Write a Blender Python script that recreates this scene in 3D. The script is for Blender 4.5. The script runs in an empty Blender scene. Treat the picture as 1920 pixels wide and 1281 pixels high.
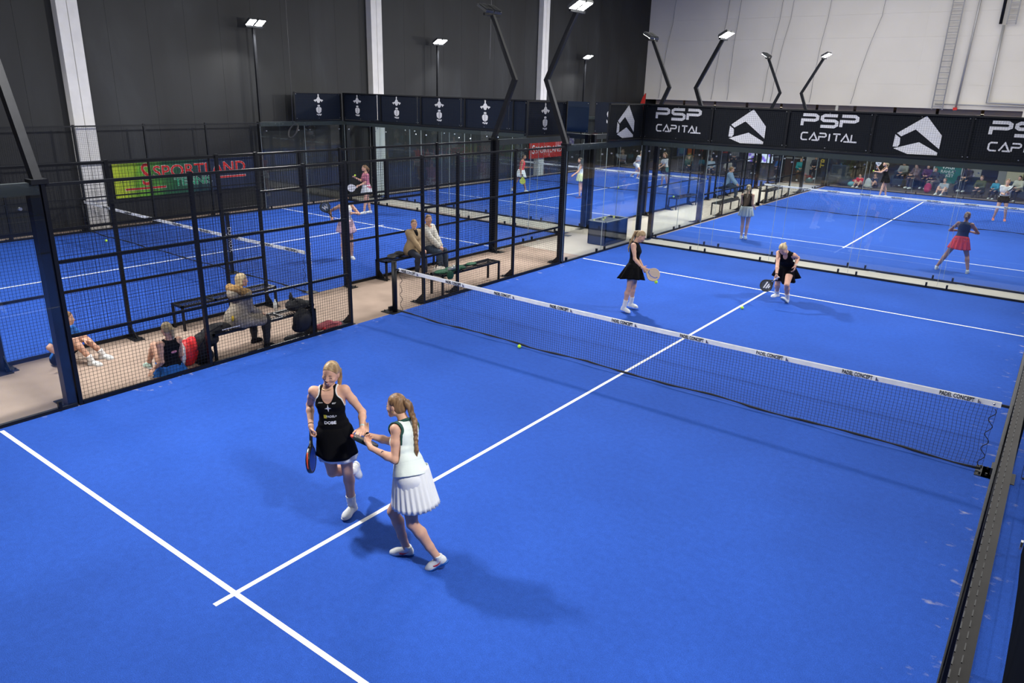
import bpy, math, random
import numpy as np
from mathutils import Vector, Matrix
random.seed(7)
SC = bpy.context.scene
COL = SC.collection
def rad(a): return math.radians(a)

# ---------------------------------------------------------------- camera, world, lights, exposure
cam_d = bpy.data.cameras.new('camera'); cam = bpy.data.objects.new('camera', cam_d); COL.objects.link(cam)
yaw, pit, rol = -0.6344, -0.3292, 0.0295
cy, sy, cp, sp = math.cos(yaw), math.sin(yaw), math.cos(pit), math.sin(pit)
fv = Vector((sy*cp, cy*cp, sp)); rt = Vector((cy, -sy, 0)); upv = rt.cross(fv)
rx = rt*math.cos(rol) + upv*math.sin(rol); ux = -rt*math.sin(rol) + upv*math.cos(rol)
cam.matrix_world = Matrix(((rx.x, ux.x, -fv.x, 10.0431), (rx.y, ux.y, -fv.y, .1647), (rx.z, ux.z, -fv.z, 4.2199), (0, 0, 0, 1)))
cam_d.sensor_width = 36; cam_d.lens = 36*1371.7134/1920; cam_d.clip_start = .05; cam_d.clip_end = 200
SC.camera = cam
SC.view_settings.view_transform = 'Standard'; SC.view_settings.look = 'None'
SC.view_settings.gamma = 1; SC.view_settings.use_curve_mapping = False
SC.view_settings.exposure = 0.0
try:
    SC.cycles.transparent_max_bounces = 24; SC.cycles.max_bounces = 6; SC.cycles.diffuse_bounces = 3
    SC.cycles.glossy_bounces = 3; SC.cycles.transmission_bounces = 4; SC.cycles.sample_clamp_indirect = 4
    SC.cycles.caustics_reflective = False; SC.cycles.caustics_refractive = False
except Exception: pass
W = bpy.data.worlds.new('world'); SC.world = W; W.use_nodes = True
W.node_tree.nodes['Background'].inputs[0].default_value = (.6, .7, 1, 1)
W.node_tree.nodes['Background'].inputs[1].default_value = .05
def area(name, loc, aim, size, power, color=(1, 1, 1), sy_=None, spread=None):
    l = bpy.data.lights.new(name, 'AREA'); l.energy = power; l.color = color; l.shape = 'RECTANGLE'
    l.size = size; l.size_y = sy_ or size
    if spread: l.spread = spread
    o = bpy.data.objects.new(name, l); COL.objects.link(o); o.location = loc
    d = Vector(aim)-Vector(loc); o.rotation_euler = d.to_track_quat('-Z', 'Y').to_euler(); return o
FLOOD = 430
# lamp heads stand on the masts built below: (mast base x, y, sign towards the court it lights)
MASTS = []
for yy, full in ((4, 1), (16, 1), (25, 1), (37, 1)):
    MASTS.append((-.12, yy, 1, 'bent')); MASTS.append((-2.42, yy, -1, 'bent'))
    MASTS.append((-12.62, yy, 1, 'straight')); MASTS.append((10.2, yy, -1, 'bent'))
for i, (mx, my, sg, kd) in enumerate(MASTS):
    hx = mx + sg*.14
    area('flood_light', (hx+sg*.10, my, 6.02), (mx+sg*5.2, my+(1.2 if my in (4, 25) else -1.2), 0), .55, FLOOD*(.55 if kd == 'straight' else .62 if mx > 5 else 1), (1, .985, .96), .3, rad(150))
area('hall_light', (4, 32, 11.6), (4, 32, 0), 20, 2700, (1, .985, .95), 20)
area('hall_light', (4, 8, 11.6), (4, 8, 0), 18, 700, (1, .985, .95), 18)

# ---------------------------------------------------------------- helpers
def tag(o, label=None, cat=None, group=None, kind=None):
    if label: o['label'] = label
    if cat: o['category'] = cat
    if group: o['group'] = group
    if kind: o['kind'] = kind
    return o
def empty(name, loc=(0, 0, 0), label=None, cat=None, group=None, parent=None, rz=0):
    o = bpy.data.objects.new(name, None); COL.objects.link(o); o.location = loc; o.rotation_euler = (0, 0, rz)
    o.empty_display_size = .1
    if parent is not None: o.parent = parent
    return tag(o, label, cat, group)
def copy_tree(o, parent=None):
    c = o.copy(); COL.objects.link(c)
    if parent is not None: c.parent = parent
    for ch in list(o.children): copy_tree(ch, c)
    return c
MATS = {}
def mat(name, color, rough=.6, metal=0, emit=0, bump=0, bscale=60, var=0, vscale=8, spec=.5, alpha=1, ecolor=None, sheen=0):
    if name in MATS: return MATS[name]
    m = bpy.data.materials.new(name); m.use_nodes = True; MATS[name] = m
    nt = m.node_tree; b = nt.nodes['Principled BSDF']
    b.inputs['Base Color'].default_value = (*color, 1); b.inputs['Roughness'].default_value = rough
    b.inputs['Metallic'].default_value = metal; b.inputs['Specular IOR Level'].default_value = spec
    if emit:
        b.inputs['Emission Color'].default_value = (*(ecolor or color), 1); b.inputs['Emission Strength'].default_value = emit
    tc = None
    if var or bump:
        tc = nt.nodes.new('ShaderNodeTexCoord')
    if var:
        n = nt.nodes.new('ShaderNodeTexNoise'); n.inputs['Scale'].default_value = vscale; n.inputs['Detail'].default_value = 5
        nt.links.new(tc.outputs['Object'], n.inputs['Vector'])
        mr = nt.nodes.new('ShaderNodeMapRange'); mr.inputs['From Min'].default_value = .3; mr.inputs['From Max'].default_value = .7
        mr.inputs['To Min'].default_value = 1-var; mr.inputs['To Max'].default_value = 1+var
        nt.links.new(n.outputs['Fac'], mr.inputs['Value'])
        mx = nt.nodes.new('ShaderNodeVectorMath'); mx.operation = 'SCALE'; mx.inputs[0].default_value = color
        nt.links.new(mr.outputs[0], mx.inputs['Scale']); nt.links.new(mx.outputs[0], b.inputs['Base Color'])
    if bump:
        n = nt.nodes.new('ShaderNodeTexNoise'); n.inputs['Scale'].default_value = bscale; n.inputs['Detail'].default_value = 4
        nt.links.new(tc.outputs['Object'], n.inputs['Vector'])
        bp = nt.nodes.new('ShaderNodeBump'); bp.inputs['Strength'].default_value = bump; bp.inputs['Distance'].default_value = .01
        nt.links.new(n.outputs['Fac'], bp.inputs['Height']); nt.links.new(bp.outputs[0], b.inputs['Normal'])
    return m
def ramp_mat(name, stops, scale, rough=.7, detail=3, stretch=(1, 1, 1), distort=0, kind='noise', bump=0):
    m = bpy.data.materials.new(name); m.use_nodes = True; MATS[name] = m
    nt = m.node_tree; b = nt.nodes['Principled BSDF']; b.inputs['Roughness'].default_value = rough
    tc = nt.nodes.new('ShaderNodeTexCoord'); mp = nt.nodes.new('ShaderNodeMapping'); mp.inputs['Scale'].default_value = stretch
    nt.links.new(tc.outputs['Object'], mp.inputs['Vector'])
    n = nt.nodes.new('ShaderNodeTexNoise'); n.inputs['Scale'].default_value = scale; n.inputs['Detail'].default_value = detail
    n.inputs['Distortion'].default_value = distort
    nt.links.new(mp.outputs[0], n.inputs['Vector'])
    r = nt.nodes.new('ShaderNodeValToRGB'); e = r.color_ramp.elements
    e[0].position = stops[0][0]; e[0].color = (*stops[0][1], 1); e[1].position = stops[-1][0]; e[1].color = (*stops[-1][1], 1)
    for p, c in stops[1:-1]:
        q = e.new(p); q.color = (*c, 1)
    nt.links.new(n.outputs['Fac'], r.inputs[0]); nt.links.new(r.outputs[0], b.inputs['Base Color'])
    if bump:
        bp = nt.nodes.new('ShaderNodeBump'); bp.inputs['Strength'].default_value = bump; bp.inputs['Distance'].default_value = .02
        nt.links.new(n.outputs['Fac'], bp.inputs['Height']); nt.links.new(bp.outputs[0], b.inputs['Normal'])
    return m

class MB:
    """collects boxes, tubes and polygons and builds them as one mesh"""
    def __init__(s): s.v = []; s.f = []
    def add(s, vs, fs):
        n = len(s.v); s.v += [tuple(v) for v in vs]; s.f += [tuple(i+n for i in f) for f in fs]; return s
    def box(s, lo, hi):
        x0, y0, z0 = lo; x1, y1, z1 = hi
        return s.add([(x0, y0, z0), (x1, y0, z0), (x1, y1, z0), (x0, y1, z0), (x0, y0, z1), (x1, y0, z1), (x1, y1, z1), (x0, y1, z1)],
                     [(0, 3, 2, 1), (4, 5, 6, 7), (0, 1, 5, 4), (1, 2, 6, 5), (2, 3, 7, 6), (3, 0, 4, 7)])
    def bar(s, a, b, w, h=None, up=(0, 0, 1)):
        a = Vector(a); b = Vector(b); h = h or w; d = (b-a).normalized(); u = Vector(up)
        if abs(d.dot(u)) > .98: u = Vector((0, 1, 0))
        r = d.cross(u).normalized()*w/2; u = r.cross(d).normalized()*h/2
        p = [a-r-u, a+r-u, a+r+u, a-r+u, b-r-u, b+r-u, b+r+u, b-r+u]
        return s.add(p, [(0, 1, 2, 3), (7, 6, 5, 4), (0, 4, 5, 1), (1, 5, 6, 2), (2, 6, 7, 3), (3, 7, 4, 0)])
    def tube(s, pts, r, n=8, cap=True):
        pts = [Vector(p) for p in pts]; rr = r if isinstance(r, (list, tuple)) else [r]*len(pts)
        k0 = len(s.v); N = None
        for i, p in enumerate(pts):
            d = (pts[min(i+1, len(pts)-1)]-pts[max(i-1, 0)])
            d = d.normalized() if d.length > 1e-9 else Vector((0, 0, 1))
            if N is None:
                N = d.cross(Vector((0, 0, 1)) if abs(d.z) < .9 else Vector((1, 0, 0))).normalized()
            else:
                N = (N-d*N.dot(d)); N = N.normalized() if N.length > 1e-6 else d.orthogonal().normalized()
            B = d.cross(N)
            for j in range(n):
                a = 2*math.pi*j/n; q = p+(N*math.cos(a)+B*math.sin(a))*rr[i]; s.v.append(tuple(q))
        for i in range(len(pts)-1):
            for j in range(n):
                a = k0+i*n+j; b = k0+i*n+(j+1) % n; s.f.append((a, b, b+n, a+n))
        if cap:
            s.f.append(tuple(k0+j for j in range(n))[::-1]); s.f.append(tuple(k0+(len(pts)-1)*n+j for j in range(n)))
        return s
    def prism(s, poly, o, u, v, t):
        """extrude a 2D polygon lying in axes u,v at origin o by vector t"""
        o, u, v, t = map(Vector, (o, u, v, t)); n = len(poly)
        p = [o+u*a+v*b for a, b in poly]
        return s.add(p+[q+t for q in p], [tuple(range(n))[::-1], tuple(range(n, 2*n))]+[(i, (i+1) % n, (i+1) % n+n, i+n) for i in range(n)])
    def build(s, name, m, parent=None, smooth=False):
        me = bpy.data.meshes.new(name); me.from_pydata(s.v, [], s.f); me.update()
        if smooth:
            me.polygons.foreach_set('use_smooth', [True]*len(me.polygons))
        me.materials.append(m); o = bpy.data.objects.new(name, me); COL.objects.link(o)
        if parent is not None: o.parent = parent
        return o
def np_mesh(name, V, Q, m, parent=None, smooth=True):
    me = bpy.data.meshes.new(name); n = len(Q); k = Q.shape[1]
    me.vertices.add(len(V)); me.vertices.foreach_set('co', np.asarray(V, np.float32).ravel())
    me.loops.add(n*k); me.loops.foreach_set('vertex_index', Q.astype(np.int32).ravel())
    me.polygons.add(n); me.polygons.foreach_set('loop_start', np.arange(n, dtype=np.int32)*k)
    if smooth: me.polygons.foreach_set('use_smooth', np.ones(n, bool))
    me.update(calc_edges=True); me.validate()
    me.materials.append(m); o = bpy.data.objects.new(name, me); COL.objects.link(o)
    if parent is not None: o.parent = parent
    return o
def at_origin(o, loc):
    """move an object's origin to loc without moving its mesh"""
    loc = Vector(loc); o.data.transform(Matrix.Translation(-loc)); o.location = loc; return o
def bevel(o, w, seg=2):
    md = o.modifiers.new('bevel', 'BEVEL'); md.width = w; md.segments = seg; md.limit_method = 'ANGLE'; return o
def text_mesh(name, s, size, m, mw, parent=None, extrude=.001, sx=1, offset=0, align='CENTER', shear=0, space=1, line=1):
    cu = bpy.data.curves.new(name, 'FONT'); cu.body = s; cu.size = size; cu.align_x = align; cu.align_y = 'CENTER'
    cu.extrude = extrude; cu.offset = offset; cu.resolution_u = 3; cu.shear = shear; cu.space_character = space; cu.space_line = line
    t = bpy.data.objects.new(name, cu); COL.objects.link(t)
    dg = bpy.context.evaluated_depsgraph_get(); me = bpy.data.meshes.new_from_object(t.evaluated_get(dg))
    bpy.data.objects.remove(t); me.transform(Matrix.Diagonal((sx, 1, 1, 1))); me.transform(mw)
    me.materials.clear(); me.materials.append(m); o = bpy.data.objects.new(name, me); COL.objects.link(o)
    if parent is not None: o.parent = parent
    return o
def frame(o, u, v):
    """matrix with x axis u, y axis v, z axis u x v at o"""
    u = Vector(u).normalized(); v = Vector(v).normalized(); w = u.cross(v); o = Vector(o)
    return Matrix(((u.x, v.x, w.x, o.x), (u.y, v.y, w.y, o.y), (u.z, v.z, w.z, o.z), (0, 0, 0, 1)))
def strokes(name, lines, w, m, mw, parent=None, t=.003):
    """flat letter strokes: polylines of width w in the xy plane of matrix mw (square joints)"""
    b = MB()
    for ln in lines:
        P = [Vector((*p, 0)) for p in ln]; cl = (P[0]-P[-1]).length < 1e-5 and len(P) > 3
        if cl: P = P[:-1]
        n = len(P); Lf = []; Rt = []
        for i, p in enumerate(P):
            d0 = (p-P[i-1]).normalized() if (i > 0 or cl) else None; d1 = (P[(i+1) % n]-p).normalized() if (i < n-1 or cl) else None
            d0 = d0 or d1; d1 = d1 or d0; m_ = (d0+d1); m_ = m_.normalized() if m_.length > .2 else d0
            nn = Vector((-m_.y, m_.x, 0)); k = 1/max(.45, nn.dot(Vector((-d0.y, d0.x, 0)))); Lf.append(p+nn*w/2*k); Rt.append(p-nn*w/2*k)
        up = Vector((0, 0, t)); vs = [mw@q for q in Lf]+[mw@q for q in Rt]+[mw@(q+up) for q in Lf]+[mw@(q+up) for q in Rt]; fs = []
        for i in range(n if cl else n-1):
            j = (i+1) % n; fs += [(i, j, n+j, n+i), (2*n+i, 3*n+i, 3*n+j, 2*n+j), (i, 2*n+i, 2*n+j, j), (n+i, n+j, 3*n+j, 3*n+i)]
        if not cl: fs += [(0, n, 3*n, 2*n), (n-1, 3*n-1, 4*n-1, 2*n-1)]
        b.add(vs, fs)
    return b.build(name, m, parent)
def glass_mat(name, tint, refl=1.0):
    m = bpy.data.materials.new(name); m.use_nodes = True; nt = m.node_tree; nt.nodes.clear(); MATS[name] = m
    out = nt.nodes.new('ShaderNodeOutputMaterial'); mx = nt.nodes.new('ShaderNodeMixShader')
    t = nt.nodes.new('ShaderNodeBsdfTransparent'); t.inputs[0].default_value = (*tint, 1)
    g = nt.nodes.new('ShaderNodeBsdfGlossy'); g.inputs['Roughness'].default_value = 0; g.inputs[0].default_value = (refl, refl, refl, 1)
    ge = nt.nodes.new('ShaderNodeNewGeometry')
    def M(op, a_, b_=None):
        k = nt.nodes.new('ShaderNodeMath'); k.operation = op
        for i, q in enumerate((a_, b_)):
            if q is None: continue
            if isinstance(q, (int, float)): k.inputs[i].default_value = q
            else: nt.links.new(q, k.inputs[i])
        return k.outputs[0]
    dt = nt.nodes.new('ShaderNodeVectorMath'); dt.operation = 'DOT_PRODUCT'; nt.links.new(ge.outputs['Incoming'], dt.inputs[0]); nt.links.new(ge.outputs['Normal'], dt.inputs[1])
    c = M('ABSOLUTE', dt.outputs['Value']); s = M('POWER', M('SUBTRACT', 1, c), 5); f = M('ADD', M('MULTIPLY', s, .90), .065)
    f = M('MULTIPLY', f, M('SUBTRACT', 1, ge.outputs['Backfacing']))   # one reflection per pane
    nt.links.new(f, mx.inputs[0]); nt.links.new(t.outputs[0], mx.inputs[1]); nt.links.new(g.outputs[0], mx.inputs[2])
    nt.links.new(mx.outputs[0], out.inputs[0]); return m

# ---------------------------------------------------------------- materials
def turf_mat():
    m = bpy.data.materials.new('blue_turf'); m.use_nodes = True; nt = m.node_tree; b = nt.nodes['Principled BSDF']
    b.inputs['Roughness'].default_value = .85; b.inputs['Specular IOR Level'].default_value = .15
    tc = nt.nodes.new('ShaderNodeTexCoord')
    def noise(s, d=4, v=None):
        n = nt.nodes.new('ShaderNodeTexNoise'); n.inputs['Scale'].default_value = s; n.inputs['Detail'].default_value = d
        nt.links.new(v or tc.outputs['Object'], n.inputs['Vector']); return n
    fine = noise(210, 2); mid = noise(14, 5); big = noise(.7, 4)
    def mr(n, a, b_, lo=.3, hi=.7):
        r = nt.nodes.new('ShaderNodeMapRange'); r.inputs[1].default_value = lo; r.inputs[2].default_value = hi
        r.inputs[3].default_value = a; r.inputs[4].default_value = b_; nt.links.new(n.outputs[0], r.inputs[0]); return r
    def mul(a, b_):
        k = nt.nodes.new('ShaderNodeMath'); k.operation = 'MULTIPLY'; nt.links.new(a.outputs[0], k.inputs[0]); nt.links.new(b_.outputs[0], k.inputs[1]); return k
    k = mul(mul(mr(fine, .62, 1.38), mr(mid, .93, 1.07)), mr(big, .92, 1.08))
    c = nt.nodes.new('ShaderNodeVectorMath'); c.operation = 'SCALE'; c.inputs[0].default_value = (.023, .086, .425)
    nt.links.new(k.outputs[0], c.inputs['Scale'])
    # pale sand worn in along the side walls: noise masked by distance to the edges
    sep = nt.nodes.new('ShaderNodeSeparateXYZ'); nt.links.new(tc.outputs['Object'], sep.inputs[0])
    e = nt.nodes.new('ShaderNodeMath'); e.operation = 'SUBTRACT'; e.inputs[1].default_value = 5; nt.links.new(sep.outputs[0], e.inputs[0])
    a = nt.nodes.new('ShaderNodeMath'); a.operation = 'ABSOLUTE'; nt.links.new(e.outputs[0], a.inputs[0])
    em = nt.nodes.new('ShaderNodeMapRange'); em.inputs[1].default_value = 3.9; em.inputs[2].default_value = 5.0; em.inputs[3].default_value = 0; em.inputs[4].default_value = .30
    nt.links.new(a.outputs[0], em.inputs[0])
    mp = nt.nodes.new('ShaderNodeMapping'); mp.inputs['Scale'].default_value = (2.2, 3.4, 1); nt.links.new(tc.outputs['Object'], mp.inputs[0])
    wn = noise(2.6, 6, mp.outputs[0])
    ad = nt.nodes.new('ShaderNodeMath'); ad.operation = 'ADD'; nt.links.new(wn.outputs[0], ad.inputs[0]); nt.links.new(em.outputs[0], ad.inputs[1])
    wm = nt.nodes.new('ShaderNodeMapRange'); wm.inputs[1].default_value = .90; wm.inputs[2].default_value = 1.06; wm.inputs[3].default_value = 0; wm.inputs[4].default_value = .55
    nt.links.new(ad.outputs[0], wm.inputs[0])
    mix = nt.nodes.new('ShaderNodeMix'); mix.data_type = 'RGBA'; nt.links.new(wm.outputs[0], mix.inputs[0])
    nt.links.new(c.outputs[0], mix.inputs[6]); mix.inputs[7].default_value = (.55, .52, .50, 1)
    nt.links.new(mix.outputs[2], b.inputs['Base Color'])
    bp = nt.nodes.new('ShaderNodeBump'); bp.inputs['Strength'].default_value = .5; bp.inputs['Distance'].default_value = .01
    nt.links.new(fine.outputs[0], bp.inputs['Height']); nt.links.new(bp.outputs[0], b.inputs['Normal']); return m
TURF = turf_mat()
LINE = mat('turf_line_white', (.84, .85, .86), .8, bump=.3, bscale=200)
STEEL = mat('black_steel', (.0065, .0075, .010), .42, spec=.3)
STEEL2 = mat('dark_steel', (.011, .012, .015), .5, var=.15, spec=.3)
WIRE = mat('mesh_wire', (.007, .008, .010), .5, spec=.3)
GLASS = glass_mat('court_glass', (.955, .975, .97))
BOLT = mat('bolt_metal', (.5, .52, .55), .3, .9)
WHITE = mat('white_print', (.80, .80, .82), .6)
BANNER = mat('banner_navy', (.005, .010, .024), .75, bump=.3, bscale=3, spec=.2)
BANNERB = mat('banner_black', (.006, .008, .012), .75, bump=.3, bscale=3, spec=.2)
CARPET = mat('beige_carpet', (.42, .32, .26), .95, bump=.5, bscale=150, var=.14, vscale=1.2, spec=.1)
GREYED = mat('glass_greyed_floor', (.52, .47, .41), .9, bump=.3, bscale=90, var=.08, vscale=1, spec=.2)
BALLM = mat('ball_yellow', (.55, .95, .05), .8, bump=.5, bscale=300, emit=0)
SKIN = mat('skin', (.66, .38, .27), .5, var=.05, vscale=20, spec=.35)
SKIN2 = mat('skin_tan', (.42, .21, .13), .5, var=.05, vscale=20, spec=.35)
BLACKF = mat('black_fabric', (.006, .006, .008), .85, bump=.25, bscale=40, spec=.15)
WHITEF = mat('white_fabric', (.78, .80, .80), .8, bump=.25, bscale=30)
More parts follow.
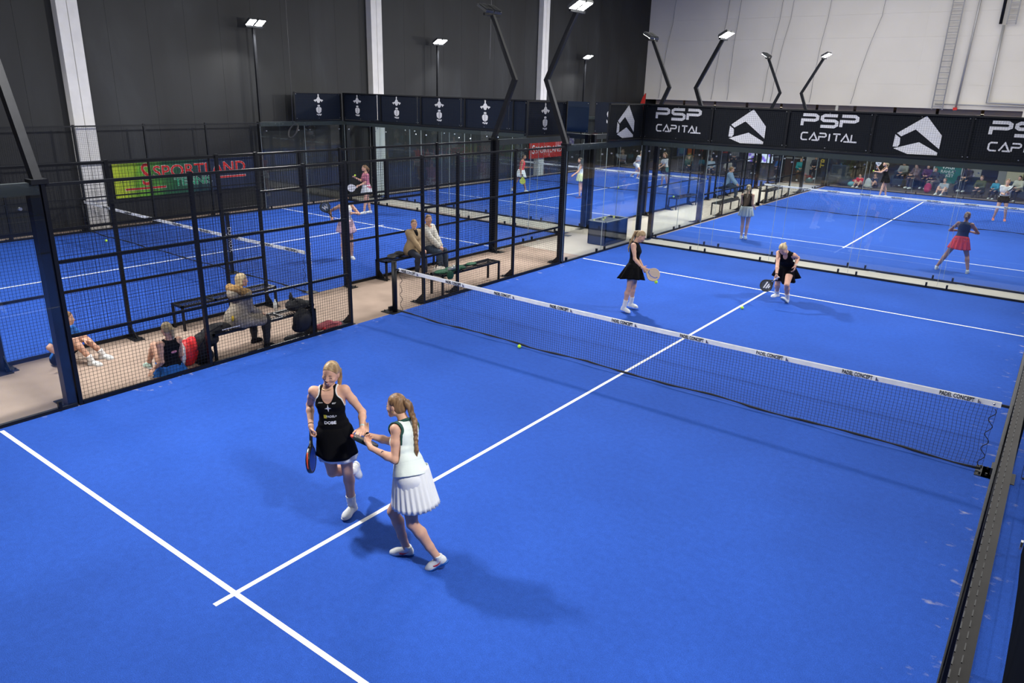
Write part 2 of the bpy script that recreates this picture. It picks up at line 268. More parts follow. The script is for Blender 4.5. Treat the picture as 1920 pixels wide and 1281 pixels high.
# joint positions of the people, metres
POSE = {
 'p1': {'hc': [4.76, 4.424, 0.953], 'nk': [4.724, 4.408, 1.463], 'pr': [-0.741, -0.671, -0.037], 'cr': [-0.805, -0.588, -0.075], 'hR': [4.693, 4.364, 0.949], 'hL': [4.827, 4.484, 0.956], 'sR': [4.605, 4.32, 1.405], 'sL': [4.85, 4.499, 1.428], 'hd': [4.777, 4.4, 1.612], 'hf': [0.464, -0.869, -0.174], 'hu': [0.231, -0.07, 0.97], 'kL': [4.83, 4.5, 0.526], 'aL': [4.816, 4.546, 0.12], 'eL': [4.99, 4.588, 1.201], 'wL': [5.165, 4.425, 1.142], 'kR': [4.711, 4.406, 0.522], 'aR': [4.609, 4.759, 0.34], 'eR': [4.437, 4.392, 1.191], 'wR': [4.592, 4.27, 1.044], 'F': [0.67, -0.742, 0.0], 's': 1.023},
 'p2': {'hc': [5.832, 4.384, 0.866], 'nk': [5.648, 4.499, 1.323], 'pr': [-0.443, 0.878, -0.179], 'cr': [-0.219, 0.922, -0.32], 'hR': [5.793, 4.463, 0.85], 'hL': [5.872, 4.306, 0.882], 'sR': [5.631, 4.628, 1.234], 'sL': [5.697, 4.35, 1.33], 'hd': [5.559, 4.496, 1.465], 'hf': [-0.951, -0.276, -0.139], 'hu': [-0.158, 0.046, 0.986], 'kL': [5.927, 4.304, 0.461], 'aL': [6.13, 4.419, 0.13], 'eL': [5.764, 4.264, 1.074], 'wL': [5.56, 4.169, 1.164], 'kR': [5.656, 4.327, 0.472], 'aR': [5.751, 4.398, 0.085], 'eR': [5.447, 4.513, 1.06], 'wR': [5.232, 4.408, 1.102], 'F': [-0.873, -0.488, -0.0], 's': 1.012},
 'p3': {'hc': [3.43, 13.202, 0.927], 'nk': [3.388, 13.285, 1.419], 'pr': [0.203, -0.975, 0.09], 'cr': [0.196, -0.964, 0.18], 'hR': [3.448, 13.116, 0.935], 'hL': [3.412, 13.288, 0.919], 'sR': [3.421, 13.134, 1.401], 'sL': [3.362, 13.421, 1.348], 'hd': [3.459, 13.348, 1.553], 'hf': [0.801, 0.17, -0.574], 'hu': [0.511, 0.304, 0.804], 'kL': [3.374, 13.384, 0.512], 'aL': [3.303, 13.469, 0.128], 'eL': [3.446, 13.332, 1.101], 'wL': [3.62, 13.243, 0.962], 'kR': [3.407, 13.121, 0.517], 'aR': [3.334, 13.117, 0.124], 'eR': [3.511, 13.061, 1.152], 'wR': [3.703, 13.027, 1.012], 'F': [0.978, 0.208, 0.0], 's': 1.0},
 'p4': {'hc': [5.544, 16.273, 0.784], 'nk': [5.592, 15.905, 1.154], 'pr': [-0.997, -0.081, 0.017], 'cr': [-0.995, -0.098, 0.033], 'hR': [5.452, 16.265, 0.786], 'hL': [5.635, 16.28, 0.783], 'sR': [5.433, 15.923, 1.126], 'sL': [5.743, 15.954, 1.115], 'hd': [5.555, 15.766, 1.249], 'hf': [-0.053, -0.705, -0.707], 'hu': [-0.163, -0.692, 0.703], 'kL': [5.683, 15.991, 0.455], 'aL': [5.675, 16.213, 0.1], 'eL': [5.766, 16.224, 1.02], 'wL': [5.789, 16.009, 0.891], 'kR': [5.388, 16.316, 0.354], 'aR': [5.321, 16.63, 0.085], 'eR': [5.492, 15.755, 0.9], 'wR': [5.553, 15.593, 0.718], 'F': [0.065, -0.998, 0.0], 's': 1.047},
 'c1': {'hc': [-0.38, 6.72, 0.54], 'nk': [-0.392, 6.806, 1.032], 'pr': [0.991, 0.136, 0.0], 'cr': [0.991, 0.136, 0.0], 'hR': [-0.293, 6.732, 0.54], 'hL': [-0.467, 6.708, 0.54], 'sR': [-0.237, 6.819, 0.988], 'sL': [-0.544, 6.777, 0.988], 'hd': [-0.384, 6.852, 1.191], 'hf': [0.294, 0.952, -0.087], 'hu': [0.026, 0.083, 0.996], 'kL': [-0.565, 7.113, 0.485], 'aL': [-0.576, 7.117, 0.085], 'eL': [-0.525, 6.824, 0.718], 'wL': [-0.525, 7.043, 0.62], 'kR': [-0.218, 7.141, 0.481], 'aR': [-0.189, 7.09, 0.085], 'eR': [-0.264, 6.893, 0.725], 'wR': [-0.31, 7.093, 0.6], 'F': [-0.136, 0.991, 0.0], 's': 1.0},
 's1': {'hc': [-1.93, 4.6, 0.1], 'nk': [-1.817, 4.667, 0.582], 'pr': [0.66, -0.751, -0.024], 'cr': [0.654, -0.755, -0.049], 'hR': [-1.872, 4.534, 0.098], 'hL': [-1.988, 4.666, 0.102], 'sR': [-1.725, 4.544, 0.531], 'sL': [-1.928, 4.778, 0.547], 'hd': [-1.781, 4.707, 0.739], 'hf': [0.503, 0.86, -0.087], 'hu': [0.044, 0.075, 0.996], 'kL': [-1.803, 4.892, 0.404], 'aL': [-1.675, 5.095, 0.085], 'eL': [-1.934, 4.941, 0.325], 'wL': [-1.709, 4.863, 0.36], 'kR': [-1.667, 4.704, 0.423], 'aR': [-1.505, 4.844, 0.085], 'eR': [-1.624, 4.328, 0.395], 'wR': [-1.667, 4.486, 0.22], 'F': [0.747, 0.665, 0.0], 's': 1.0},
 's2': {'hc': [-0.3, 5.45, 0.09], 'nk': [-0.217, 5.44, 0.565], 'pr': [0.123, 0.992, 0.0], 'cr': [0.039, 0.999, 0.015], 'hR': [-0.29, 5.534, 0.09], 'hL': [-0.31, 5.366, 0.09], 'sR': [-0.219, 5.59, 0.525], 'sL': [-0.23, 5.291, 0.52], 'hd': [-0.236, 5.433, 0.723], 'hf': [-0.975, -0.136, -0.174], 'hu': [-0.172, -0.024, 0.985], 'kL': [-0.546, 5.367, 0.42], 'aL': [-0.736, 5.343, 0.085], 'eL': [-0.161, 5.263, 0.265], 'wL': [-0.347, 5.234, 0.13], 'kR': [-0.548, 5.556, 0.401], 'aR': [-0.769, 5.569, 0.085], 'eR': [-0.252, 5.619, 0.263], 'wR': [-0.474, 5.673, 0.3], 'F': [-0.992, 0.123, -0.0], 's': 0.965},
 'b1': {'hc': [-2.18, 12.62, 0.54], 'nk': [-2.149, 12.657, 1.026], 'pr': [0.08, -0.996, 0.035], 'cr': [-0.092, -0.993, 0.08], 'hR': [-2.173, 12.534, 0.543], 'hL': [-2.187, 12.706, 0.537], 'sR': [-2.165, 12.503, 0.994], 'sL': [-2.138, 12.804, 0.97], 'hd': [-2.119, 12.641, 1.184], 'hf': [0.76, -0.65, 0.0], 'hu': [0.0, 0.0, 1.0], 'kL': [-1.788, 12.638, 0.467], 'aL': [-1.717, 12.596, 0.085], 'eL': [-2.063, 12.731, 0.723], 'wL': [-1.863, 12.665, 0.62], 'kR': [-1.783, 12.42, 0.489], 'aR': [-1.801, 12.389, 0.1], 'eR': [-2.004, 12.545, 0.784], 'wR': [-1.848, 12.584, 0.614], 'F': [0.997, 0.078, 0.0], 's': 0.977},
 'b2': {'hc': [-2.16, 13.12, 0.55], 'nk': [-2.103, 13.11, 1.076], 'pr': [0.142, -0.99, -0.017], 'cr': [0.14, -0.989, -0.035], 'hR': [-2.147, 13.028, 0.548], 'hL': [-2.173, 13.212, 0.552], 'sR': [-2.085, 12.948, 1.023], 'sL': [-2.131, 13.273, 1.034], 'hd': [-2.064, 13.088, 1.245], 'hf': [0.822, -0.569, 0.0], 'hu': [0.0, -0.0, 1.0], 'kL': [-1.741, 13.306, 0.506], 'aL': [-1.705, 13.328, 0.085], 'eL': [-1.947, 13.232, 0.812], 'wL': [-1.77, 13.198, 0.633], 'kR': [-1.706, 13.069, 0.504], 'aR': [-1.648, 13.073, 0.085], 'eR': [-1.919, 13.039, 0.802], 'wR': [-1.757, 13.121, 0.624], 'F': [0.99, 0.144, 0.0], 's': 1.058},
 'k1': {'hc': [-4.44, 12.56, 0.91], 'nk': [-4.415, 12.551, 1.415], 'pr': [-0.351, -0.936, 0.0], 'cr': [-0.351, -0.936, 0.0], 'hR': [-4.471, 12.477, 0.91], 'hL': [-4.409, 12.643, 0.91], 'sR': [-4.473, 12.405, 1.37], 'sL': [-4.362, 12.698, 1.37], 'hd': [-4.385, 12.527, 1.578], 'hf': [0.757, -0.648, -0.087], 'hu': [0.066, -0.057, 0.996], 'kL': [-4.365, 12.644, 0.487], 'aL': [-4.398, 12.672, 0.085], 'eL': [-4.204, 12.8, 1.165], 'wL': [-4.136, 12.574, 1.22], 'kR': [-4.434, 12.441, 0.488], 'aR': [-4.467, 12.431, 0.085], 'eR': [-4.638, 12.221, 1.243], 'wR': [-4.456, 12.118, 1.12], 'F': [0.936, -0.351, 0.0], 's': 1.012},
 'k2': {'hc': [-9.45, 17.85, 0.91], 'nk': [-9.458, 17.834, 1.41], 'pr': [-0.889, 0.457, 0.0], 'cr': [-0.889, 0.457, 0.0], 'hR': [-9.528, 17.89, 0.91], 'hL': [-9.372, 17.81, 0.91], 'sR': [-9.595, 17.907, 1.365], 'sL': [-9.319, 17.765, 1.365], 'hd': [-9.475, 17.802, 1.571], 'hf': [-0.457, -0.889, 0.0], 'hu': [-0.0, -0.0, 1.0], 'kL': [-9.415, 17.733, 0.499], 'aL': [-9.441, 17.691, 0.102], 'eL': [-9.365, 17.715, 1.098], 'wL': [-9.48, 17.528, 1.0], 'kR': [-9.515, 17.931, 0.492], 'aR': [-9.485, 18.0, 0.099], 'eR': [-9.607, 17.76, 1.132], 'wR': [-9.686, 17.566, 1.25], 'F': [-0.457, -0.889, 0.0], 's': 1.0},
 'r1': {'hc': [-9.3, 26.75, 0.88], 'nk': [-9.237, 26.781, 1.375], 'pr': [0.439, -0.898, 0.0], 'cr': [0.439, -0.898, 0.0], 'hR': [-9.261, 26.671, 0.88], 'hL': [-9.339, 26.829, 0.88], 'sR': [-9.175, 26.639, 1.331], 'sL': [-9.311, 26.917, 1.331], 'hd': [-9.198, 26.8, 1.534], 'hf': [0.898, 0.439, 0.0], 'hu': [0.0, 0.0, 1.0], 'kL': [-9.22, 26.882, 0.481], 'aL': [-9.139, 26.918, 0.091], 'eL': [-9.268, 26.962, 1.063], 'wL': [-9.064, 27.088, 1.08], 'kR': [-9.41, 26.603, 0.493], 'aR': [-9.58, 26.524, 0.14], 'eR': [-9.197, 26.603, 1.059], 'wR': [-9.194, 26.579, 0.82], 'F': [0.898, 0.439, 0.0], 's': 1.0},
 'r2': {'hc': [-6.5, 27.2, 0.91], 'nk': [-6.52, 27.183, 1.409], 'pr': [-0.662, 0.749, 0.0], 'cr': [-0.662, 0.749, 0.0], 'hR': [-6.558, 27.266, 0.91], 'hL': [-6.442, 27.134, 0.91], 'sR': [-6.62, 27.3, 1.364], 'sL': [-6.415, 27.068, 1.364], 'hd': [-6.548, 27.158, 1.57], 'hf': [-0.749, -0.662, 0.0], 'hu': [-0.0, -0.0, 1.0], 'kL': [-6.466, 27.118, 0.491], 'aL': [-6.462, 27.127, 0.091], 'eL': [-6.491, 26.97, 1.119], 'wL': [-6.622, 26.825, 0.98], 'kR': [-6.508, 27.305, 0.495], 'aR': [-6.434, 27.365, 0.106], 'eR': [-6.585, 27.327, 1.093], 'wR': [-6.743, 27.172, 1.0], 'F': [-0.749, -0.662, 0.0], 's': 1.0},
 'r3': {'hc': [-8.55, 36.2, 0.74], 'nk': [-8.334, 36.151, 1.195], 'pr': [-0.22, -0.976, 0.0], 'cr': [-0.22, -0.976, 0.0], 'hR': [-8.57, 36.113, 0.74], 'hL': [-8.53, 36.287, 0.74], 'sR': [-8.388, 36.003, 1.154], 'sL': [-8.319, 36.309, 1.154], 'hd': [-8.267, 36.136, 1.347], 'hf': [0.976, -0.22, 0.0], 'hu': [0.0, -0.0, 1.0], 'kL': [-8.596, 36.308, 0.321], 'aL': [-8.938, 36.39, 0.12], 'eL': [-8.427, 36.367, 0.904], 'wL': [-8.191, 36.427, 0.9], 'kR': [-8.256, 36.009, 0.473], 'aR': [-8.371, 35.996, 0.085], 'eR': [-8.481, 35.963, 0.895], 'wR': [-8.284, 35.833, 0.95], 'F': [0.976, -0.22, 0.0], 's': 1.012},
 'r4': {'hc': [-5.65, 33.55, 0.9], 'nk': [-5.68, 33.507, 1.397], 'pr': [-0.821, 0.571, 0.0], 'cr': [-0.821, 0.571, 0.0], 'hR': [-5.722, 33.6, 0.9], 'hL': [-5.578, 33.5, 0.9], 'sR': [-5.804, 33.599, 1.353], 'sL': [-5.55, 33.422, 1.353], 'hd': [-5.704, 33.473, 1.557], 'hf': [-0.571, -0.821, 0.0], 'hu': [-0.0, -0.0, 1.0], 'kL': [-5.537, 33.511, 0.482], 'aL': [-5.478, 33.552, 0.089], 'eL': [-5.611, 33.339, 1.098], 'wL': [-5.732, 33.169, 0.98], 'kR': [-5.772, 33.566, 0.484], 'aR': [-5.785, 33.583, 0.085], 'eR': [-5.856, 33.493, 1.104], 'wR': [-5.966, 33.307, 1.0], 'F': [-0.571, -0.821, 0.0], 's': 1.0},
 'w1': {'hc': [2.2, 22.98, 0.92], 'nk': [2.169, 23.001, 1.419], 'pr': [0.981, 0.192, 0.026], 'cr': [0.98, 0.193, 0.052], 'hR': [2.286, 22.997, 0.922], 'hL': [2.114, 22.963, 0.918], 'sR': [2.324, 23.029, 1.382], 'sL': [2.02, 22.969, 1.366], 'hd': [2.155, 23.036, 1.579], 'hf': [-0.292, 0.956, 0.0], 'hu': [-0.0, 0.0, 1.0], 'kL': [2.124, 22.984, 0.498], 'aL': [2.141, 22.968, 0.099], 'eL': [2.016, 23.056, 1.105], 'wL': [1.986, 23.244, 1.25], 'kR': [2.276, 23.003, 0.502], 'aR': [2.273, 22.974, 0.104], 'eR': [2.356, 23.001, 1.11], 'wR': [2.358, 23.214, 1.0], 'F': [-0.19, 0.982, 0.0], 's': 1.0},
 'w2': {'hc': [8.12, 22.57, 0.82], 'nk': [8.123, 22.691, 1.305], 'pr': [1.0, -0.019, 0.0], 'cr': [1.0, -0.019, 0.0], 'hR': [8.208, 22.568, 0.82], 'hL': [8.032, 22.572, 0.82], 'sR': [8.277, 22.677, 1.261], 'sL': [7.968, 22.683, 1.261], 'hd': [8.124, 22.743, 1.462], 'hf': [0.019, 1.0, 0.0], 'hu': [0.0, 0.0, 1.0], 'kL': [7.862, 22.638, 0.442], 'aL': [7.7, 22.558, 0.085], 'eL': [7.799, 22.742, 1.052], 'wL': [7.986, 22.893, 1.05], 'kR': [8.322, 22.714, 0.443], 'aR': [8.42, 22.564, 0.085], 'eR': [8.451, 22.734, 1.056], 'wR': [8.266, 22.887, 1.05], 'F': [0.019, 1.0, 0.0], 's': 1.0},
 'w3': {'hc': [3.2, 38.5, 0.88], 'nk': [3.122, 38.464, 1.367], 'pr': [-0.425, 0.905, 0.0], 'cr': [-0.425, 0.905, 0.0], 'hR': [3.163, 38.579, 0.88], 'hL': [3.237, 38.421, 0.88], 'sR': [3.064, 38.606, 1.323], 'sL': [3.194, 38.328, 1.323], 'hd': [3.08, 38.444, 1.523], 'hf': [-0.905, -0.425, 0.0], 'hu': [-0.0, -0.0, 1.0], 'kL': [3.15, 38.373, 0.477], 'aL': [3.098, 38.342, 0.086], 'eL': [2.997, 38.304, 1.138], 'wL': [2.769, 38.242, 1.16], 'kR': [3.218, 38.612, 0.47], 'aR': [3.302, 38.658, 0.086], 'eR': [2.924, 38.477, 1.129], 'wR': [2.795, 38.421, 1.32], 'F': [-0.905, -0.425, 0.0], 's': 0.988},
 'w4': {'hc': [8.2, 34.3, 0.86], 'nk': [8.21, 34.233, 1.344], 'pr': [-0.99, -0.141, 0.0], 'cr': [-0.99, -0.141, 0.0], 'hR': [8.115, 34.288, 0.86], 'hL': [8.285, 34.312, 0.86], 'sR': [8.059, 34.217, 1.3], 'sL': [8.359, 34.26, 1.3], 'hd': [8.216, 34.19, 1.499], 'hf': [0.141, -0.99, 0.0], 'hu': [0.0, -0.0, 1.0], 'kL': [8.35, 34.234, 0.463], 'aL': [8.388, 34.327, 0.085], 'eL': [8.308, 34.192, 1.045], 'wL': [8.297, 33.97, 1.12], 'kR': [8.074, 34.195, 0.463], 'aR': [8.012, 34.273, 0.085], 'eR': [8.097, 34.195, 1.035], 'wR': [8.166, 33.972, 1.05], 'F': [0.141, -0.99, 0.0], 's': 0.977},
 'm1': {'hc': [-2.12, 32.55, 0.55], 'nk': [-2.031, 32.559, 1.06], 'pr': [0.097, -0.995, -0.0], 'cr': [0.097, -0.995, -0.0], 'hR': [-2.111, 32.459, 0.55], 'hL': [-2.129, 32.641, 0.55], 'sR': [-2.023, 32.398, 1.014], 'sL': [-2.054, 32.718, 1.014], 'hd': [-1.985, 32.575, 1.223], 'hf': [0.902, 0.432, 0.0], 'hu': [0.0, 0.0, 1.0], 'kL': [-1.703, 32.71, 0.498], 'aL': [-1.734, 32.708, 0.085], 'eL': [-1.904, 32.691, 0.773], 'wL': [-1.71, 32.67, 0.62], 'kR': [-1.681, 32.497, 0.498], 'aR': [-1.652, 32.495, 0.085], 'eR': [-1.859, 32.456, 0.788], 'wR': [-1.699, 32.51, 0.606], 'F': [0.995, 0.097, 0.0], 's': 1.035},
}
# ---------------------------------------------------------------- figures: smooth distance fields meshed with surface nets
def nv(a):
    a = np.asarray(a, float); return a/max(np.linalg.norm(a), 1e-9)
class SDF:
    def __init__(s, k=.02): s.p = []; s.k = k; s.cuts = []; s.keep = None
    def _add(s, fn, lo, hi, k, sub=False): s.p.append((fn, np.asarray(lo, float), np.asarray(hi, float), s.k if k is None else k, sub)); return s
    def cone(s, a, b, ra, rb, k=None, sub=False):
        a = np.asarray(a, float); b = np.asarray(b, float); ab = b-a; L2 = max(ab@ab, 1e-9)
        def fn(X, Y, Z):
            x = X-a[0]; y = Y-a[1]; z = Z-a[2]; t = np.clip((x*ab[0]+y*ab[1]+z*ab[2])/L2, 0, 1)
            return np.sqrt((x-t*ab[0])**2+(y-t*ab[1])**2+(z-t*ab[2])**2)-(ra+(rb-ra)*t)
        R = max(ra, rb); return s._add(fn, np.minimum(a, b)-R, np.maximum(a, b)+R, k, sub)
    def chain(s, pts, rs, k=None, sub=False):
        for i in range(len(pts)-1): s.cone(pts[i], pts[i+1], rs[i], rs[i+1], k, sub)
        return s
    def ell(s, c, r, ax, k=None, sub=False):
        c = np.asarray(c, float); A = np.array([nv(v) for v in ax]); r = np.asarray(r, float)
        def fn(X, Y, Z):
            x = X-c[0]; y = Y-c[1]; z = Z-c[2]; k0 = 0; k1 = 0
            for i in range(3):
                q = x*A[i, 0]+y*A[i, 1]+z*A[i, 2]; k0 = k0+(q/r[i])**2; k1 = k1+(q/r[i]**2)**2
            k0 = np.sqrt(k0); return k0*(k0-1)/np.maximum(np.sqrt(k1), 1e-6)
        R = max(r); return s._add(fn, c-R, c+R, k, sub)
    def seg(s, a, b, wa, da, wb, db, right, k=None, ext=0):
        """elliptical section between a and b: half width w along right, half depth d"""
        a = np.asarray(a, float); b = np.asarray(b, float); ab = b-a; L = np.linalg.norm(ab); n = ab/L
        r = nv(np.asarray(right)-n*(n@np.asarray(right))); f = np.cross(n, r)
        def fn(X, Y, Z):
            x = X-a[0]; y = Y-a[1]; z = Z-a[2]; t0 = (x*n[0]+y*n[1]+z*n[2])/L; t = np.clip(t0, 0, 1); w = wa+(wb-wa)*t; d = da+(db-da)*t
            p = x*r[0]+y*r[1]+z*r[2]; q = x*f[0]+y*f[1]+z*f[2]; e = (t0-t)*L
            k0 = np.sqrt((p/w)**2+(q/d)**2+(e/(.6*d))**2); k1 = np.sqrt((p/w**2)**2+(q/d**2)**2+(e/(.6*d)**2)**2)
            return k0*(k0-1)/np.maximum(k1, 1e-6)
        R = max(wa, wb, da, db); return s._add(fn, np.minimum(a, b)-R, np.maximum(a, b)+R, k)
    def cut(s, p, n):   # keep the side n points away from
        p = np.asarray(p, float); n = nv(n); s.cuts.append(lambda X, Y, Z: (X-p[0])*n[0]+(Y-p[1])*n[1]+(Z-p[2])*n[2]); return s
    def mesh(s, name, h, m, parent=None, grow=0):
        lo = np.min([p[1] for p in s.p if not p[4]], 0)-3*h-abs(grow)-.01; hi = np.max([p[2] for p in s.p if not p[4]], 0)+3*h+abs(grow)+.01
        ax = [np.arange(lo[i], hi[i]+h, h) for i in range(3)]; F = np.full([len(a) for a in ax], .25, np.float32)
        for fn, l, u, k, sub in s.p:
            pad = k+2.5*h+abs(grow)
            i0 = [max(0, int((l[i]-pad-lo[i])/h)) for i in range(3)]; i1 = [min(len(ax[i]), int((u[i]+pad-lo[i])/h)+2) for i in range(3)]
            if any(i1[i] <= i0[i] for i in range(3)): continue
            sl = tuple(slice(i0[i], i1[i]) for i in range(3))
            X = ax[0][sl[0]][:, None, None]; Y = ax[1][sl[1]][None, :, None]; Z = ax[2][sl[2]][None, None, :]
            d = fn(X, Y, Z).astype(np.float32); G = F[sl]
            if sub:
                d = -d; q = np.maximum(k-np.abs(G-d), 0)/max(k, 1e-6); F[sl] = np.maximum(G, d)+q*q*k*.25
            else:
                q = np.maximum(k-np.abs(G-d), 0)/max(k, 1e-6); F[sl] = np.minimum(G, d)-q*q*k*.25
        F -= grow
        if s.keep is not None:
            K = np.full(F.shape, 9.0, np.float32)
            for fn, l, u, k, sub in s.keep[0].p:
                pad = s.keep[1]+3*h; i0 = [max(0, int((l[i]-pad-lo[i])/h)) for i in range(3)]; i1 = [min(len(ax[i]), int((u[i]+pad-lo[i])/h)+2) for i in range(3)]
                if any(i1[i] <= i0[i] for i in range(3)): continue
                sl = tuple(slice(i0[i], i1[i]) for i in range(3)); K[sl] = np.minimum(K[sl], fn(ax[0][sl[0]][:, None, None], ax[1][sl[1]][None, :, None], ax[2][sl[2]][None, None, :]))
            F = np.maximum(F, K-s.keep[1])
        X = ax[0][:, None, None]; Y = ax[1][None, :, None]; Z = ax[2][None, None, :]
        for c in s.cuts: F = np.maximum(F, c(X, Y, Z).astype(np.float32))
        V, Q = nets(F, h, lo)
        return np_mesh(name, V, Q, m, parent) if len(Q) else None
def nets(F, h, org):
    S = F < 0; nx, ny, nz_ = F.shape; ids = []; pos = []; quads = []
    def cid(i, j, k): return (i*ny+j)*nz_+k
    for a in range(3):
        sl0 = [slice(None)]*3; sl1 = [slice(None)]*3; sl0[a] = slice(0, -1); sl1[a] = slice(1, None)
        cr = S[tuple(sl0)] != S[tuple(sl1)]; I = np.argwhere(cr)
        b, c = (a+1) % 3, (a+2) % 3
        I = I[(I[:, b] > 0) & (I[:, c] > 0) & (I[:, b] < F.shape[b]-1) & (I[:, c] < F.shape[c]-1)]
        if not len(I): continue
        J = I.copy(); J[:, a] += 1; f0 = F[I[:, 0], I[:, 1], I[:, 2]]; f1 = F[J[:, 0], J[:, 1], J[:, 2]]
        P = I.astype(float); P[:, a] += f0/(f0-f1); q = []
        for db, dc in ((-1, -1), (0, -1), (0, 0), (-1, 0)):
            K = I.copy(); K[:, b] += db; K[:, c] += dc; idn = cid(K[:, 0], K[:, 1], K[:, 2]); q.append(idn); ids.append(idn); pos.append(P)
        q = np.stack(q, 1); flip = f0 > 0; q[flip] = q[flip][:, ::-1]; quads.append(q)
    if not quads: return np.zeros((0, 3)), np.zeros((0, 4), int)
    ids = np.concatenate(ids); pos = np.concatenate(pos); u, inv = np.unique(ids, return_inverse=True); cnt = np.bincount(inv)
    V = np.stack([np.bincount(inv, pos[:, i])/cnt for i in range(3)], 1)*h+org
    return V, np.searchsorted(u, np.concatenate(quads))

ST = [(-.085, .075, .065, 0), (-.04, .135, .092, -.004), (0, .163, .102, -.008), (.06, .160, .097, -.004), (.125, .136, .088, 0), (.19, .116, .080, .004),
      (.26, .120, .083, .006), (.33, .134, .091, .008), (.395, .142, .090, .002), (.44, .128, .078, -.004), (.475, .080, .056, -.006), (.50, .048, .046, -.006)]
class Fig:
    """builds one person from joint positions; every piece becomes a child of the person's Empty"""
    def __init__(s, J, h, label, group=None, male=0, bulk=1.0, skin=None, name='person'):
        s.J = {k: (np.array(v, float) if k != 's' else v) for k, v in J.items()}; J = s.J; s.s = J['s']; s.h = h; s.male = male; s.b = bulk; s.skin = skin or SKIN
        base = (J['aL']+J['aR'])/2; s.base = (base[0], base[1], 0)
        s.root = empty(name, s.base, label, 'person', group)
        s.sp = nv(J['nk']-J['hc']); s.pf = nv(np.cross(s.sp, J['pr'])); s.cf = nv(np.cross(s.sp, J['cr']))
        if s.pf@J['F'] < 0: s.pf = -s.pf
        if s.cf@J['F'] < 0: s.cf = -s.cf
        s.parts = []
    def fix(s, o, name=None):
        if o is None: return None
        o.location = (-s.base[0], -s.base[1], 0) if o.parent is s.root else (0, 0, 0); s.parts.append(o); return o
    def pt(s, t, r=0, f=0):
        """torso point: t metres (of a 1.72 m figure) up the spine, r right, f forward"""
        J = s.J; u = min(max(t/.5, 0), 1); R = nv(J['pr']*(1-u)+J['cr']*u); Fw = nv(s.pf*(1-u)+s.cf*u)
        return J['hc']+s.sp*t*s.s+R*r*s.s+Fw*f*s.s
    def rt(s, t):
        u = min(max(t/.5, 0), 1); return nv(s.J['pr']*(1-u)+s.J['cr']*u)
    def torso(s, F, g=0, t0=-1, t1=9, shoulders=True, k=.03, waist=0):
        m = s.male; S = s.s
        for (a, wa, da, oa), (b, wb, db, ob) in zip(ST[:-1], ST[1:]):
            if b <= t0 or a >= t1: continue
            wm = lambda t: (1+.10*m*max(0, min(1, (t-.15)/.25))-.05*m*(t < .1))*s.b
            if waist:
                wa = max(wa, waist) if .05 < a < .4 else wa; wb = max(wb, waist) if .05 < b < .4 else wb
            F.seg(s.pt(a, 0, oa), s.pt(b, 0, ob), (wa*wm(a)+g)*S, (da*s.b+g)*S, (wb*wm(b)+g)*S, (db*s.b+g)*S, s.rt((a+b)/2), k)
        if t0 < .05:
            for q in (-1, 1): F.ell(s.pt(-.015, q*.072, -.055), np.array([.085, .075, .09])*S*s.b+g*S, (s.rt(0), s.pf, s.sp), .04)
        if t1 > .35 and not m:
            for q in (-1, 1): F.ell(s.pt(.335, q*.062, .062), np.array([.052, .045, .052])*S+g*S, (s.rt(.35), s.cf, s.sp), .03)
        if shoulders:
            for q, n in ((-1, 'sL'), (1, 'sR')):
                F.cone(s.pt(.46, q*.04), s.J[n]-s.sp*.004*S, (.044+g)*S, (.040*(1+.15*m)+g)*S, .03)
                F.cone(s.pt(.37, q*.09, -.01), s.J[n], (.050+g)*S, (.045+g)*S, .03)
    def arm(s, F, q, g=0, upto=2.0, k=.02, gf=None):
        J = s.J; S = s.s; m = 1+.22*s.male; a, e, w = J['s'+q], J['e'+q], J['w'+q]; gf = g if gf is None else gf
        u = min(upto, 1); e2 = a+(e-a)*u; f = a+(e-a)*.45
        r = lambda x: (x*m*s.b+g)*S
        F.cone(a, f, r(.043), r(.040), k)
        if u > .45: F.cone(f, e2, r(.040), r(.040+(.033-.040)*(u-.45)/.55), k)
        if upto > 1:
            v = upto-1; w2 = e+(w-e)*v; p = e+(w-e)*min(.3, v); rf = lambda x: (x*m*s.b+gf)*S
            F.cone(e, p, rf(.034), rf(.036), k)
            if v > .3: F.cone(p, w2, rf(.036), rf(.036+(.0235-.036)*(v-.3)/.7), k)
    def leg(s, F, q, g=0, upto=2.0, k=.02, g2=None):
        J = s.J; S = s.s; a, e, w = J['h'+q], J['k'+q], J['a'+q]; u = min(upto, 1); g2 = g if g2 is None else g2
        r = lambda x, gg=None: (x*s.b+(g if gg is None else gg))*S
        f = a+(e-a)*.4; e2 = a+(e-a)*u
        F.cone(a, a+(e-a)*min(.4, u), r(.083), r(.077), k+.015)
        if u > .4: F.cone(f, e2, r(.077), r(.077+(.052-.077)*(u-.4)/.6), k)
        if upto > 1:
            v = upto-1; d = nv(w-e); back = nv(nv(a-e)+nv(w-e)) if np.linalg.norm(nv(a-e)+nv(w-e)) > .05 else -s.J['F']
            if back@s.J['F'] > 0 and np.linalg.norm(nv(a-e)+nv(w-e)) < .25: back = -s.J['F']
            c = e+(w-e)*.28+back*.012*S
            F.cone(e, c, r(.049, g2), r(.054, g2), k)
            if v > .28:
                c2 = e+(w-e)*.68; F.cone(c, c2 if v > .68 else e+(w-e)*v, r(.054, g2), r(.040, g2), k)
                if v > .68: F.cone(c2, e+(w-e)*v, r(.040, g2), r(.034, g2), k)
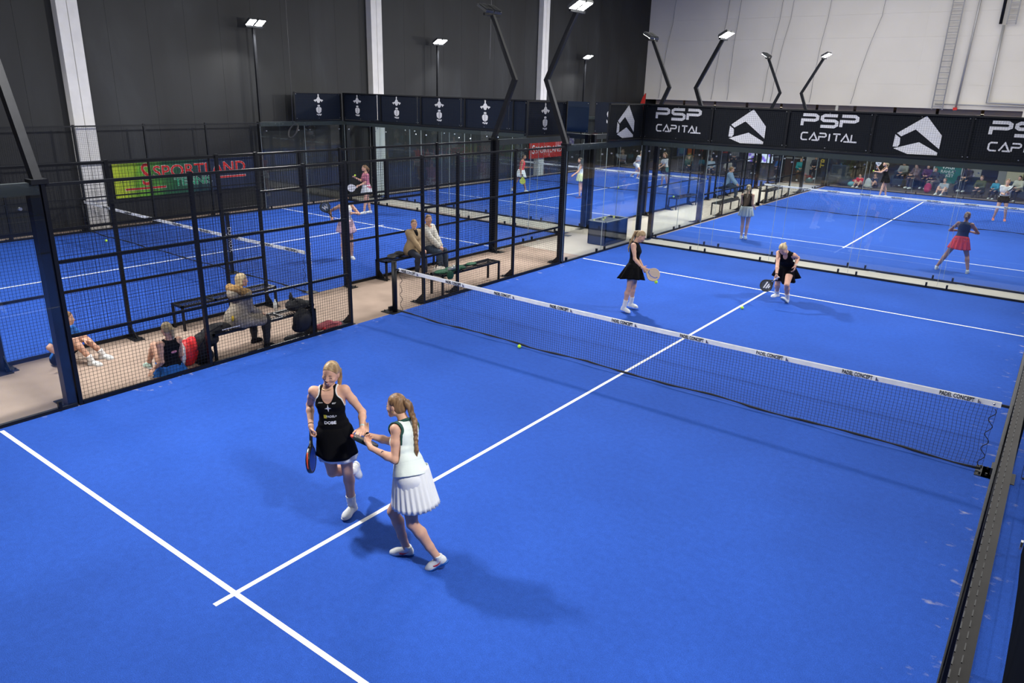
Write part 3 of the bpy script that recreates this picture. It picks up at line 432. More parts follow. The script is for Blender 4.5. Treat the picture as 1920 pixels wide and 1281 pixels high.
    def hand(s, F, q, d, n, curl=.3, spread=.02, thumb=None, k=.006):
        S = s.s*(1.08 if s.male else 1); w = s.J['w'+q]; d = nv(d); n = nv(np.asarray(n)-d*(d@np.asarray(n))); sd = np.cross(d, n)*(1 if q == 'R' else -1)
        # sd points to the thumb side
        F.cone(w, w+d*.03*S, .023*S, .024*S, .015)
        F.ell(w+d*.052*S, (np.array([.038, .048, .0145]))*S, (sd, d, n), .012)
        L = (.072, .080, .074, .058)
        for i in range(4):
            o = .030-.020*i; b = w+d*(.088-.004*abs(i-1))*S+sd*o*S; F.cone(w+d*.03*S+sd*o*.6*S, b, .011*S, .0095*S, .008)
            dd = nv(d+sd*spread*(1.5-i)); a_ = 0; p = b; r0 = .0092
            for j, (fr, cu) in enumerate(((.42, 1.2), (.32, 1.5), (.26, 1.0))):
                a_ += cu*curl; dr = dd*math.cos(a_)+n*math.sin(a_); p2 = p+dr*L[i]*fr*S; F.cone(p, p2, r0*S, (r0-.0009)*S, k); p = p2; r0 -= .0009
        t = thumb if thumb is not None else nv(d*.55+sd*.8+n*(.25+curl*.5)); b = w+d*.018*S+sd*.022*S
        p = b+t*.045*S; F.cone(b, p, .0125*S, .0105*S, .008); t2 = nv(t+d*.3+n*curl*.5-sd*.3); F.cone(p, p+t2*.032*S, .0105*S, .0085*S, k)
    def head(s, F, fine=True):
        J = s.J; S = s.s*.95; c = J['hd']; f = nv(J['hf']); u = nv(J['hu']-f*(f@J['hu'])); r = np.cross(f, u); s.hax = (r, f, u); s.hS = S; A = (r, f, u)
        P = lambda x, y, z: c+(r*x+f*y+u*z)*S; s.HP = P
        F.chain([J['nk']-s.sp*.06*s.s, J['nk']+nv(c-J['nk'])*.02-s.cf*.008, P(0, -.032, -.04)], [.050*s.s, .045*s.s*(1+.2*s.male), .044*s.s*(1+.2*s.male)], .02)
        F.ell(P(0, -.014, .030), np.array([.076, .094, .092])*S, A, .02)
        F.ell(P(0, .022, -.030), np.array([.061, .066, .072])*S, A, .03)
        F.cone(P(-.012, .062, -.086), P(.012, .062, -.086), .020*S, .020*S, .025)
        for q in (-1, 1):
            F.cone(P(q*.052, -.005, -.052), P(q*.022, .052, -.084), .020*S, .017*S, .02)
            F.ell(P(q*.038, .055, -.028), np.array([.024, .022, .022])*S, A, .02)
            if fine:
                F.ell(P(q*.076, -.008, -.010), np.array([.008, .017, .030])*S, (nv(r+f*q*.4), nv(f-r*q*.4), u), .006)
                F.ell(P(q*.031, .0935, .008), np.array([.015, .0060, .009])*S, A, .012, True)
        if fine:
            F.cone(P(0, .083, .010), P(0, .100, -.030), .0075*S, .0115*S, .010)
            for q in (-1, 1): F.cone(P(q*.009, .094, -.034), P(q*.012, .088, -.034), .0075*S, .007*S, .006)
            F.cone(P(-.012, .085, -.061), P(.012, .085, -.061), .0075*S, .0075*S, .008)
    def face(s, smile=False, lashes=(.03, .02, .015), iris=(.05, .12, .2), closed=False, beard=None, brow=(.16, .09, .05)):
        P = s.HP; S = s.hS; r, f, u = s.hax; fm = min(.0014, s.h*.3)
        for q in (-1, 1):
            if not closed:
                E = SDF(.001); E.ell(P(q*.031, .0785, .006), np.array([.0125, .0095, .0075])*S, s.hax); e = E.mesh('eye', .0022, mat('eye_white', (.62, .60, .58), .2), s.root); s.fix(e)
                E = SDF(.001); E.ell(P(q*.031, .0858, .0055), np.array([.0052, .003, .0052])*S, s.hax); i = E.mesh('iris', .0014, mat('iris_dark', iris, .2), e); s.fix(i)
            z = .0125 if not closed else .000
            E = SDF(.001); E.chain([P(q*.019, .0815, z-.004*(not closed)), P(q*.026, .0848, z+.0035*closed), P(q*.034, .0840, z+.004*closed), P(q*.0445, .0775, z-.002)], [.0012*S, .0019*S, .0021*S, .0014*S]); s.fix(E.mesh('eyelashes', fm, mat('lash_dark', lashes, .8), s.root))
            E = SDF(.001); E.chain([P(q*.017, .0878, .0295), P(q*.030, .0864, .0330), P(q*.045, .0780, .0275)], [.0020*S, .0024*S, .0012*S]); s.fix(E.mesh('eyebrow', fm, mat('brow_brown', brow, .9), s.root))
        w = .028 if smile else .019; zc = -.056 if smile else -.061
        E = SDF(.002); E.chain([P(-w, .0800, zc), P(-w*.5, .0890, -.0605), P(0, .0915, -.0605), P(w*.5, .0890, -.0605), P(w, .0800, zc)], [.0016*S, .0036*S, .0040*S, .0036*S, .0016*S])
        E.chain([P(-w*.85, .0800, zc-.004), P(-w*.45, .0875, -.0715), P(0, .0895, -.0740), P(w*.45, .0875, -.0715), P(w*.85, .0800, zc-.004)], [.0016*S, .0040*S, .0048*S, .0040*S, .0016*S]); s.fix(E.mesh('lips', fm, mat('lips_pink', (.48, .16, .14), .4), s.root))
        if smile:
            E = SDF(.001); E.chain([P(-w*.7, .0865, -.0640), P(0, .0935, -.0672), P(w*.7, .0865, -.0640)], [.0026*S, .0040*S, .0026*S]); s.fix(E.mesh('teeth', fm, mat('teeth_white', (.80, .78, .74), .25), s.root))
    def body(s, handspec, legs=True, fine=True, name='body', k=.02):
        F = SDF(.02); s.torso(F); 
        for q in 'LR':
            s.arm(F, q); s.leg(F, q)
            F.cone(s.J['a'+q], s.J['a'+q]-np.array([0, 0, .02]), .032*s.s, .030*s.s, .01)
            hs = handspec.get(q)
            if hs: s.hand(F, q, *hs)
        s.head(F, fine); o = F.mesh(name, s.h, s.skin, s.root); return s.fix(o)
    def hair(s, m, tail=None, tr=None, name='hair', full=0, top=.010, low=-.07, bun=None, knobs=0, hh=None, thr=.010):
        F = SDF(.012); P = s.HP; S = s.hS; r, f, u = s.hax
        F.ell(P(0, -.015, .0305), np.array([.0790, .0968, .0950])*S, s.hax)
        F.ell(P(0, -.040, -.01), np.array([.072, .070, .075])*S, s.hax, .02)
        if full:
            for q in (-1, 1): F.chain([P(q*.066, -.015, .02), P(q*.074, -.02, -.05), P(q*.066, -.03, -.12-full)], [.03*S, .03*S, .018*S])
            F.ell(P(0, -.06, -.07-full*.5), np.array([.07, .045, .09+full*.5])*S, s.hax, .02)
        # hairline, ears and nape
        n = nv(f*.80-u*.60); F.cut(P(0, 0, 0)+n*thr*S*1.0, n)
        for q in (-1, 1): F.ell(P(q*.085, .022, -.018), np.array([.03, .034, .045])*S, s.hax, .006, True)
        if not full: F.cone(P(0, -.2, -.145), P(0, .1, -.115), .07*S, .07*S, .01, True)
        else: F.ell(P(0, .07, -.07), np.array([.062, .075, .10])*S, s.hax, .01, True)
        hh = hh or max(s.h*.8, .0045)
        o = s.fix(F.mesh(name, hh, m, s.root))
        if bun: F = SDF(.01); F.ell(P(*bun[0]), np.array([1, 1, 1])*bun[1]*S, s.hax); s.fix(F.mesh('hair_bun', hh, m, s.root))
        if tail is not None:
            F = SDF(.008); pts = [np.asarray(t, float) for t in tail]
            if knobs:
                segs = []; 
                for i in range(knobs+1):
                    t = i/knobs*(len(pts)-1); a = min(int(t), len(pts)-2); segs.append(pts[a]+(pts[a+1]-pts[a])*(t-a))
                for i, p in enumerate(segs):
                    rr = tr[0]+(tr[1]-tr[0])*i/knobs; d = r*(.35 if i % 2 else -.35)*rr; F.ell(p+d, (rr*1.0, rr*1.0, rr*1.5), (r, f, u), .006)
            else: F.chain(pts, list(np.interp(np.arange(len(pts)), [0, (len(pts)-1)*.3, len(pts)-1], [tr[0], tr[0]*1.15, tr[1]])))
            s.fix(F.mesh('ponytail', hh, m, s.root))
        return o
    def shoe(s, q, d, m, sole, up=(0, 0, 1), sock=None, sockh=.14, swoosh=None, laces=True):
        S = s.s; a = s.J['a'+q]; d = nv(d); up = nv(np.asarray(up)-d*(d@np.asarray(up))); r = np.cross(d, up); g = max(0, s.h-.008)*.3
        F = SDF(.02); P = lambda x, y, z: a+(r*x+d*y+up*z)*S; A = (r, d, up)
        F.ell(P(0, -.030, -.040), np.array([.034, .038, .044])*S+g, A); F.cone(P(0, -.02, -.05), P(.0, .09, -.056), (.034)*S+g, .036*S+g)
        F.ell(P(.0, .105, -.062), np.array([.044, .062, .032])*S+g, A, .03); F.cone(P(0, -.012, -.02), P(0, .075, -.045), .030*S+g, .026*S+g, .02)
        F.cone(P(0, -.01, -.02), P(0, -.012, .012), .037*S+g, .040*S+g, .01); F.cut(P(0, 0, -.082), -up); F.cut(P(0, -.02, .016), nv(up-d*.35))
        hh = min(max(s.h*.8, .004), .010); o = s.fix(F.mesh('shoe', hh, m, s.root))
        F = SDF(.015); F.ell(P(0, -.030, -.075), np.array([.038, .046, .024])*S+g, A); F.cone(P(0, -.02, -.078), P(0, .10, -.08), .031*S+g, .036*S+g); F.ell(P(0, .105, -.078), np.array([.048, .068, .018])*S+g, A, .02)
        F.cut(P(0, 0, -.085), -up); F.cut(P(0, 0, -.062), up); k = F.mesh('sole', hh, sole, o); s.fix(k)
        if laces and s.h < .009:
            b = MB()
            for i in range(4):
                y = .030+.018*i; z = -.012-.0075*i
                b.tube([P(-.022, y, z-.006), P(0, y+.004, z+.004), P(.022, y, z-.006)], .0022*S, 5)
            b.tube([P(0, .022, -.004), P(.02, .04, .012), P(.034, .034, .004), P(.012, .026, -.002)], .0018*S, 5); b.tube([P(0, .022, -.004), P(-.02, .044, .012), P(-.034, .04, .002)], .0018*S, 5)
            s.fix(b.build('laces', mat('lace_white', (.7, .72, .74), .8), o))
        if swoosh:
            b = MB()
            for sd in (-1, 1):
                pts = [(-.035, -.022, 0), (.00, -.046, .5), (.028, -.054, 1), (.055, -.050, .9), (.062, -.042, .2)]
                up_, lo_ = [], []
                for y, z, w in pts:
                    x = sd*(.0385+.003*(y > .03)); up_.append(P(x, y, z+.007*w)); lo_.append(P(x, y, z-.005*w))
                n = len(pts); vs = up_+lo_+[v+r*sd*.002*S for v in up_+lo_]
                fs = [(i, i+1, n+i+1, n+i) for i in range(n-1)]+[(2*n+i, 3*n+i, 3*n+i+1, 2*n+i+1) for i in range(n-1)]+[(i, 2*n+i, 2*n+i+1, i+1) for i in range(n-1)]+[(n+i, n+i+1, 3*n+i+1, 3*n+i) for i in range(n-1)]
                b.add(vs, fs)
            s.fix(b.build('side_mark', swoosh, o))
        if sock is not None:
            F = SDF(.01); sh = nv(s.J['k'+q]-a); F.chain([P(0, -.004, -.01), a+sh*.05*S, a+sh*sockh*S], [.043*S+g, .044*S+g, .050*S+g]); F.cut(a+sh*sockh*S, sh)
            s.fix(F.mesh('sock', hh, sock, s.root))
    def top(s, m, name='tank_top', g=.009, t0=.0, cuts=(), sleeve=0, longs=False, neck=.495, waist=0, gsl=None, hem=None, k=.03, extra=None, hood=False, h=None, band=None, stub=False):
        F = SDF(k); s.torso(F, g, -1 if t0 < .0 else t0-.1, 9, True, k, waist); gs = g if gsl is None else gsl
        if stub:
            for q in 'LR': s.leg(F, q, g, .38)
        if sleeve:
            for q in 'LR': s.arm(F, q, gs, sleeve)
        if extra: extra(F)
        F.cut(s.pt(neck, 0, 0)+s.cf*0, s.sp)
        F.cut(s.pt(t0), -s.sp)
        if sleeve and sleeve <= 1:
            pass
        for c in cuts: getattr(F, c[0])(*c[1:], k=.005, sub=True)
        if band:
            K = SDF(.001)
            for c in cuts: getattr(K, c[0])(*c[1:])
            F.keep = (K, band)
        return s.fix(F.mesh(name, h or s.h, m, s.root))
    def armholes(s, r=.062, inn=.0, low=.355):
        out = []
        for q, n in ((-1, 'sL'), (1, 'sR')):
            a = s.J[n]; c = s.pt(.44, q*(.155-inn)); e = s.pt(low, q*(.165-inn*.3)); o = s.pt(.46, q*(.26))
            out += [('cone', c, e, r*s.s, r*.70*s.s), ('cone', s.pt(.455, q*.16), s.J['e'+n[1]], r*.92*s.s, .044*s.s), ('cone', c, o, r*s.s, r*1.4*s.s)]
        return out
    def bottoms(s, m, name='trousers', g=.012, upto=1.95, t1=.13, g2=None):
        F = SDF(.02); s.torso(F, g, -1, t1, False)
        for q in 'LR': s.leg(F, q, g, upto, .02, g2)
        F.cut(s.pt(t1-.02), s.sp); return s.fix(F.mesh(name, s.h, m, s.root))
    def skirt(s, m, name='skirt', t=.10, off=0, L=.36, w0=(.148, .100), w1=(.235, .20), pleats=14, amp=.02, sway=(0, 0), parent=None, drop=(0, 0, -1), n=112, th=.004, nr=10, lift=None, back=0, fold=0, yoke=True):
        """flared skirt hanging from the waist, as a closed thin shell"""
        if yoke: s.bottoms(m, 'under_shorts', .007+max(0, s.h-.010), .34, t+.01)
        S = s.s; c = s.pt(t, 0, off); R = s.rt(t); Fw = s.pf; dn = nv(-s.sp*.5+np.array(drop, float)*.5); V = []; rnd = random.Random(len(s.parts)+3); ph = [rnd.uniform(0, 6.28) for _ in range(3)]
        Rh = nv(R-dn*(R@dn)); Fh = nv(Fw-dn*(Fw@dn))
        for i in range(nr+1):
            u = i/nr; e = u**.8
            for j in range(n):
                a = 2*math.pi*j/n; pl = 1+amp/.18*u*math.sin(pleats*a+ph[0])*(1+.3*math.sin(3*a+ph[1]))
                if fold: pl = 1+amp/.18*u*(2*abs(((pleats*a/6.2832) % 1)-.5)-.5)
                rw = (w0[0]+(w1[0]-w0[0])*e)*pl; rf = (w0[1]+(w1[1]-w0[1])*e)*pl
                rf *= 1+back*u*(math.sin(a) < 0)*abs(math.sin(a))
                p = c+(Rh*u+R*(1-u))*math.cos(a)*rw*S+(Fh*u+Fw*(1-u))*math.sin(a)*rf*S+dn*L*u*S*(1+.04*math.sin(2*a+ph[2])*u)+(Rh*sway[0]+Fh*sway[1])*u*u*S
                if lift: p = p+np.array([0, 0, 1])*lift*u*u*max(0, math.sin(a))*S
                V.append(p)
        V = np.array(V); cen = np.repeat(np.array([V[i*n:(i+1)*n].mean(0) for i in range(nr+1)]), n, 0); o = V-cen; inn = V-o/np.linalg.norm(o, axis=1)[:, None]*th*S
        N = len(V); A = np.concatenate([V, inn]); Q = []
        for i in range(nr):
            for j in range(n):
                a, b = i*n+j, i*n+(j+1) % n; Q.append((a, a+n, b+n, b)); Q.append((N+a, N+b, N+b+n, N+a+n))
        for j in range(n):
            b = (j+1) % n; Q.append((j, b, N+b, N+j)); Q.append((nr*n+j, N+nr*n+j, N+nr*n+b, nr*n+b))
        return s.fix(np_mesh(name, A, np.array(Q), m, parent or s.root))
    def shell(s, F, name, m, h=None, parent=None): return s.fix(F.mesh(name, h or s.h, m, parent or s.root))

# ---------------------------------------------------------------- padel racket
def racket(loc, d, n, face_col, edge_col, grip_col, label, logo=None, holes=True, face2=None, group=None, L=.455):
    """loc: middle of the handle; d: direction handle to head; n: face normal"""
    loc = Vector(loc); d = Vector(d).normalized(); n = Vector(n); n = (n-d*n.dot(d)).normalized(); r = d.cross(n)
    M = frame(loc, r, d)   # x across, y along, z normal
    root = empty('padel_racket', loc, label, 'racket', group)
    def outline(g=0):
        pts = []
        for i in range(48):
            a = -math.pi/2+2*math.pi*i/48; x = .128*math.cos(a); y = .225+.130*math.sin(a)
            if math.sin(a) < 0: x *= 1-.25*(-math.sin(a))**1.5
            pts.append((x*(1-g/.13), .225+(y-.225)*(1-g/.13)))
        return pts
    def filled(name, pts, t, z, m, holes_=None, bev=0):
        cu = bpy.data.curves.new(name, 'CURVE'); cu.dimensions = '2D'; cu.fill_mode = 'BOTH'; cu.extrude = t/2; cu.bevel_depth = bev
        def sp(ps):
            q = cu.splines.new('POLY'); q.points.add(len(ps)-1)
            for i, p in enumerate(ps): q.points[i].co = (p[0], p[1], 0, 1)
            q.use_cyclic_u = True
        sp(pts)
        for hx, hy, hr in holes_ or (): sp([(hx+hr*math.cos(2*math.pi*i/8), hy+hr*math.sin(2*math.pi*i/8)) for i in range(8)][::-1])
        t_ = bpy.data.objects.new(name, cu); COL.objects.link(t_); dg = bpy.context.evaluated_depsgraph_get()
        me = bpy.data.meshes.new_from_object(t_.evaluated_get(dg)); bpy.data.objects.remove(t_)
        me.transform(Matrix.Translation((0, 0, z))); me.transform(Matrix.Translation(-loc) @ M); me.materials.clear(); me.materials.append(m)
        o = bpy.data.objects.new(name, me); COL.objects.link(o); o.parent = root; return o
    H = []
    if holes:
        for i in range(-4, 5):
            for j in range(-4, 5):
                x = i*.021; y = .225+j*.021+(.0105 if i % 2 else 0)
                if (x/.095)**2+((y-.225)/.098)**2 < 1: H.append((x, y, .0055))
    filled('hitting_face', outline(.012), .034, 0, face_col, H)
    # frame ring
    b = MB(); pts = outline(.004); T = Matrix.Translation(-loc) @ M; k = len(pts); ring = []
    prof = [(-.010, -.019), (.006, -.019), (.010, -.012), (.010, .012), (.006, .019), (-.010, .019)]
    vs = []
    for i, (x, y) in enumerate(pts):
        o = Vector((x, y-.225, 0)).normalized()
        for pr, z in prof: vs.append(T @ Vector((x+o.x*pr, y+o.y*pr, z)))
    fs = [(i*6+j, ((i+1) % k)*6+j, ((i+1) % k)*6+(j+1) % 6, i*6+(j+1) % 6) for i in range(k) for j in range(6)]
    b.add(vs, fs); b.build('frame', edge_col, root, True)
    b = MB()
    for sx in (-1, 1): b.tube([T @ Vector((sx*.008, .045, 0)), T @ Vector((sx*.022, .08, 0)), T @ Vector((sx*.06, .118, 0))], [.013, .013, .015], 8)
    b.build('throat', edge_col, root, True)
    b = MB(); b.tube([T @ Vector((0, -.075, 0)), T @ Vector((0, -.068, 0)), T @ Vector((0, .05, 0))], [.019, .0165, .0155], 10); b.build('grip', grip_col, root, True)
    if logo: logo(T, root)
    return root
def ball(loc, label, r=.0335):
    b = MB(); n, m = 16, 10; vs = [(0, 0, r)]; 
    for i in range(1, m):
        for j in range(n): vs.append((r*math.sin(math.pi*i/m)*math.cos(2*math.pi*j/n), r*math.sin(math.pi*i/m)*math.sin(2*math.pi*j/n), r*math.cos(math.pi*i/m)))
    vs.append((0, 0, -r)); fs = [(0, 1+j, 1+(j+1) % n) for j in range(n)]
    for i in range(m-2):
        for j in range(n): a = 1+i*n+j; c = 1+i*n+(j+1) % n; fs.append((a, a+n, c+n, c))
    l = len(vs)-1; fs += [(l, l-n+(j+1) % n, l-n+j) for j in range(n)]
    b.add(vs, fs); o = b.build('padel_ball', BALLM, None, True); o.location = loc; tag(o, label, 'ball')
    s_ = MB(); s_.tube([(r*1.0*math.cos(a)*math.cos(.45*math.sin(2*a)), r*1.0*math.sin(a)*math.cos(.45*math.sin(2*a)), r*1.0*math.sin(.45*math.sin(2*a))) for a in [2*math.pi*i/40 for i in range(41)]], .0012, 4)
    s_.build('seam', mat('seam_white', (.8, .85, .7), .8), o, True); return o

from mathutils.bvhtree import BVHTree
def drape(o, target, d, off=.003, back=.2):
    """lay a flat print onto a garment: move each vertex along d onto the target mesh"""
    d = Vector(d).normalized(); t = target.data; tr = BVHTree.FromPolygons([v.co[:] for v in t.vertices], [p.vertices[:] for p in t.polygons])
    zs = [v.co.dot(d) for v in o.data.vertices]; z0 = max(zs)
    for v in o.data.vertices:
        h = z0-v.co.dot(d); p = v.co-d*(back-h); hit = tr.ray_cast(p, d, .5)
        if hit[0] is not None: v.co = hit[0]-d*(off+ (0 if h < 1e-5 else min(h, .002)))
    return o
# ---------------------------------------------------------------- the hall
def struct(b, name, m, parent=None): return tag(b.build(name, m, parent), kind='structure')
struct(MB().box((-13.2, -6, -.20), (26, 56, 0)), 'floor', CARPET)
WALLB = ramp_mat('black_wall_paint', [(.34, (.005, .0056, .0066)), (.50, (.0085, .0096, .011)), (.62, (.014, .0155, .0175)), (.74, (.028, .031, .034))], .55, .62, 6, (1, 1, .35), .6)
WALLW = ramp_mat('white_wall_paint', [(.3, (.78, .74, .66)), (.7, (.83, .79, .71))], .5, .6, 3, (1, 1, 1))
wl = struct(MB().box((-13.3, -6, 0), (-13.03, 56, 12)), 'wall_left', mat('wall_core_dark', (.012, .012, .013), .8))
y = -5.4; k = 0
while y < 56:
    tag(MB().box((-13.035, y+.002, 0), (-13.0, min(y+1.197, 56), 12)).build('panel', WALLB, wl), kind='structure'); y += 1.2
wb = struct(MB().box((-13, 45.03, 4.02), (26, 45.3, 12)), 'wall_back', mat('wall_core_grey', (.70, .68, .62), .8))
z = 4.0
while z < 12:
    for x0 in np.arange(-13, 26, 7.8):
        tag(MB().box((x0+.0005, 45.0, z+.002), (x0+7.7995, 45.035, min(z+1.149, 12))).build('panel', WALLW, wb), kind='structure')
    z += 1.15
struct(MB().box((-13, 41.75, 0), (26, 55.8, .006)), 'floor', mat('lounge_floor_dark', (.07, .06, .055), .95, var=.15, vscale=2))  # dark sheet laid over the beige floor beyond the far glass
struct(MB().box((-13, 55.8, 0), (26, 56, 4)), 'wall_lounge', mat('lounge_wall', (.10, .095, .09), .8))
struct(MB().box((26, -6, 0), (26.2, 56, 12)), 'wall_right', mat('wall_grey', (.10, .10, .105), .8))
struct(MB().box((-13, -6.2, 0), (26, -6, 12)), 'wall_front', mat('wall_grey', (.10, .10, .105), .8))
struct(MB().box((-13.2, -6.2, 12), (26.2, 45.3, 12.2)), 'ceiling', mat('ceiling_dark', (.05, .052, .06), .9))
struct(MB().box((-13, 45.3, 4.3), (26, 56, 4.5)), 'ceiling', mat('lounge_ceiling', (.42, .36, .28), .8))
struct(MB().box((-12.9, 19.95, .0), (10.6, 21.05, .003)).box((-2.3, 17.2, 0), (-.2, 19.95, .003)).box((-2.3, 21.05, 0), (-.2, 41, .003)), 'floor', GREYED)  # pale patches over the carpet; grey cast of the glass put into their colour
for x0_ in np.arange(-12.6, 7.4, 2.05):
    tag(MB().box((x0_, 46.0, 3.66), (x0_+1.9, 46.08, 4.0)).build('trim_3', mat('soffit_beige', (.62, .52, .40), .7)), kind='structure')
tb = MB()
for x in np.arange(-12.6, 12, 1.5): tb.box((x, 46.2, 3.80), (x+.30, 55.8, 4.30))
struct(tb, 'trim_1', mat('warm_beam', (.38, .28, .18), .7))
struct(MB().box((7.55, 44.94, 3.62), (26, 45.3, 4.02)), 'trim_2', WALLW)
# pale concrete columns standing against the black wall
COLM = mat('pale_column', (.80, .78, .74), .7, bump=.2, bscale=20, var=.05, vscale=3)
for i, yy in enumerate((9.98, 21.35, 32.95)):
    c = MB().box((-13.0, yy, 0), (-12.72, yy+.27, 12)).box((-13.0, yy+.29, 0), (-12.72, yy+.56, 12)).box((-13, yy+.26, 0), (-12.78, yy+.30, 12)).build('wall_column', COLM)
    tag(c, ['pale concrete column left of the green and red banner', 'pale concrete column behind the row of ship banners', 'pale concrete column above the far red banner'][i], 'column', 'pale columns on the black wall')
    at_origin(c, (-12.85, yy+.3, 0))
# cables hanging from the roof
CAB = mat('cable_grey', (.20, .20, .21), .6)
def cable(pts, label, r=.010, m=CAB):
    b = MB(); P = [Vector(p) for p in pts]; q = []
    for i in range(len(P)-1):
        for t in range(4): q.append(P[i].lerp(P[i+1], t/4)+Vector((.03*math.sin(i*1.7+t), .03*math.cos(i+t*1.3), 0)))
    q.append(P[-1]); b.tube(q, r, 5); o = b.build('hanging_cable', m, None, True); at_origin(o, P[0]); return tag(o, label, 'cable', 'cables hanging from the roof')
for x0, dx, lb in ((-11.4, -.5, 'thin cable on the white wall nearest the black corner'), (-8.0, -.4, 'thin cable left of the first lit lamp on the white wall'), (-7.3, -.1, 'thin cable just right of the first lit lamp on the white wall'),
                   (-4.9, -.35, 'thin cable behind the dark lamp head on the white wall'), (-4.3, -.5, 'thin cable right of the dark lamp head on the white wall'), (-2.3, -.3, 'thin cable behind the far lit lamp on the white wall'), (.4, -.8, 'thin wavy cable in the middle of the white wall')):
    cable([(x0+.3, 44.9, 11.9), (x0, 44.9, 8.5), (x0+dx*.6, 44.9, 6.2), (x0+dx, 44.9, 4.1)], lb)
b = MB(); P = [(-5.52, 12.0, 12), (-5.55, 12.0, 8), (-5.56, 12, 4.4), (-5.58, 12.0, 3.30)]; b.tube(P, .008, 5)
b.tube([(-5.58+.20*math.cos(a)*(1-.03*a), 12+.10*math.sin(a), 3.15+.16*math.sin(a)) for a in np.linspace(1.5, 14, 46)], .008, 5)
o = b.build('hanging_cable', mat('cable_dark', (.03, .03, .035), .6), None, True); at_origin(o, P[0]); tag(o, 'dark cable ending in a loose coil above the left court', 'cable')
o = MB().tube([(-6.05, 20.4, 12), (-6.08, 20.4, 6), (-6.10, 20.4, 5.2)], .008, 5).build('hanging_cable', CAB, None, True); at_origin(o, (-6.05, 20.4, 12)); tag(o, 'thin cable between the middle and right pale columns', 'cable')
# wall ladders and pipes on the white wall
LAD = mat('ladder_steel', (.30, .30, .32), .4, .6)
def ladder(x0, x1, z0, z1, label):
    r = empty('wall_ladder', ((x0+x1)/2, 44.8, z0), label, 'ladder')
    for x in (x0, x1): at_origin(MB().box((x-.025, 44.78, z0), (x+.025, 44.84, z1)).build('rail', LAD), ((x0+x1)/2, 44.8, z0)).parent = r
    z = z0+.15
    while z < z1:
        o = at_origin(MB().box((x0, 44.79, z), (x1, 44.83, z+.03)).build('rung', LAD), ((x0+x1)/2, 44.8, z0)); o.parent = r; z += .27
    for o in r.children: o.location = (0, 0, 0)
    return r
ladder(3.60, 4.08, 3.95, 11.9, 'long steel ladder fixed to the white wall left of the pipe')
ladder(6.05, 6.42, 7.92, 11.9, 'short steel ladder ending high on the white wall')
PIPE = mat('pipe_grey', (.42, .42, .43), .35, .3)
def pipe(pts, r, label, m=PIPE):
    o = MB().tube(pts, r, 8).build('wall_pipe', m, None, True); at_origin(o, pts[0]); return tag(o, label, 'pipe')
pipe([(4.78, 44.85, 12), (4.72, 44.85, 7), (4.66, 44.85, 3.9)], .05, 'tall grey pipe just right of the long wall ladder')
pipe([(5.78, 44.8, 12), (5.80, 44.8, 7.95)], .07, 'black pipe beside the short high ladder', STEEL)
pipe([(5.95, 44.85, 7.9), (5.97, 44.85, 4.35), (8.4, 44.85, 4.30), (20, 44.85, 4.25)], .06, 'grey pipe bending right near the foot of the white wall')
pipe([(3.7, 44.85, 4.22), (7, 44.85, 4.22), (20, 44.85, 4.1)], .03, 'thin grey pipe running along the bottom of the white wall')
o = MB().box((4.56, 44.75, 3.95), (4.74, 44.9, 4.08)).build('red_valve_box', mat('red_plastic', (.6, .02, .01), .4)); tag(at_origin(o, (4.65, 44.8, 3.95)), 'small red box at the foot of the tall grey pipe', 'box')

# ---------------------------------------------------------------- courts
def clone_off(o, dx, dy): c = copy_tree(o); c.location = (o.location.x+dx, o.location.y+dy, o.location.z); return c
def court_floor(ox, oy, label, length=20.0, e=.0):
    t = MB().box((-e, 0, .0), (10+e, length, .004)).build('padel_turf', TURF); t.location = (ox, oy, 0); tag(t, label, 'turf', kind='thing')
    def line(lo, hi): MB().box((lo[0], lo[1], .004), (hi[0], hi[1], .006)).build('white_line', LINE, t)
    line((0, 3.025), (10, 3.075)); line((0, length-3.075), (10, length-3.025)); MB().box((4.975, 2.85, .004), (5.025, length-2.85, .0065)).build('white_line', LINE, t); return t
court_floor(0, 0, 'blue turf of the nearest court with white service lines', e=.074)
court_floor(-12.4, -.2, 'blue turf of the left court beyond the carpeted aisle', 19.7)
court_floor(0, 21, 'blue turf of the court behind the glass back wall')
court_floor(-12.4, 21, 'blue turf of the far left court below the dark wall')
court_floor(10.25, 0, 'blue turf strip at the right edge beyond the fence')

def wires(b, a, d, L, z0, z1, w=.0034, step=.0508, fine=1):
    """welded mesh in the plane through a along unit d"""
    a = Vector(a); d = Vector(d); n = Vector((-d.y, d.x, 0)); h = w/2; x = step*.5
    while x < L:
        p = a+d*x
        b.add([(p+d*h*s1+n*h*s2+Vector((0, 0, zz)))[:] for zz in (z0, z1) for s1, s2 in ((-1, -1), (1, -1), (1, 1), (-1, 1))], [(0, 1, 5, 4), (1, 2, 6, 5), (2, 3, 7, 6), (3, 0, 4, 7)]); x += step
    z = z0+step*.5
    while z < z1:
        p = a+n*w; q = p+d*L
        b.add([(c+n*h*s2+Vector((0, 0, z+h*s1)))[:] for c in (p, q) for s1, s2 in ((-1, -1), (1, -1), (1, 1), (-1, 1))], [(0, 1, 5, 4), (1, 2, 6, 5), (2, 3, 7, 6), (3, 0, 4, 7)]); z += step
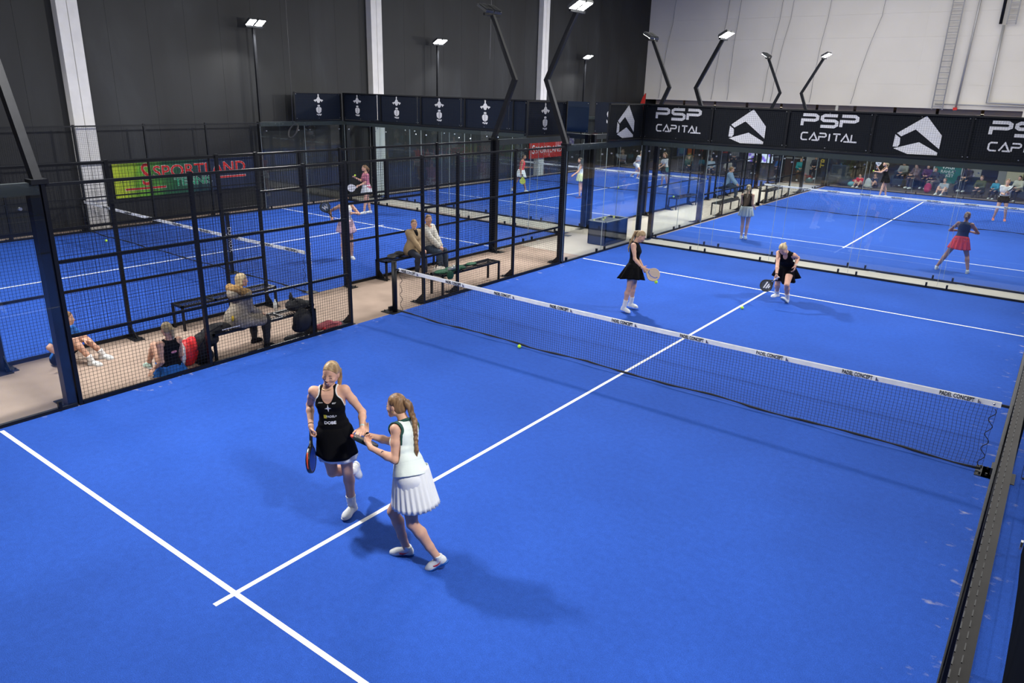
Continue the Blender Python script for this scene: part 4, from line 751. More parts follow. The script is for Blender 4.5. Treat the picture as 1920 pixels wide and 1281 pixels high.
def fence(x, segs, out, label, oy, group=None, posts_h=3.0, gate=None, slim=False):
    """mesh fence in a plane x=const. segs: list of post y's (consecutive posts bound one mesh bay). out: +1/-1 outer side"""
    r = empty('mesh_fence', (x, oy+segs[0], 0), label, 'fence', group); O = Vector(r.location)
    def loc(b, name, m): o = b.build(name, m, r); o.data.transform(Matrix.Translation(-O)); return o
    for i, yy in enumerate(segs):
        y_ = oy+yy; wd = .05
        b = MB().box((x-.031+out*.036, y_-wd/2, 0), (x+.031+out*.036, y_+wd/2, posts_h)) if not slim else MB().box((x+.002, y_-wd/2, 0), (x+.036, y_+wd/2, posts_h-.02)); loc(b, 'post', STEEL)
        b = MB().box((x+out*.02, y_-.09, 0), (x+out*.34, y_+.09, .012)) if out > 0 else MB().box((x+out*.34, y_-.09, 0), (x+out*.02, y_+.09, .012))
        b.add([(x+out*.085, y_-.008, .012), (x+out*.28, y_-.008, .012), (x+out*.085, y_-.008, .20), (x+out*.085, y_+.008, .012), (x+out*.28, y_+.008, .012), (x+out*.085, y_+.008, .20)], [(0, 1, 2), (3, 5, 4), (0, 3, 4, 1), (1, 4, 5, 2), (2, 5, 3, 0)])
        for q in (-.06, .06): b.tube([(x+out*.28, y_+q, .01), (x+out*.28, y_+q, .04)], .014, 6)
        if not slim: loc(b, 'foot_plate', STEEL2)
    for a, c in zip(segs[:-1], segs[1:]):
        for z in (0.02, .98, 1.98, 2.96):
            if slim: loc(MB().box((x+.004, oy+a+.03, z-.02), (x+.03, oy+c-.03, z+.02 if z < 2.5 else z)), 'rail', STEEL)
            else: loc(MB().box((x+out*.02-.02, oy+a+.03, z-.02), (x+out*.02+.02, oy+c-.03, z+.02 if z > .5 else z+.04)), 'rail', STEEL)
        b = MB(); wires(b, (x-out*.006, oy+a+.03, 0), (0, 1, 0), c-a-.06, .05, 2.95); loc(b, 'wire_mesh', WIRE)
    return r
def lintel(x, y0, y1, out, oy, label, group=None):
    """the mesh bay over a gate opening"""
    r = empty('gate_lintel', (x, oy+y0, 2.25), label, 'gate frame', group); O = Vector(r.location)
    def loc(b, name, m): o = b.build(name, m, r); o.data.transform(Matrix.Translation(-O)); return o
    ym = (y0+y1)/2
    for z in (2.25, 2.96): loc(MB().box((x+out*.02-.02, oy+y0+.03, z-.02), (x+out*.02+.02, oy+y1-.03, z+.02)), 'rail', STEEL)
    loc(MB().box((x+out*.02-.03, oy+ym-.03, 2.27), (x+out*.02+.03, oy+ym+.03, 2.94)), 'post', STEEL)
    b = MB(); wires(b, (x-out*.006, oy+y0+.03, 0), (0, 1, 0), y1-y0-.06, 2.27, 2.94); loc(b, 'wire_mesh', WIRE)
    return r
PLATE = mat('bracket_pale', (.62, .64, .66), .5)
def glass_wall(p0, p1, npan, out, label, group=None, top=True, h=3.0, clamps=True, name='glass_wall', postends=(1, 1), low=0):
    """glass panes between p0 and p1 (2D), steel base and head rails; out = unit 2D vector to the outside"""
    p0 = Vector((*p0, 0)); p1 = Vector((*p1, 0)); d = (p1-p0); L = d.length; d.normalize(); n = Vector((*out, 0))
    r = empty(name, p0, label, 'glass wall', group)
    def pb(s0, s1, o0, o1, z0, z1, nm, m, par=r):
        c = [d*s+n*o for s, o in ((s0, o0), (s1, o0), (s1, o1), (s0, o1))]
        vs = [(*v[:2], z0) for v in c]+[(*v[:2], z1) for v in c]
        return MB().add(vs, [(0, 3, 2, 1), (4, 5, 6, 7), (0, 1, 5, 4), (1, 2, 6, 5), (2, 3, 7, 6), (3, 0, 4, 7)]).build(nm, m, par)
    w = L/npan
    pb(0, L, -.006, .045, 0, .05, 'base_rail', STEEL2); pb(0, L, .015, .10, h-.15, h, 'head_rail', mat('head_rail_grey', (.032, .040, .043), .45, spec=.35))
    for i in range(npan):
        g = pb(i*w+.006, (i+1)*w-.006, .000, .012, .03, h-.02, 'glass_pane', GLASS)
        pb(i*w+.004, i*w+.010, -.001, .013, .075, h-.15, 'pane_edge', mat('pane_edge_light', (.35, .42, .42), .3), g)
        for s_ in ((.22, w-.22) if clamps else ()):
            pb(i*w+s_-.02, i*w+s_+.02, -.025, .03, .045, .14, 'clamp', STEEL, g)
        for s_ in (.25, w-.25):
            c = d*(i*w+s_)-n*.006+Vector((0, 0, h-.30)); b = MB().tube([c-n*.008, c+n*.03], .020, 8); b.build('bolt', BOLT, g)
        if clamps:
            s_ = i*w+.42; b = MB().prism([(math.cos(t)*.085, math.sin(t)*.05) for t in np.linspace(0, math.pi, 9)], d*s_+n*.075+Vector((0, 0, .004)), d, n, (0, 0, .01)); b.build('bracket', PLATE, g)
    for i in range(npan+1):
        if (i == 0 and not postends[0]) or (i == npan and not postends[1]): continue
        s = min(max(i*w, .05), L-.05)
        if i in (0, npan) or low: pb(s-.06, s+.06, .02, .16, 0, h, 'post', STEEL); pb(s-.10, s+.10, .16, .40, 0, .012, 'foot_plate', STEEL2)
    return r
def upper_mesh(p0, p1, out, z0, z1, label, group=None, npan=5):
    p0 = Vector((*p0, 0)); p1 = Vector((*p1, 0)); d = (p1-p0); L = d.length; d.normalize(); n = Vector((*out, 0)); r = empty('upper_mesh', p0+Vector((0, 0, z0)), label, 'fence', group); O = Vector(r.location)
    def loc(b, nm, m): o = b.build(nm, m, r); o.data.transform(Matrix.Translation(-O)); return o
    b = MB(); wires(b, p0-n*.02, d, L, z0+.04, z1-.03, w=.0030); loc(b, 'wire_mesh', WIRE)
    for z in (z0+.02, z1-.02): loc(MB().bar(p0+Vector((0, 0, z)), p1+Vector((0, 0, z)), .04), 'rail', STEEL)
    for i in range(npan+1):
        c = p0+d*(L*i/npan); loc(MB().bar(c+n*.02+Vector((0, 0, z0)), c+n*.02+Vector((0, 0, z1)), .04, .04, d), 'post', STEEL)
    return r
XL, XR = -.08, 10.082
# nearest court, left side
fence(XL, [4.05, 6, 8, 8.88], -1, 'black mesh fence of the nearest court left of the net gap', 0)
fence(XL, [10.84, 11.9, 13.9, 15.92], -1, 'black mesh fence of the nearest court right of the net gap', 0)
lintel(XL, 8.88, 10.84, -1, 0, 'mesh lintel over the gate gap beside the nearest net')
glass_wall((XL, -.1), (XL, 4.0), 2, (-1, 0), 'glass side wall at the near left corner of the nearest court')
glass_wall((XL, 16.0), (XL, 20.0), 2, (-1, 0), 'glass side wall left of the woman in the black dress', postends=(1, 0))
upper_mesh((XL, 18.0), (XL, 20.0), (-1, 0), 3, 4, 'mesh strip holding the single arrowhead banner at the corner', npan=1)
glass_wall((XL, 20.0), (XR, 20.0), 5, (0, 1), 'glass back wall of the nearest court under the arrowhead banners', postends=(1, 1))
upper_mesh((XL, 20.0), (XR, 20.0), (0, 1), 3, 4, 'long mesh strip in front of the black lettered banners')
# right side: seen edge on from above
r = fence(XR-.010, [4, 6, 8, 10, 12, 14, 16, 18, 20], 1, 'black mesh fence along the right side seen edge-on from above', 0, slim=True)
b = MB().box((10.066, .2, 2.96), (10.106, 20, 3.0)); o = b.build('top_rail', mat('rail_worn_grey', (.017, .016, .016), .7, var=.2, spec=.2)); o.data.transform(Matrix.Translation(-Vector(r.location))); o.parent = r
b = MB()
for yy in np.arange(.3, 20, .0508):
    b.box((10.066, yy, 2.998), (10.069, yy+.03, 3.002)); b.box((10.084, yy+.02, 2.998), (10.0865, yy+.05, 3.002))
o = b.build('wire_end', WIRE); tag(o, kind='stuff'); o.data.transform(Matrix.Translation(-Vector(r.location))); o.parent = r
# left court
LX, LXW = -2.42, -12.4
fence(LX, [4, 5.95, 7.9, 8.72], 1, 'mesh fence of the left court behind the fur-hooded coat', -.05)
fence(LX, [10.77, 11.75, 13.8, 15.95], 1, 'mesh fence of the left court behind the seated pair', -.05)
lintel(LX, 8.72, 10.77, 1, -.05, 'mesh lintel over the gate gap of the left court')
glass_wall((LX, -.2), (LX, 3.9), 2, (1, 0), 'glass side wall of the left court at the far left edge')
glass_wall((LX, 15.95), (LX, 19.5), 2, (1, 0), 'glass side wall of the left court near its back corner')
glass_wall((LXW, 19.5), (LX, 19.5), 5, (0, 1), 'glass back wall of the left court under the ship banners')
upper_mesh((LXW, 19.5), (LX, 19.5), (0, 1), 3, 4, 'long mesh strip in front of the ship banners')
upper_mesh((LX, 17.5), (LX, 19.5), (1, 0), 3, 4, 'mesh strip holding the rightmost ship banner', npan=1)
upper_mesh((LXW, 17.3), (LXW, 19.4), (-1, 0), 3, 4, 'mesh strip holding the leftmost ship banner', npan=1)
fence(LXW, [-.2, 1.8, 3.8, 5.8, 7.8, 9.8, 11.8, 13.8, 15.8], -1, 'tall mesh fence in front of the black wall', 0)
glass_wall((LXW, 15.8), (LXW, 19.5), 2, (-1, 0), 'glass panes against the black wall left of the ship banners')
# court behind the back glass
glass_wall((XL, 21.0), (XR, 21.0), 5, (0, -1), 'second glass wall standing just behind the back glass', postends=(1, 1))
glass_wall((XL, 21.0), (XL, 25.0), 2, (-1, 0), 'glass side wall with the low dark bench behind it', postends=(0, 1))
fence(XL, [25.05, 27, 29, 29.9], -1, 'mesh fence of the back court left of its net gap', 0)
fence(XL, [31.84, 33, 35, 36.95], -1, 'mesh fence of the back court right of its net gap', 0)
glass_wall((XL, 37.0), (XL, 41.0), 2, (-1, 0), 'glass side wall at the far corner near the lounge')
glass_wall((XL, 41.0), (XR, 41.0), 5, (0, 1), 'far glass wall in front of the spectators')
# far left court
glass_wall((LXW, 21.0), (LX, 21.0), 5, (0, -1), 'near glass wall of the far left court')
glass_wall((LX, 21.0), (LX, 25.0), 2, (1, 0), 'glass side wall of the far left court at its near corner', postends=(1, 1))
fence(LX, [25.05, 27, 29, 29.9], 1, 'mesh fence of the far left court left of its net gap', 0)
fence(LX, [31.84, 33, 35, 36.95], 1, 'mesh fence of the far left court behind the man in the blue jacket', 0)
glass_wall((LX, 37.0), (LX, 41.0), 2, (1, 0), 'glass side wall of the far left court near the lounge')
glass_wall((LXW, 41.0), (LX, 41.0), 5, (0, 1), 'far glass wall of the far left court')
glass_wall((LXW, 21.0), (LXW, 41.0), 10, (-1, 0), 'glass side wall along the black wall of the far left court', clamps=False)

# ---------------------------------------------------------------- nets
NETM = mat('net_cord', (.008, .009, .012), .8); TAPE = mat('net_tape_white', (.78, .79, .80), .7, bump=.4, bscale=14, var=.06, vscale=9)
INK = mat('print_black', (.01, .01, .012), .6); INKB = mat('print_navy', (.02, .03, .22), .6)
def net(ox, yy, W, label, texts=(), detail=True, pad=None, post_top=.99, sides=(1, 1), step=.045):
    r = empty('padel_net', (ox, yy, 0), label, 'net'); rnd = random.Random(int(ox*7+yy)); b = MB()
    nx = int(W/step); zs = np.arange(.06, .855, step*.92); w = .0036 if detail else .0045
    ox_ = lambda x, z: (math.sin(x*9+z*4)*.006+math.sin(x*2.3)*.012)*max(0, 1-z/.80)
    top = lambda x: .88+.035*(2*x/W-1)**2
    def pt_(x, z): zz = z/.86*(top(x)-.03); return (x+(.010*math.sin(z*11+x*5) if x < .6 or x > W-.6 else .004*math.sin(z*9+x*3)), ox_(x, z), zz)
    for i in range(1, nx):
        x = i*step; pts = [pt_(x, z) for z in np.linspace(.05, .86, 5)]
        for a, c in zip(pts[:-1], pts[1:]): b.add([(p[0]+dx, p[1]+dy, p[2]) for p in (a, c) for dx, dy in ((-w/2, 0), (w/2, -w/2), (w/2, w/2))], [(0, 1, 4, 3), (1, 2, 5, 4), (2, 0, 3, 5)])
    for z in zs:
        pts = [pt_(x, z) for x in np.linspace(.05, W-.05, 26)]
        for a, c in zip(pts[:-1], pts[1:]): b.add([(p[0], p[1]+dy, p[2]+dz) for p in (a, c) for dy, dz in ((-w/2, 0), (w/2, -w/2), (w/2, w/2))], [(0, 1, 4, 3), (1, 2, 5, 4), (2, 0, 3, 5)])
    tag(b.build('net_mesh', NETM, r), kind='stuff')
    xs = np.linspace(.03, W-.02, 60); b = MB(); vs = []; fs = []
    for x in xs:
        t = top(x); wv = .004*math.sin(x*13)+.003*math.sin(x*29)
        for dy, dz in ((-.008+wv, -.062), (-.010+wv, 0), (0, .010), (.010+wv, 0), (.008+wv, -.062)): vs.append((x, dy, t+dz))
    for i in range(len(xs)-1):
        for j in range(5): fs.append((i*5+j, i*5+(j+1) % 5, (i+1)*5+(j+1) % 5, (i+1)*5+j))
    b.add(vs, fs).build('net_tape', TAPE, r, False)
    pts = [(x, .01*math.sin(x*5)-.01, .045+.012*math.sin(x*3+1)+.006*rnd.random()) for x in np.linspace(.06, W-.06, 70)]
    MB().tube(pts, [.013+.004*math.sin(i*1.3) for i in range(70)], 6).build('bottom_cord', NETM, r, True)
    if detail:
        for e, s_ in ((.03, 1), (W-.03, -1)):
            MB().tube([(e+s_*(.05+.03*math.sin(t*3.1)), .006*math.sin(t*5), .06+t*.095) for t in np.linspace(0, 8, 40)], .005, 5).build('side_lacing', NETM, r, True)
            MB().tube([(e+s_*.06, -.012, top(e)-.03), (e+s_*.06, .012, top(e)-.03)], .012, 8).build('eyelet', BOLT, r, True)
    for s_, px in ((0, -.10), (1, W+.13)):
        if not sides[s_]: continue
        p = MB().tube([(px, 0, 0), (px, 0, post_top)], .052, 12).build('net_post', STEEL, r, True)
        MB().box((px-.24, -.16, 0), (px+.10, .16, .012)).tube([(px-.19, -.10, .01), (px-.19, -.10, .04)], .014, 6).tube([(px-.19, .10, .01), (px-.19, .10, .04)], .014, 6).build('foot_plate', STEEL2, p)
        MB().tube([(px, 0, post_top), (px, 0, post_top+.012)], [.056, .05], 12).build('cap', STEEL2, p)
        MB().bar((px, 0, top(0)-.03), (.05 if s_ == 0 else W-.03, 0, top(0)-.03), .02, .03).build('tension_strap', NETM, p)
        MB().box((px-.09, -.10, .03), (px-.05, .10, .12)).build('winch', STEEL2, p)
    for x in texts:
        M = frame((x-.06, -.0155, top(x)-.029), (1, 0, 0), (0, 0, 1))
        text_mesh('lettering', 'PADEL CONCEPT', .072, INK, M, r, .001, .66, .0016)
        M2 = frame((x+.165, -.0165, top(x)-.052), (1, 0, 0), (0, 0, 1))
        for k_, (lx, hh) in enumerate(((0, .046), (.012, .030), (.024, .018))):
            b = MB(); p = [M2@Vector(q) for q in ((lx, 0, 0), (lx+.009, 0, 0), (lx+.009, hh, 0), (lx, hh, 0), (lx, 0, .002), (lx+.009, 0, .002), (lx+.009, hh, .002), (lx, hh, .002))]
            b.add(p, [(0, 3, 2, 1), (4, 5, 6, 7), (0, 1, 5, 4), (1, 2, 6, 5), (2, 3, 7, 6), (3, 0, 4, 7)]).build('emblem_bar', INKB if k_ else INK, r)
    return r
net(0, 10, 10, 'net across the nearest court with repeated black lettering on its white tape', (.36, 1.50, 2.64, 3.82, 5.0, 6.16, 7.31, 8.45, 9.58), post_top=1.02)
net(LXW, 9.75, 9.93, 'net of the left court seen through two mesh fences', (1.4, 2.6, 3.8, 5.0, 6.2, 7.4, 8.6, 9.5), sides=(1, 0), step=.05)
net(0, 31, 10, 'net of the court behind the back glass', (.6, 1.7, 2.8, 4, 5.1, 6.3, 7.5, 8.7, 9.6), detail=False, step=.05)
net(LXW, 31, 9.95, 'net of the far left court', (1, 2.2, 3.4, 4.6, 5.8, 7, 8.2, 9.4), detail=False, step=.05)
net(10.3, 10, 9.9, 'net of the right-hand court at the right edge', (), detail=False, sides=(1, 0))
# padded uprights of the left court net
for px, lb in ((-5.20, 'black padded upright standing in the middle of the left court net'), (-2.50, 'black padded upright at the aisle end of the left court net')):
    r = empty('padded_upright', (px, 9.72 if px < -4 else 9.84, 0), lb, 'post')
    MB().box((-.034, -.034, .02), (.034, .034, 1.42 if px > -4 else 1.36)).build('pad', mat('vinyl_black', (.008, .009, .012), .3), r)
    MB().box((-.045, -.045, 1.42 if px > -4 else 1.36), (.045, .045, 1.50 if px > -4 else 1.42)).build('cap', STEEL, r)
    text_mesh('lettering', 'DUOXOX', .13, WHITE, frame((.057, -.005, .80), (0, -.03, -1), (0, 1, 0)) if False else frame((.036, 0, .80), (0, 0, -1), (0, 1, 0)), r, .001, 1.0, -.002)
    MB().box((-.14, -.12, 0), (.14, .12, .012)).build('foot_plate', STEEL2, r)

# ---------------------------------------------------------------- banners
def banner(p0, p1, z0, z1, out, m, label, group=None):
    p0 = Vector((*p0, 0)); p1 = Vector((*p1, 0)); d = (p1-p0); L = d.length; d.normalize(); n = Vector((*out, 0)); c = (p0+p1)/2+Vector((0, 0, (z0+z1)/2))
    b = MB(); nx = 12; vs = []; fs = []
    for j in range(2):
        for i in range(nx+1):
            for k_ in range(3):
                s = i/nx; z = (z0-c.z)+(z1-z0)*k_/2; wv = .004*math.sin(s*9+k_*2)*(0 < i < nx)
                vs.append(tuple(d*(s-.5)*L+n*(j*.006+wv)+Vector((0, 0, z))))
    N = (nx+1)*3
    for i in range(nx):
        for k_ in range(2):
            a = i*3+k_; fs += [(a, a+3, a+4, a+1), (N+a, N+a+1, N+a+4, N+a+3)]
    for i in range(nx): fs += [(i*3, N+i*3, N+i*3+3, i*3+3), (i*3+2, i*3+5, N+i*3+5, N+i*3+2)]
    fs += [(0, 1, N+1, N), (1, 2, N+2, N+1), (nx*3, N+nx*3, N+nx*3+1, nx*3+1), (nx*3+1, N+nx*3+1, N+nx*3+2, nx*3+2)]
    o = b.add(vs, fs).build('banner', m); o.location = c; tag(o, label, 'banner', group)
    for s in (-.5, 0, .5):
        for z in (z0-c.z+.05, z1-c.z-.05):
            q = d*s*(L-.08)+Vector((0, 0, z)); MB().tube([q-n*.010, q-n*.004], .014, 6).build('tie', BOLT, o)
    return o, c, d, n
# letter strokes for the wide lettering: unit height 1
LET = {'P': [[(0, 0), (0, .52), (.72, .52), (.86, .64), (.86, .86), (.72, 1), (0, 1)]], 'S': [[(.9, 1), (.18, 1), (.04, .86), (.04, .66), (.16, .53), (.76, .53), (.9, .40), (.9, .14), (.76, 0), (0, 0)]],
       'C': [[(.85, 1), (.2, 1), (.03, .8), (.03, .2), (.2, 0), (.85, 0)]], 'A': [[(0, 0), (.5, 1), (1.0, 0), (.32, 0)]], 'I': [[(0, 0), (0, 1)]], 'T': [[(-.05, 1), (.85, 1)], [(.4, 1), (.4, 0)]], 'L': [[(0, 1), (0, 0), (.7, 0)]]}
def wide(word, h, x, y, adv, sx):
    L = []
    for ch, a in zip(word, adv):
        for ln in LET[ch]: L.append([(x+p[0]*h*sx, y+p[1]*h) for p in ln])
        x += a*h
    return L
def psp_text(M, par):
    strokes('lettering', wide('PSP', .26, -.64, .10, (1.75, 1.85, 1), 1.62), .072, WHITE, M, par)
    strokes('lettering', wide('CAPITAL', .17, -.62, -.24, (1.25, 1.35, 1.45, .55, 1.15, 1.35, 1), 1.12), .034, WHITE, M, par)
def arrow_logo(M, par, sx=1.0):
    def pl(pts): p = [(a*sx, b) for a, b in pts]; b = MB().prism(p, M@Vector((0, 0, 0)), M.to_3x3()@Vector((1, 0, 0)), M.to_3x3()@Vector((0, 1, 0)), M.to_3x3()@Vector((0, 0, .003))); b.build('logo_shape', WHITE, par)
    pl([(-.46, .03), (.10, .44), (.48, .02), (.48, -.28), (-.08, .13), (-.36, -.04)]); pl([(-.49, .0), (-.37, -.08), (-.36, -.22), (-.40, -.28), (-.50, -.28)]); pl([(-.48, -.32), (.04, -.15), (.46, -.36), (.46, -.42), (-.16, -.43)])
XB = [-.08, 1.95, 3.96, 5.99, 8.04, 10.09]
nm = ['first black banner with wide white lettering, nearest the corner', 'black banner with the white arrowhead, left one over the back glass', 'middle black banner with wide white lettering over the back glass', 'black banner with the white arrowhead, right one over the back glass', 'black banner with white lettering cut by the right edge']
for i in range(5):
    o, c, d, n = banner((XB[i]+.01, 20.045), (XB[i+1]-.01, 20.045), 3.05, 3.98, (0, 1), BANNERB, nm[i])
    M = frame((0, -.010, 0), (1, 0, 0), (0, 0, 1))
    psp_text(M, o) if i % 2 == 0 else arrow_logo(M, o)
o, c, d, n = banner((XL-.045, 18.02), (XL-.045, 19.98), 3.05, 3.98, (-1, 0), BANNERB, 'black banner with a white arrowhead on the side wall at the corner')
arrow_logo(frame((.010, 0, 0), (0, 1, 0), (0, 0, 1)), o)
MATTE = mat('banner_back', (.003, .004, .006), .95, spec=.03)
banner((10.165, .30), (10.165, 2.5), 3.0, 3.98, (1, 0), MATTE, 'dark banner seen edge-on at the lower right corner of the view')
def ship_logo(M, par):
    u, v, w = (M.to_3x3()@Vector(q) for q in ((1, 0, 0), (0, 1, 0), (0, 0, .003))); o0 = M@Vector((0, 0, 0))
    sh = [[(-.03, .40), (-.02, .33), (-.06, .29), (-.08, .25), (-.10, .24), (-.20, .22), (-.21, .19), (-.17, .185), (-.16, .15), (-.13, .15), (-.12, .19), (-.08, .19), (-.05, .13), (0, .11), (.05, .13), (.08, .19), (.12, .19), (.13, .15), (.16, .15), (.17, .185), (.21, .19), (.20, .22), (.10, .24), (.08, .25), (.06, .29), (.02, .33), (.03, .40), (0, .43)],
          [(-.06, .03), (-.05, -.01), (.05, -.01), (.06, .03), (.03, .05), (-.03, .05)], [(-.12, -.07), (-.07, -.03), (-.008, -.02), (-.008, -.25), (-.10, -.20), (-.12, -.14)], [(.12, -.07), (.12, -.14), (.10, -.20), (.008, -.25), (.008, -.02), (.07, -.03)],
          [(-.11, -.26), (-.08, -.28), (-.05, -.26), (-.02, -.29), (.02, -.26), (.05, -.29), (.08, -.26), (.11, -.27), (.10, -.31), (.05, -.33), (.02, -.30), (-.02, -.33), (-.06, -.30), (-.10, -.31)]]
    for p in sh: MB().prism(p, o0, u, v, w).build('logo_shape', WHITE, par)
SB = [LXW, -10.42, -8.44, -6.46, -4.48, LX]
sn = ['ship banner just right of the left corner', 'second ship banner along the back of the left court', 'middle ship banner along the back of the left court', 'fourth ship banner, partly behind the bent lamp mast', 'plain end panel']
XS = [LXW, -10.6, -8.6, -6.55, -4.55]
cxs = [(-12.4, -10.62), (-10.6, -8.62), (-8.6, -6.62), (-6.6, -4.62)]
for i, (a, c_) in enumerate(cxs):
    o, c, d, n = banner((a+.01, 19.545), (c_, 19.545), 3.05, 3.98, (0, 1), BANNER, 'navy '+sn[i], 'navy ship banners')
    ship_logo(frame(({0: -.15, 1: -.0, 2: .04, 3: .04}[i], -.010, 0), (1, 0, 0), (0, 0, 1)), o)
banner((-4.6, 19.545), (LX-.02, 19.545), 3.05, 3.98, (0, 1), BANNER, 'plain navy panel between the bent mast and the rightmost ship banner')
o, c, d, n = banner((LX-.045, 17.5), (LX-.045, 19.48), 3.05, 3.98, (1, 0), BANNER, 'rightmost navy ship banner, facing into the left court', 'navy ship banners') if False else banner((LX-.05, 17.45), (LX-.05, 19.45), 3.05, 3.98, (-1, 0), BANNER, 'rightmost navy ship banner, hanging on the aisle side of the left court', 'navy ship banners')
ship_logo(frame((.012, 0, 0), (0, 1, 0), (0, 0, 1)), o)
o, c, d, n = banner((LXW-.045, 17.35), (LXW-.045, 19.4), 3.05, 3.98, (-1, 0), BANNER, 'leftmost navy ship banner, against the black wall', 'navy ship banners')
ship_logo(frame((.012, 0, 0), (0, 1, 0), (0, 0, 1)), o)
# banners of the far left court
BLUEB = mat('banner_deep_blue', (.008, .030, .075), .5)
o, c, d, n = banner((-4.6, 20.94), (-2.5, 20.94), 3.05, 3.98, (0, 1), BLUEB, 'deep blue banner with half a white ring, left of the arrowhead corner')
M = frame((-.17, -.010, .0), (1, 0, 0), (0, 0, 1)); strokes('ring', [[(.34*math.cos(a), .36*math.sin(a)) for a in np.linspace(-1.5, 1.5, 18)]], .045, WHITE, M, o); MB().tube([M@Vector((.06, -.05, 0)), M@Vector((.06, -.05, .003))], .15, 16).build('disc', WHITE, o)
o, c, d, n = banner((-2.36, 21.1), (-2.36, 23.1), 3.05, 3.98, (-1, 0), BANNER, 'navy banner with slanted white letters behind the corner arrowhead')
text_mesh('lettering', 'SA', .55, WHITE, frame((.012, .1, -.02), (0, 1, 0), (0, 0, 1)), o, .001, 1.3, .01)
# wall banners
GRN = bpy.data.materials.new('banner_green_navy'); GRN.use_nodes = True; MATS['gn'] = GRN; nt = GRN.node_tree; bs = nt.nodes['Principled BSDF']; bs.inputs['Roughness'].default_value = .5
tc = nt.nodes.new('ShaderNodeTexCoord'); sx = nt.nodes.new('ShaderNodeSeparateXYZ'); nt.links.new(tc.outputs['Object'], sx.inputs[0]); mr = nt.nodes.new('ShaderNodeMapRange')
nz_ = nt.nodes.new('ShaderNodeTexNoise'); nz_.inputs['Scale'].default_value = 3; nt.links.new(tc.outputs['Object'], nz_.inputs['Vector']); ad = nt.nodes.new('ShaderNodeMath'); ad.operation = 'MULTIPLY_ADD'; ad.inputs[1].default_value = 1.0
nt.links.new(nz_.outputs[0], ad.inputs[0]); nt.links.new(sx.outputs[1], ad.inputs[2]); mr.inputs[1].default_value = -2.2; mr.inputs[2].default_value = 3.4; nt.links.new(ad.outputs[0], mr.inputs[0])
cr = nt.nodes.new('ShaderNodeValToRGB'); e = cr.color_ramp.elements; e[0].color = (.50, .62, .02, 1); e[0].position = .08; e[1].color = (.008, .02, .06, 1); e[1].position = .62
for p_, c_ in ((.20, (.14, .42, .02)), (.34, (.01, .12, .03)), (.50, (.005, .06, .045))): q_ = e.new(p_); q_.color = (*c_, 1)
nt.links.new(mr.outputs[0], cr.inputs[0]); nt.links.new(cr.outputs[0], bs.inputs['Base Color'])
REDP = mat('print_red', (.62, .012, .008), .5); GREENP = mat('print_green', (.02, .36, .17), .5)
o = MB().box((-.02, -2.45, -.51), (.02, 2.45, .51)).build('sports_banner', GRN); o.location = (-12.93, 13.38, 1.31); tag(o, 'green and navy wall banner with red outlined lettering', 'banner')
M = frame((.021, 0, 0), (0, 1, 0), (0, 0, 1))
def T(s, sz, x, y, m_, mo, sx_=1, **k_):
    text_mesh('lettering', s, sz, mo, M@Matrix.Translation((x, y, .000)), o, .001, sx_, .013, **k_); text_mesh('lettering', s, sz, m_, M@Matrix.Translation((x, y, .004)), o, .001, sx_, .006, **k_)
T('SPORTLAND', .52, .42, .19, REDP, WHITE, 1.12); T('TENNIS', .34, .10, -.16, GREENP, WHITE, 1.15); T('S', .95, -1.45, .12, REDP, WHITE, .8)
for x0, x1, yy in ((-2.15, -.85, -.26), (.95, 2.05, -.10)):
    strokes('underline', [[(x0, yy), (x1, yy)]], .075, WHITE, M, o, .002); strokes('underline', [[(x0+.01, yy), (x1-.01, yy)]], .055, REDP, M, o, .005)
o = MB().box((-.02, -1.53, -.48), (.02, 1.53, .48)).build('sports_banner', mat('banner_red', (.50, .02, .01), .5)); o.location = (-12.55, 33.4, 1.42); tag(o, 'red wall banner with white lettering beyond the far left court', 'banner')
text_mesh('lettering', 'SPORTLAND', .50, WHITE, frame((.022, .25, -.08), (0, 1, 0), (0, 0, 1)), o, .001, .9, -.004); text_mesh('lettering', 'S', .62, WHITE, frame((.022, -1.18, -.05), (0, 1, 0), (0, 0, 1)), o, .001, .9, .004)

# ---------------------------------------------------------------- lamp masts
LEDM = mat('led_on', (1, 1, 1), .3, emit=60, ecolor=(1, .99, .96)); HEADM = mat('lamp_housing', (.10, .105, .11), .4, .5)
mast_lab = {(10.2, 4): 'bent lamp mast outside the right edge, nearest', (10.2, 16): 'bent lamp mast outside the right edge, second', (10.2, 25): 'bent lamp mast of the back court outside the right edge', (10.2, 37): 'farthest bent lamp mast outside the right edge', (-.12, 4): 'bent black lamp mast cut off by the left edge', (-.12, 16): 'bent lamp mast with the big lit lamp at the top', (-.12, 25): 'bent lamp mast with the lit lamp on the left of the white wall', (-.12, 37): 'smallest bent lamp mast with a lit lamp before the white wall',
            (-2.42, 4): 'bent lamp mast of the left court outside the left edge', (-2.42, 16): 'bent lamp mast whose unlit lamp backs face us, left of centre', (-2.42, 25): 'bent lamp mast with unlit lamp backs at the edge of the white wall', (-2.42, 37): 'far bent lamp mast with unlit lamp backs before the white wall',
            (-12.62, 4): 'straight lamp mast outside the left edge', (-12.62, 16): 'tall straight mast with the brightest lamp on the black wall', (-12.62, 25): 'straight lit mast left of the centre column', (-12.62, 37): 'straight lit mast between the column and the white wall'}
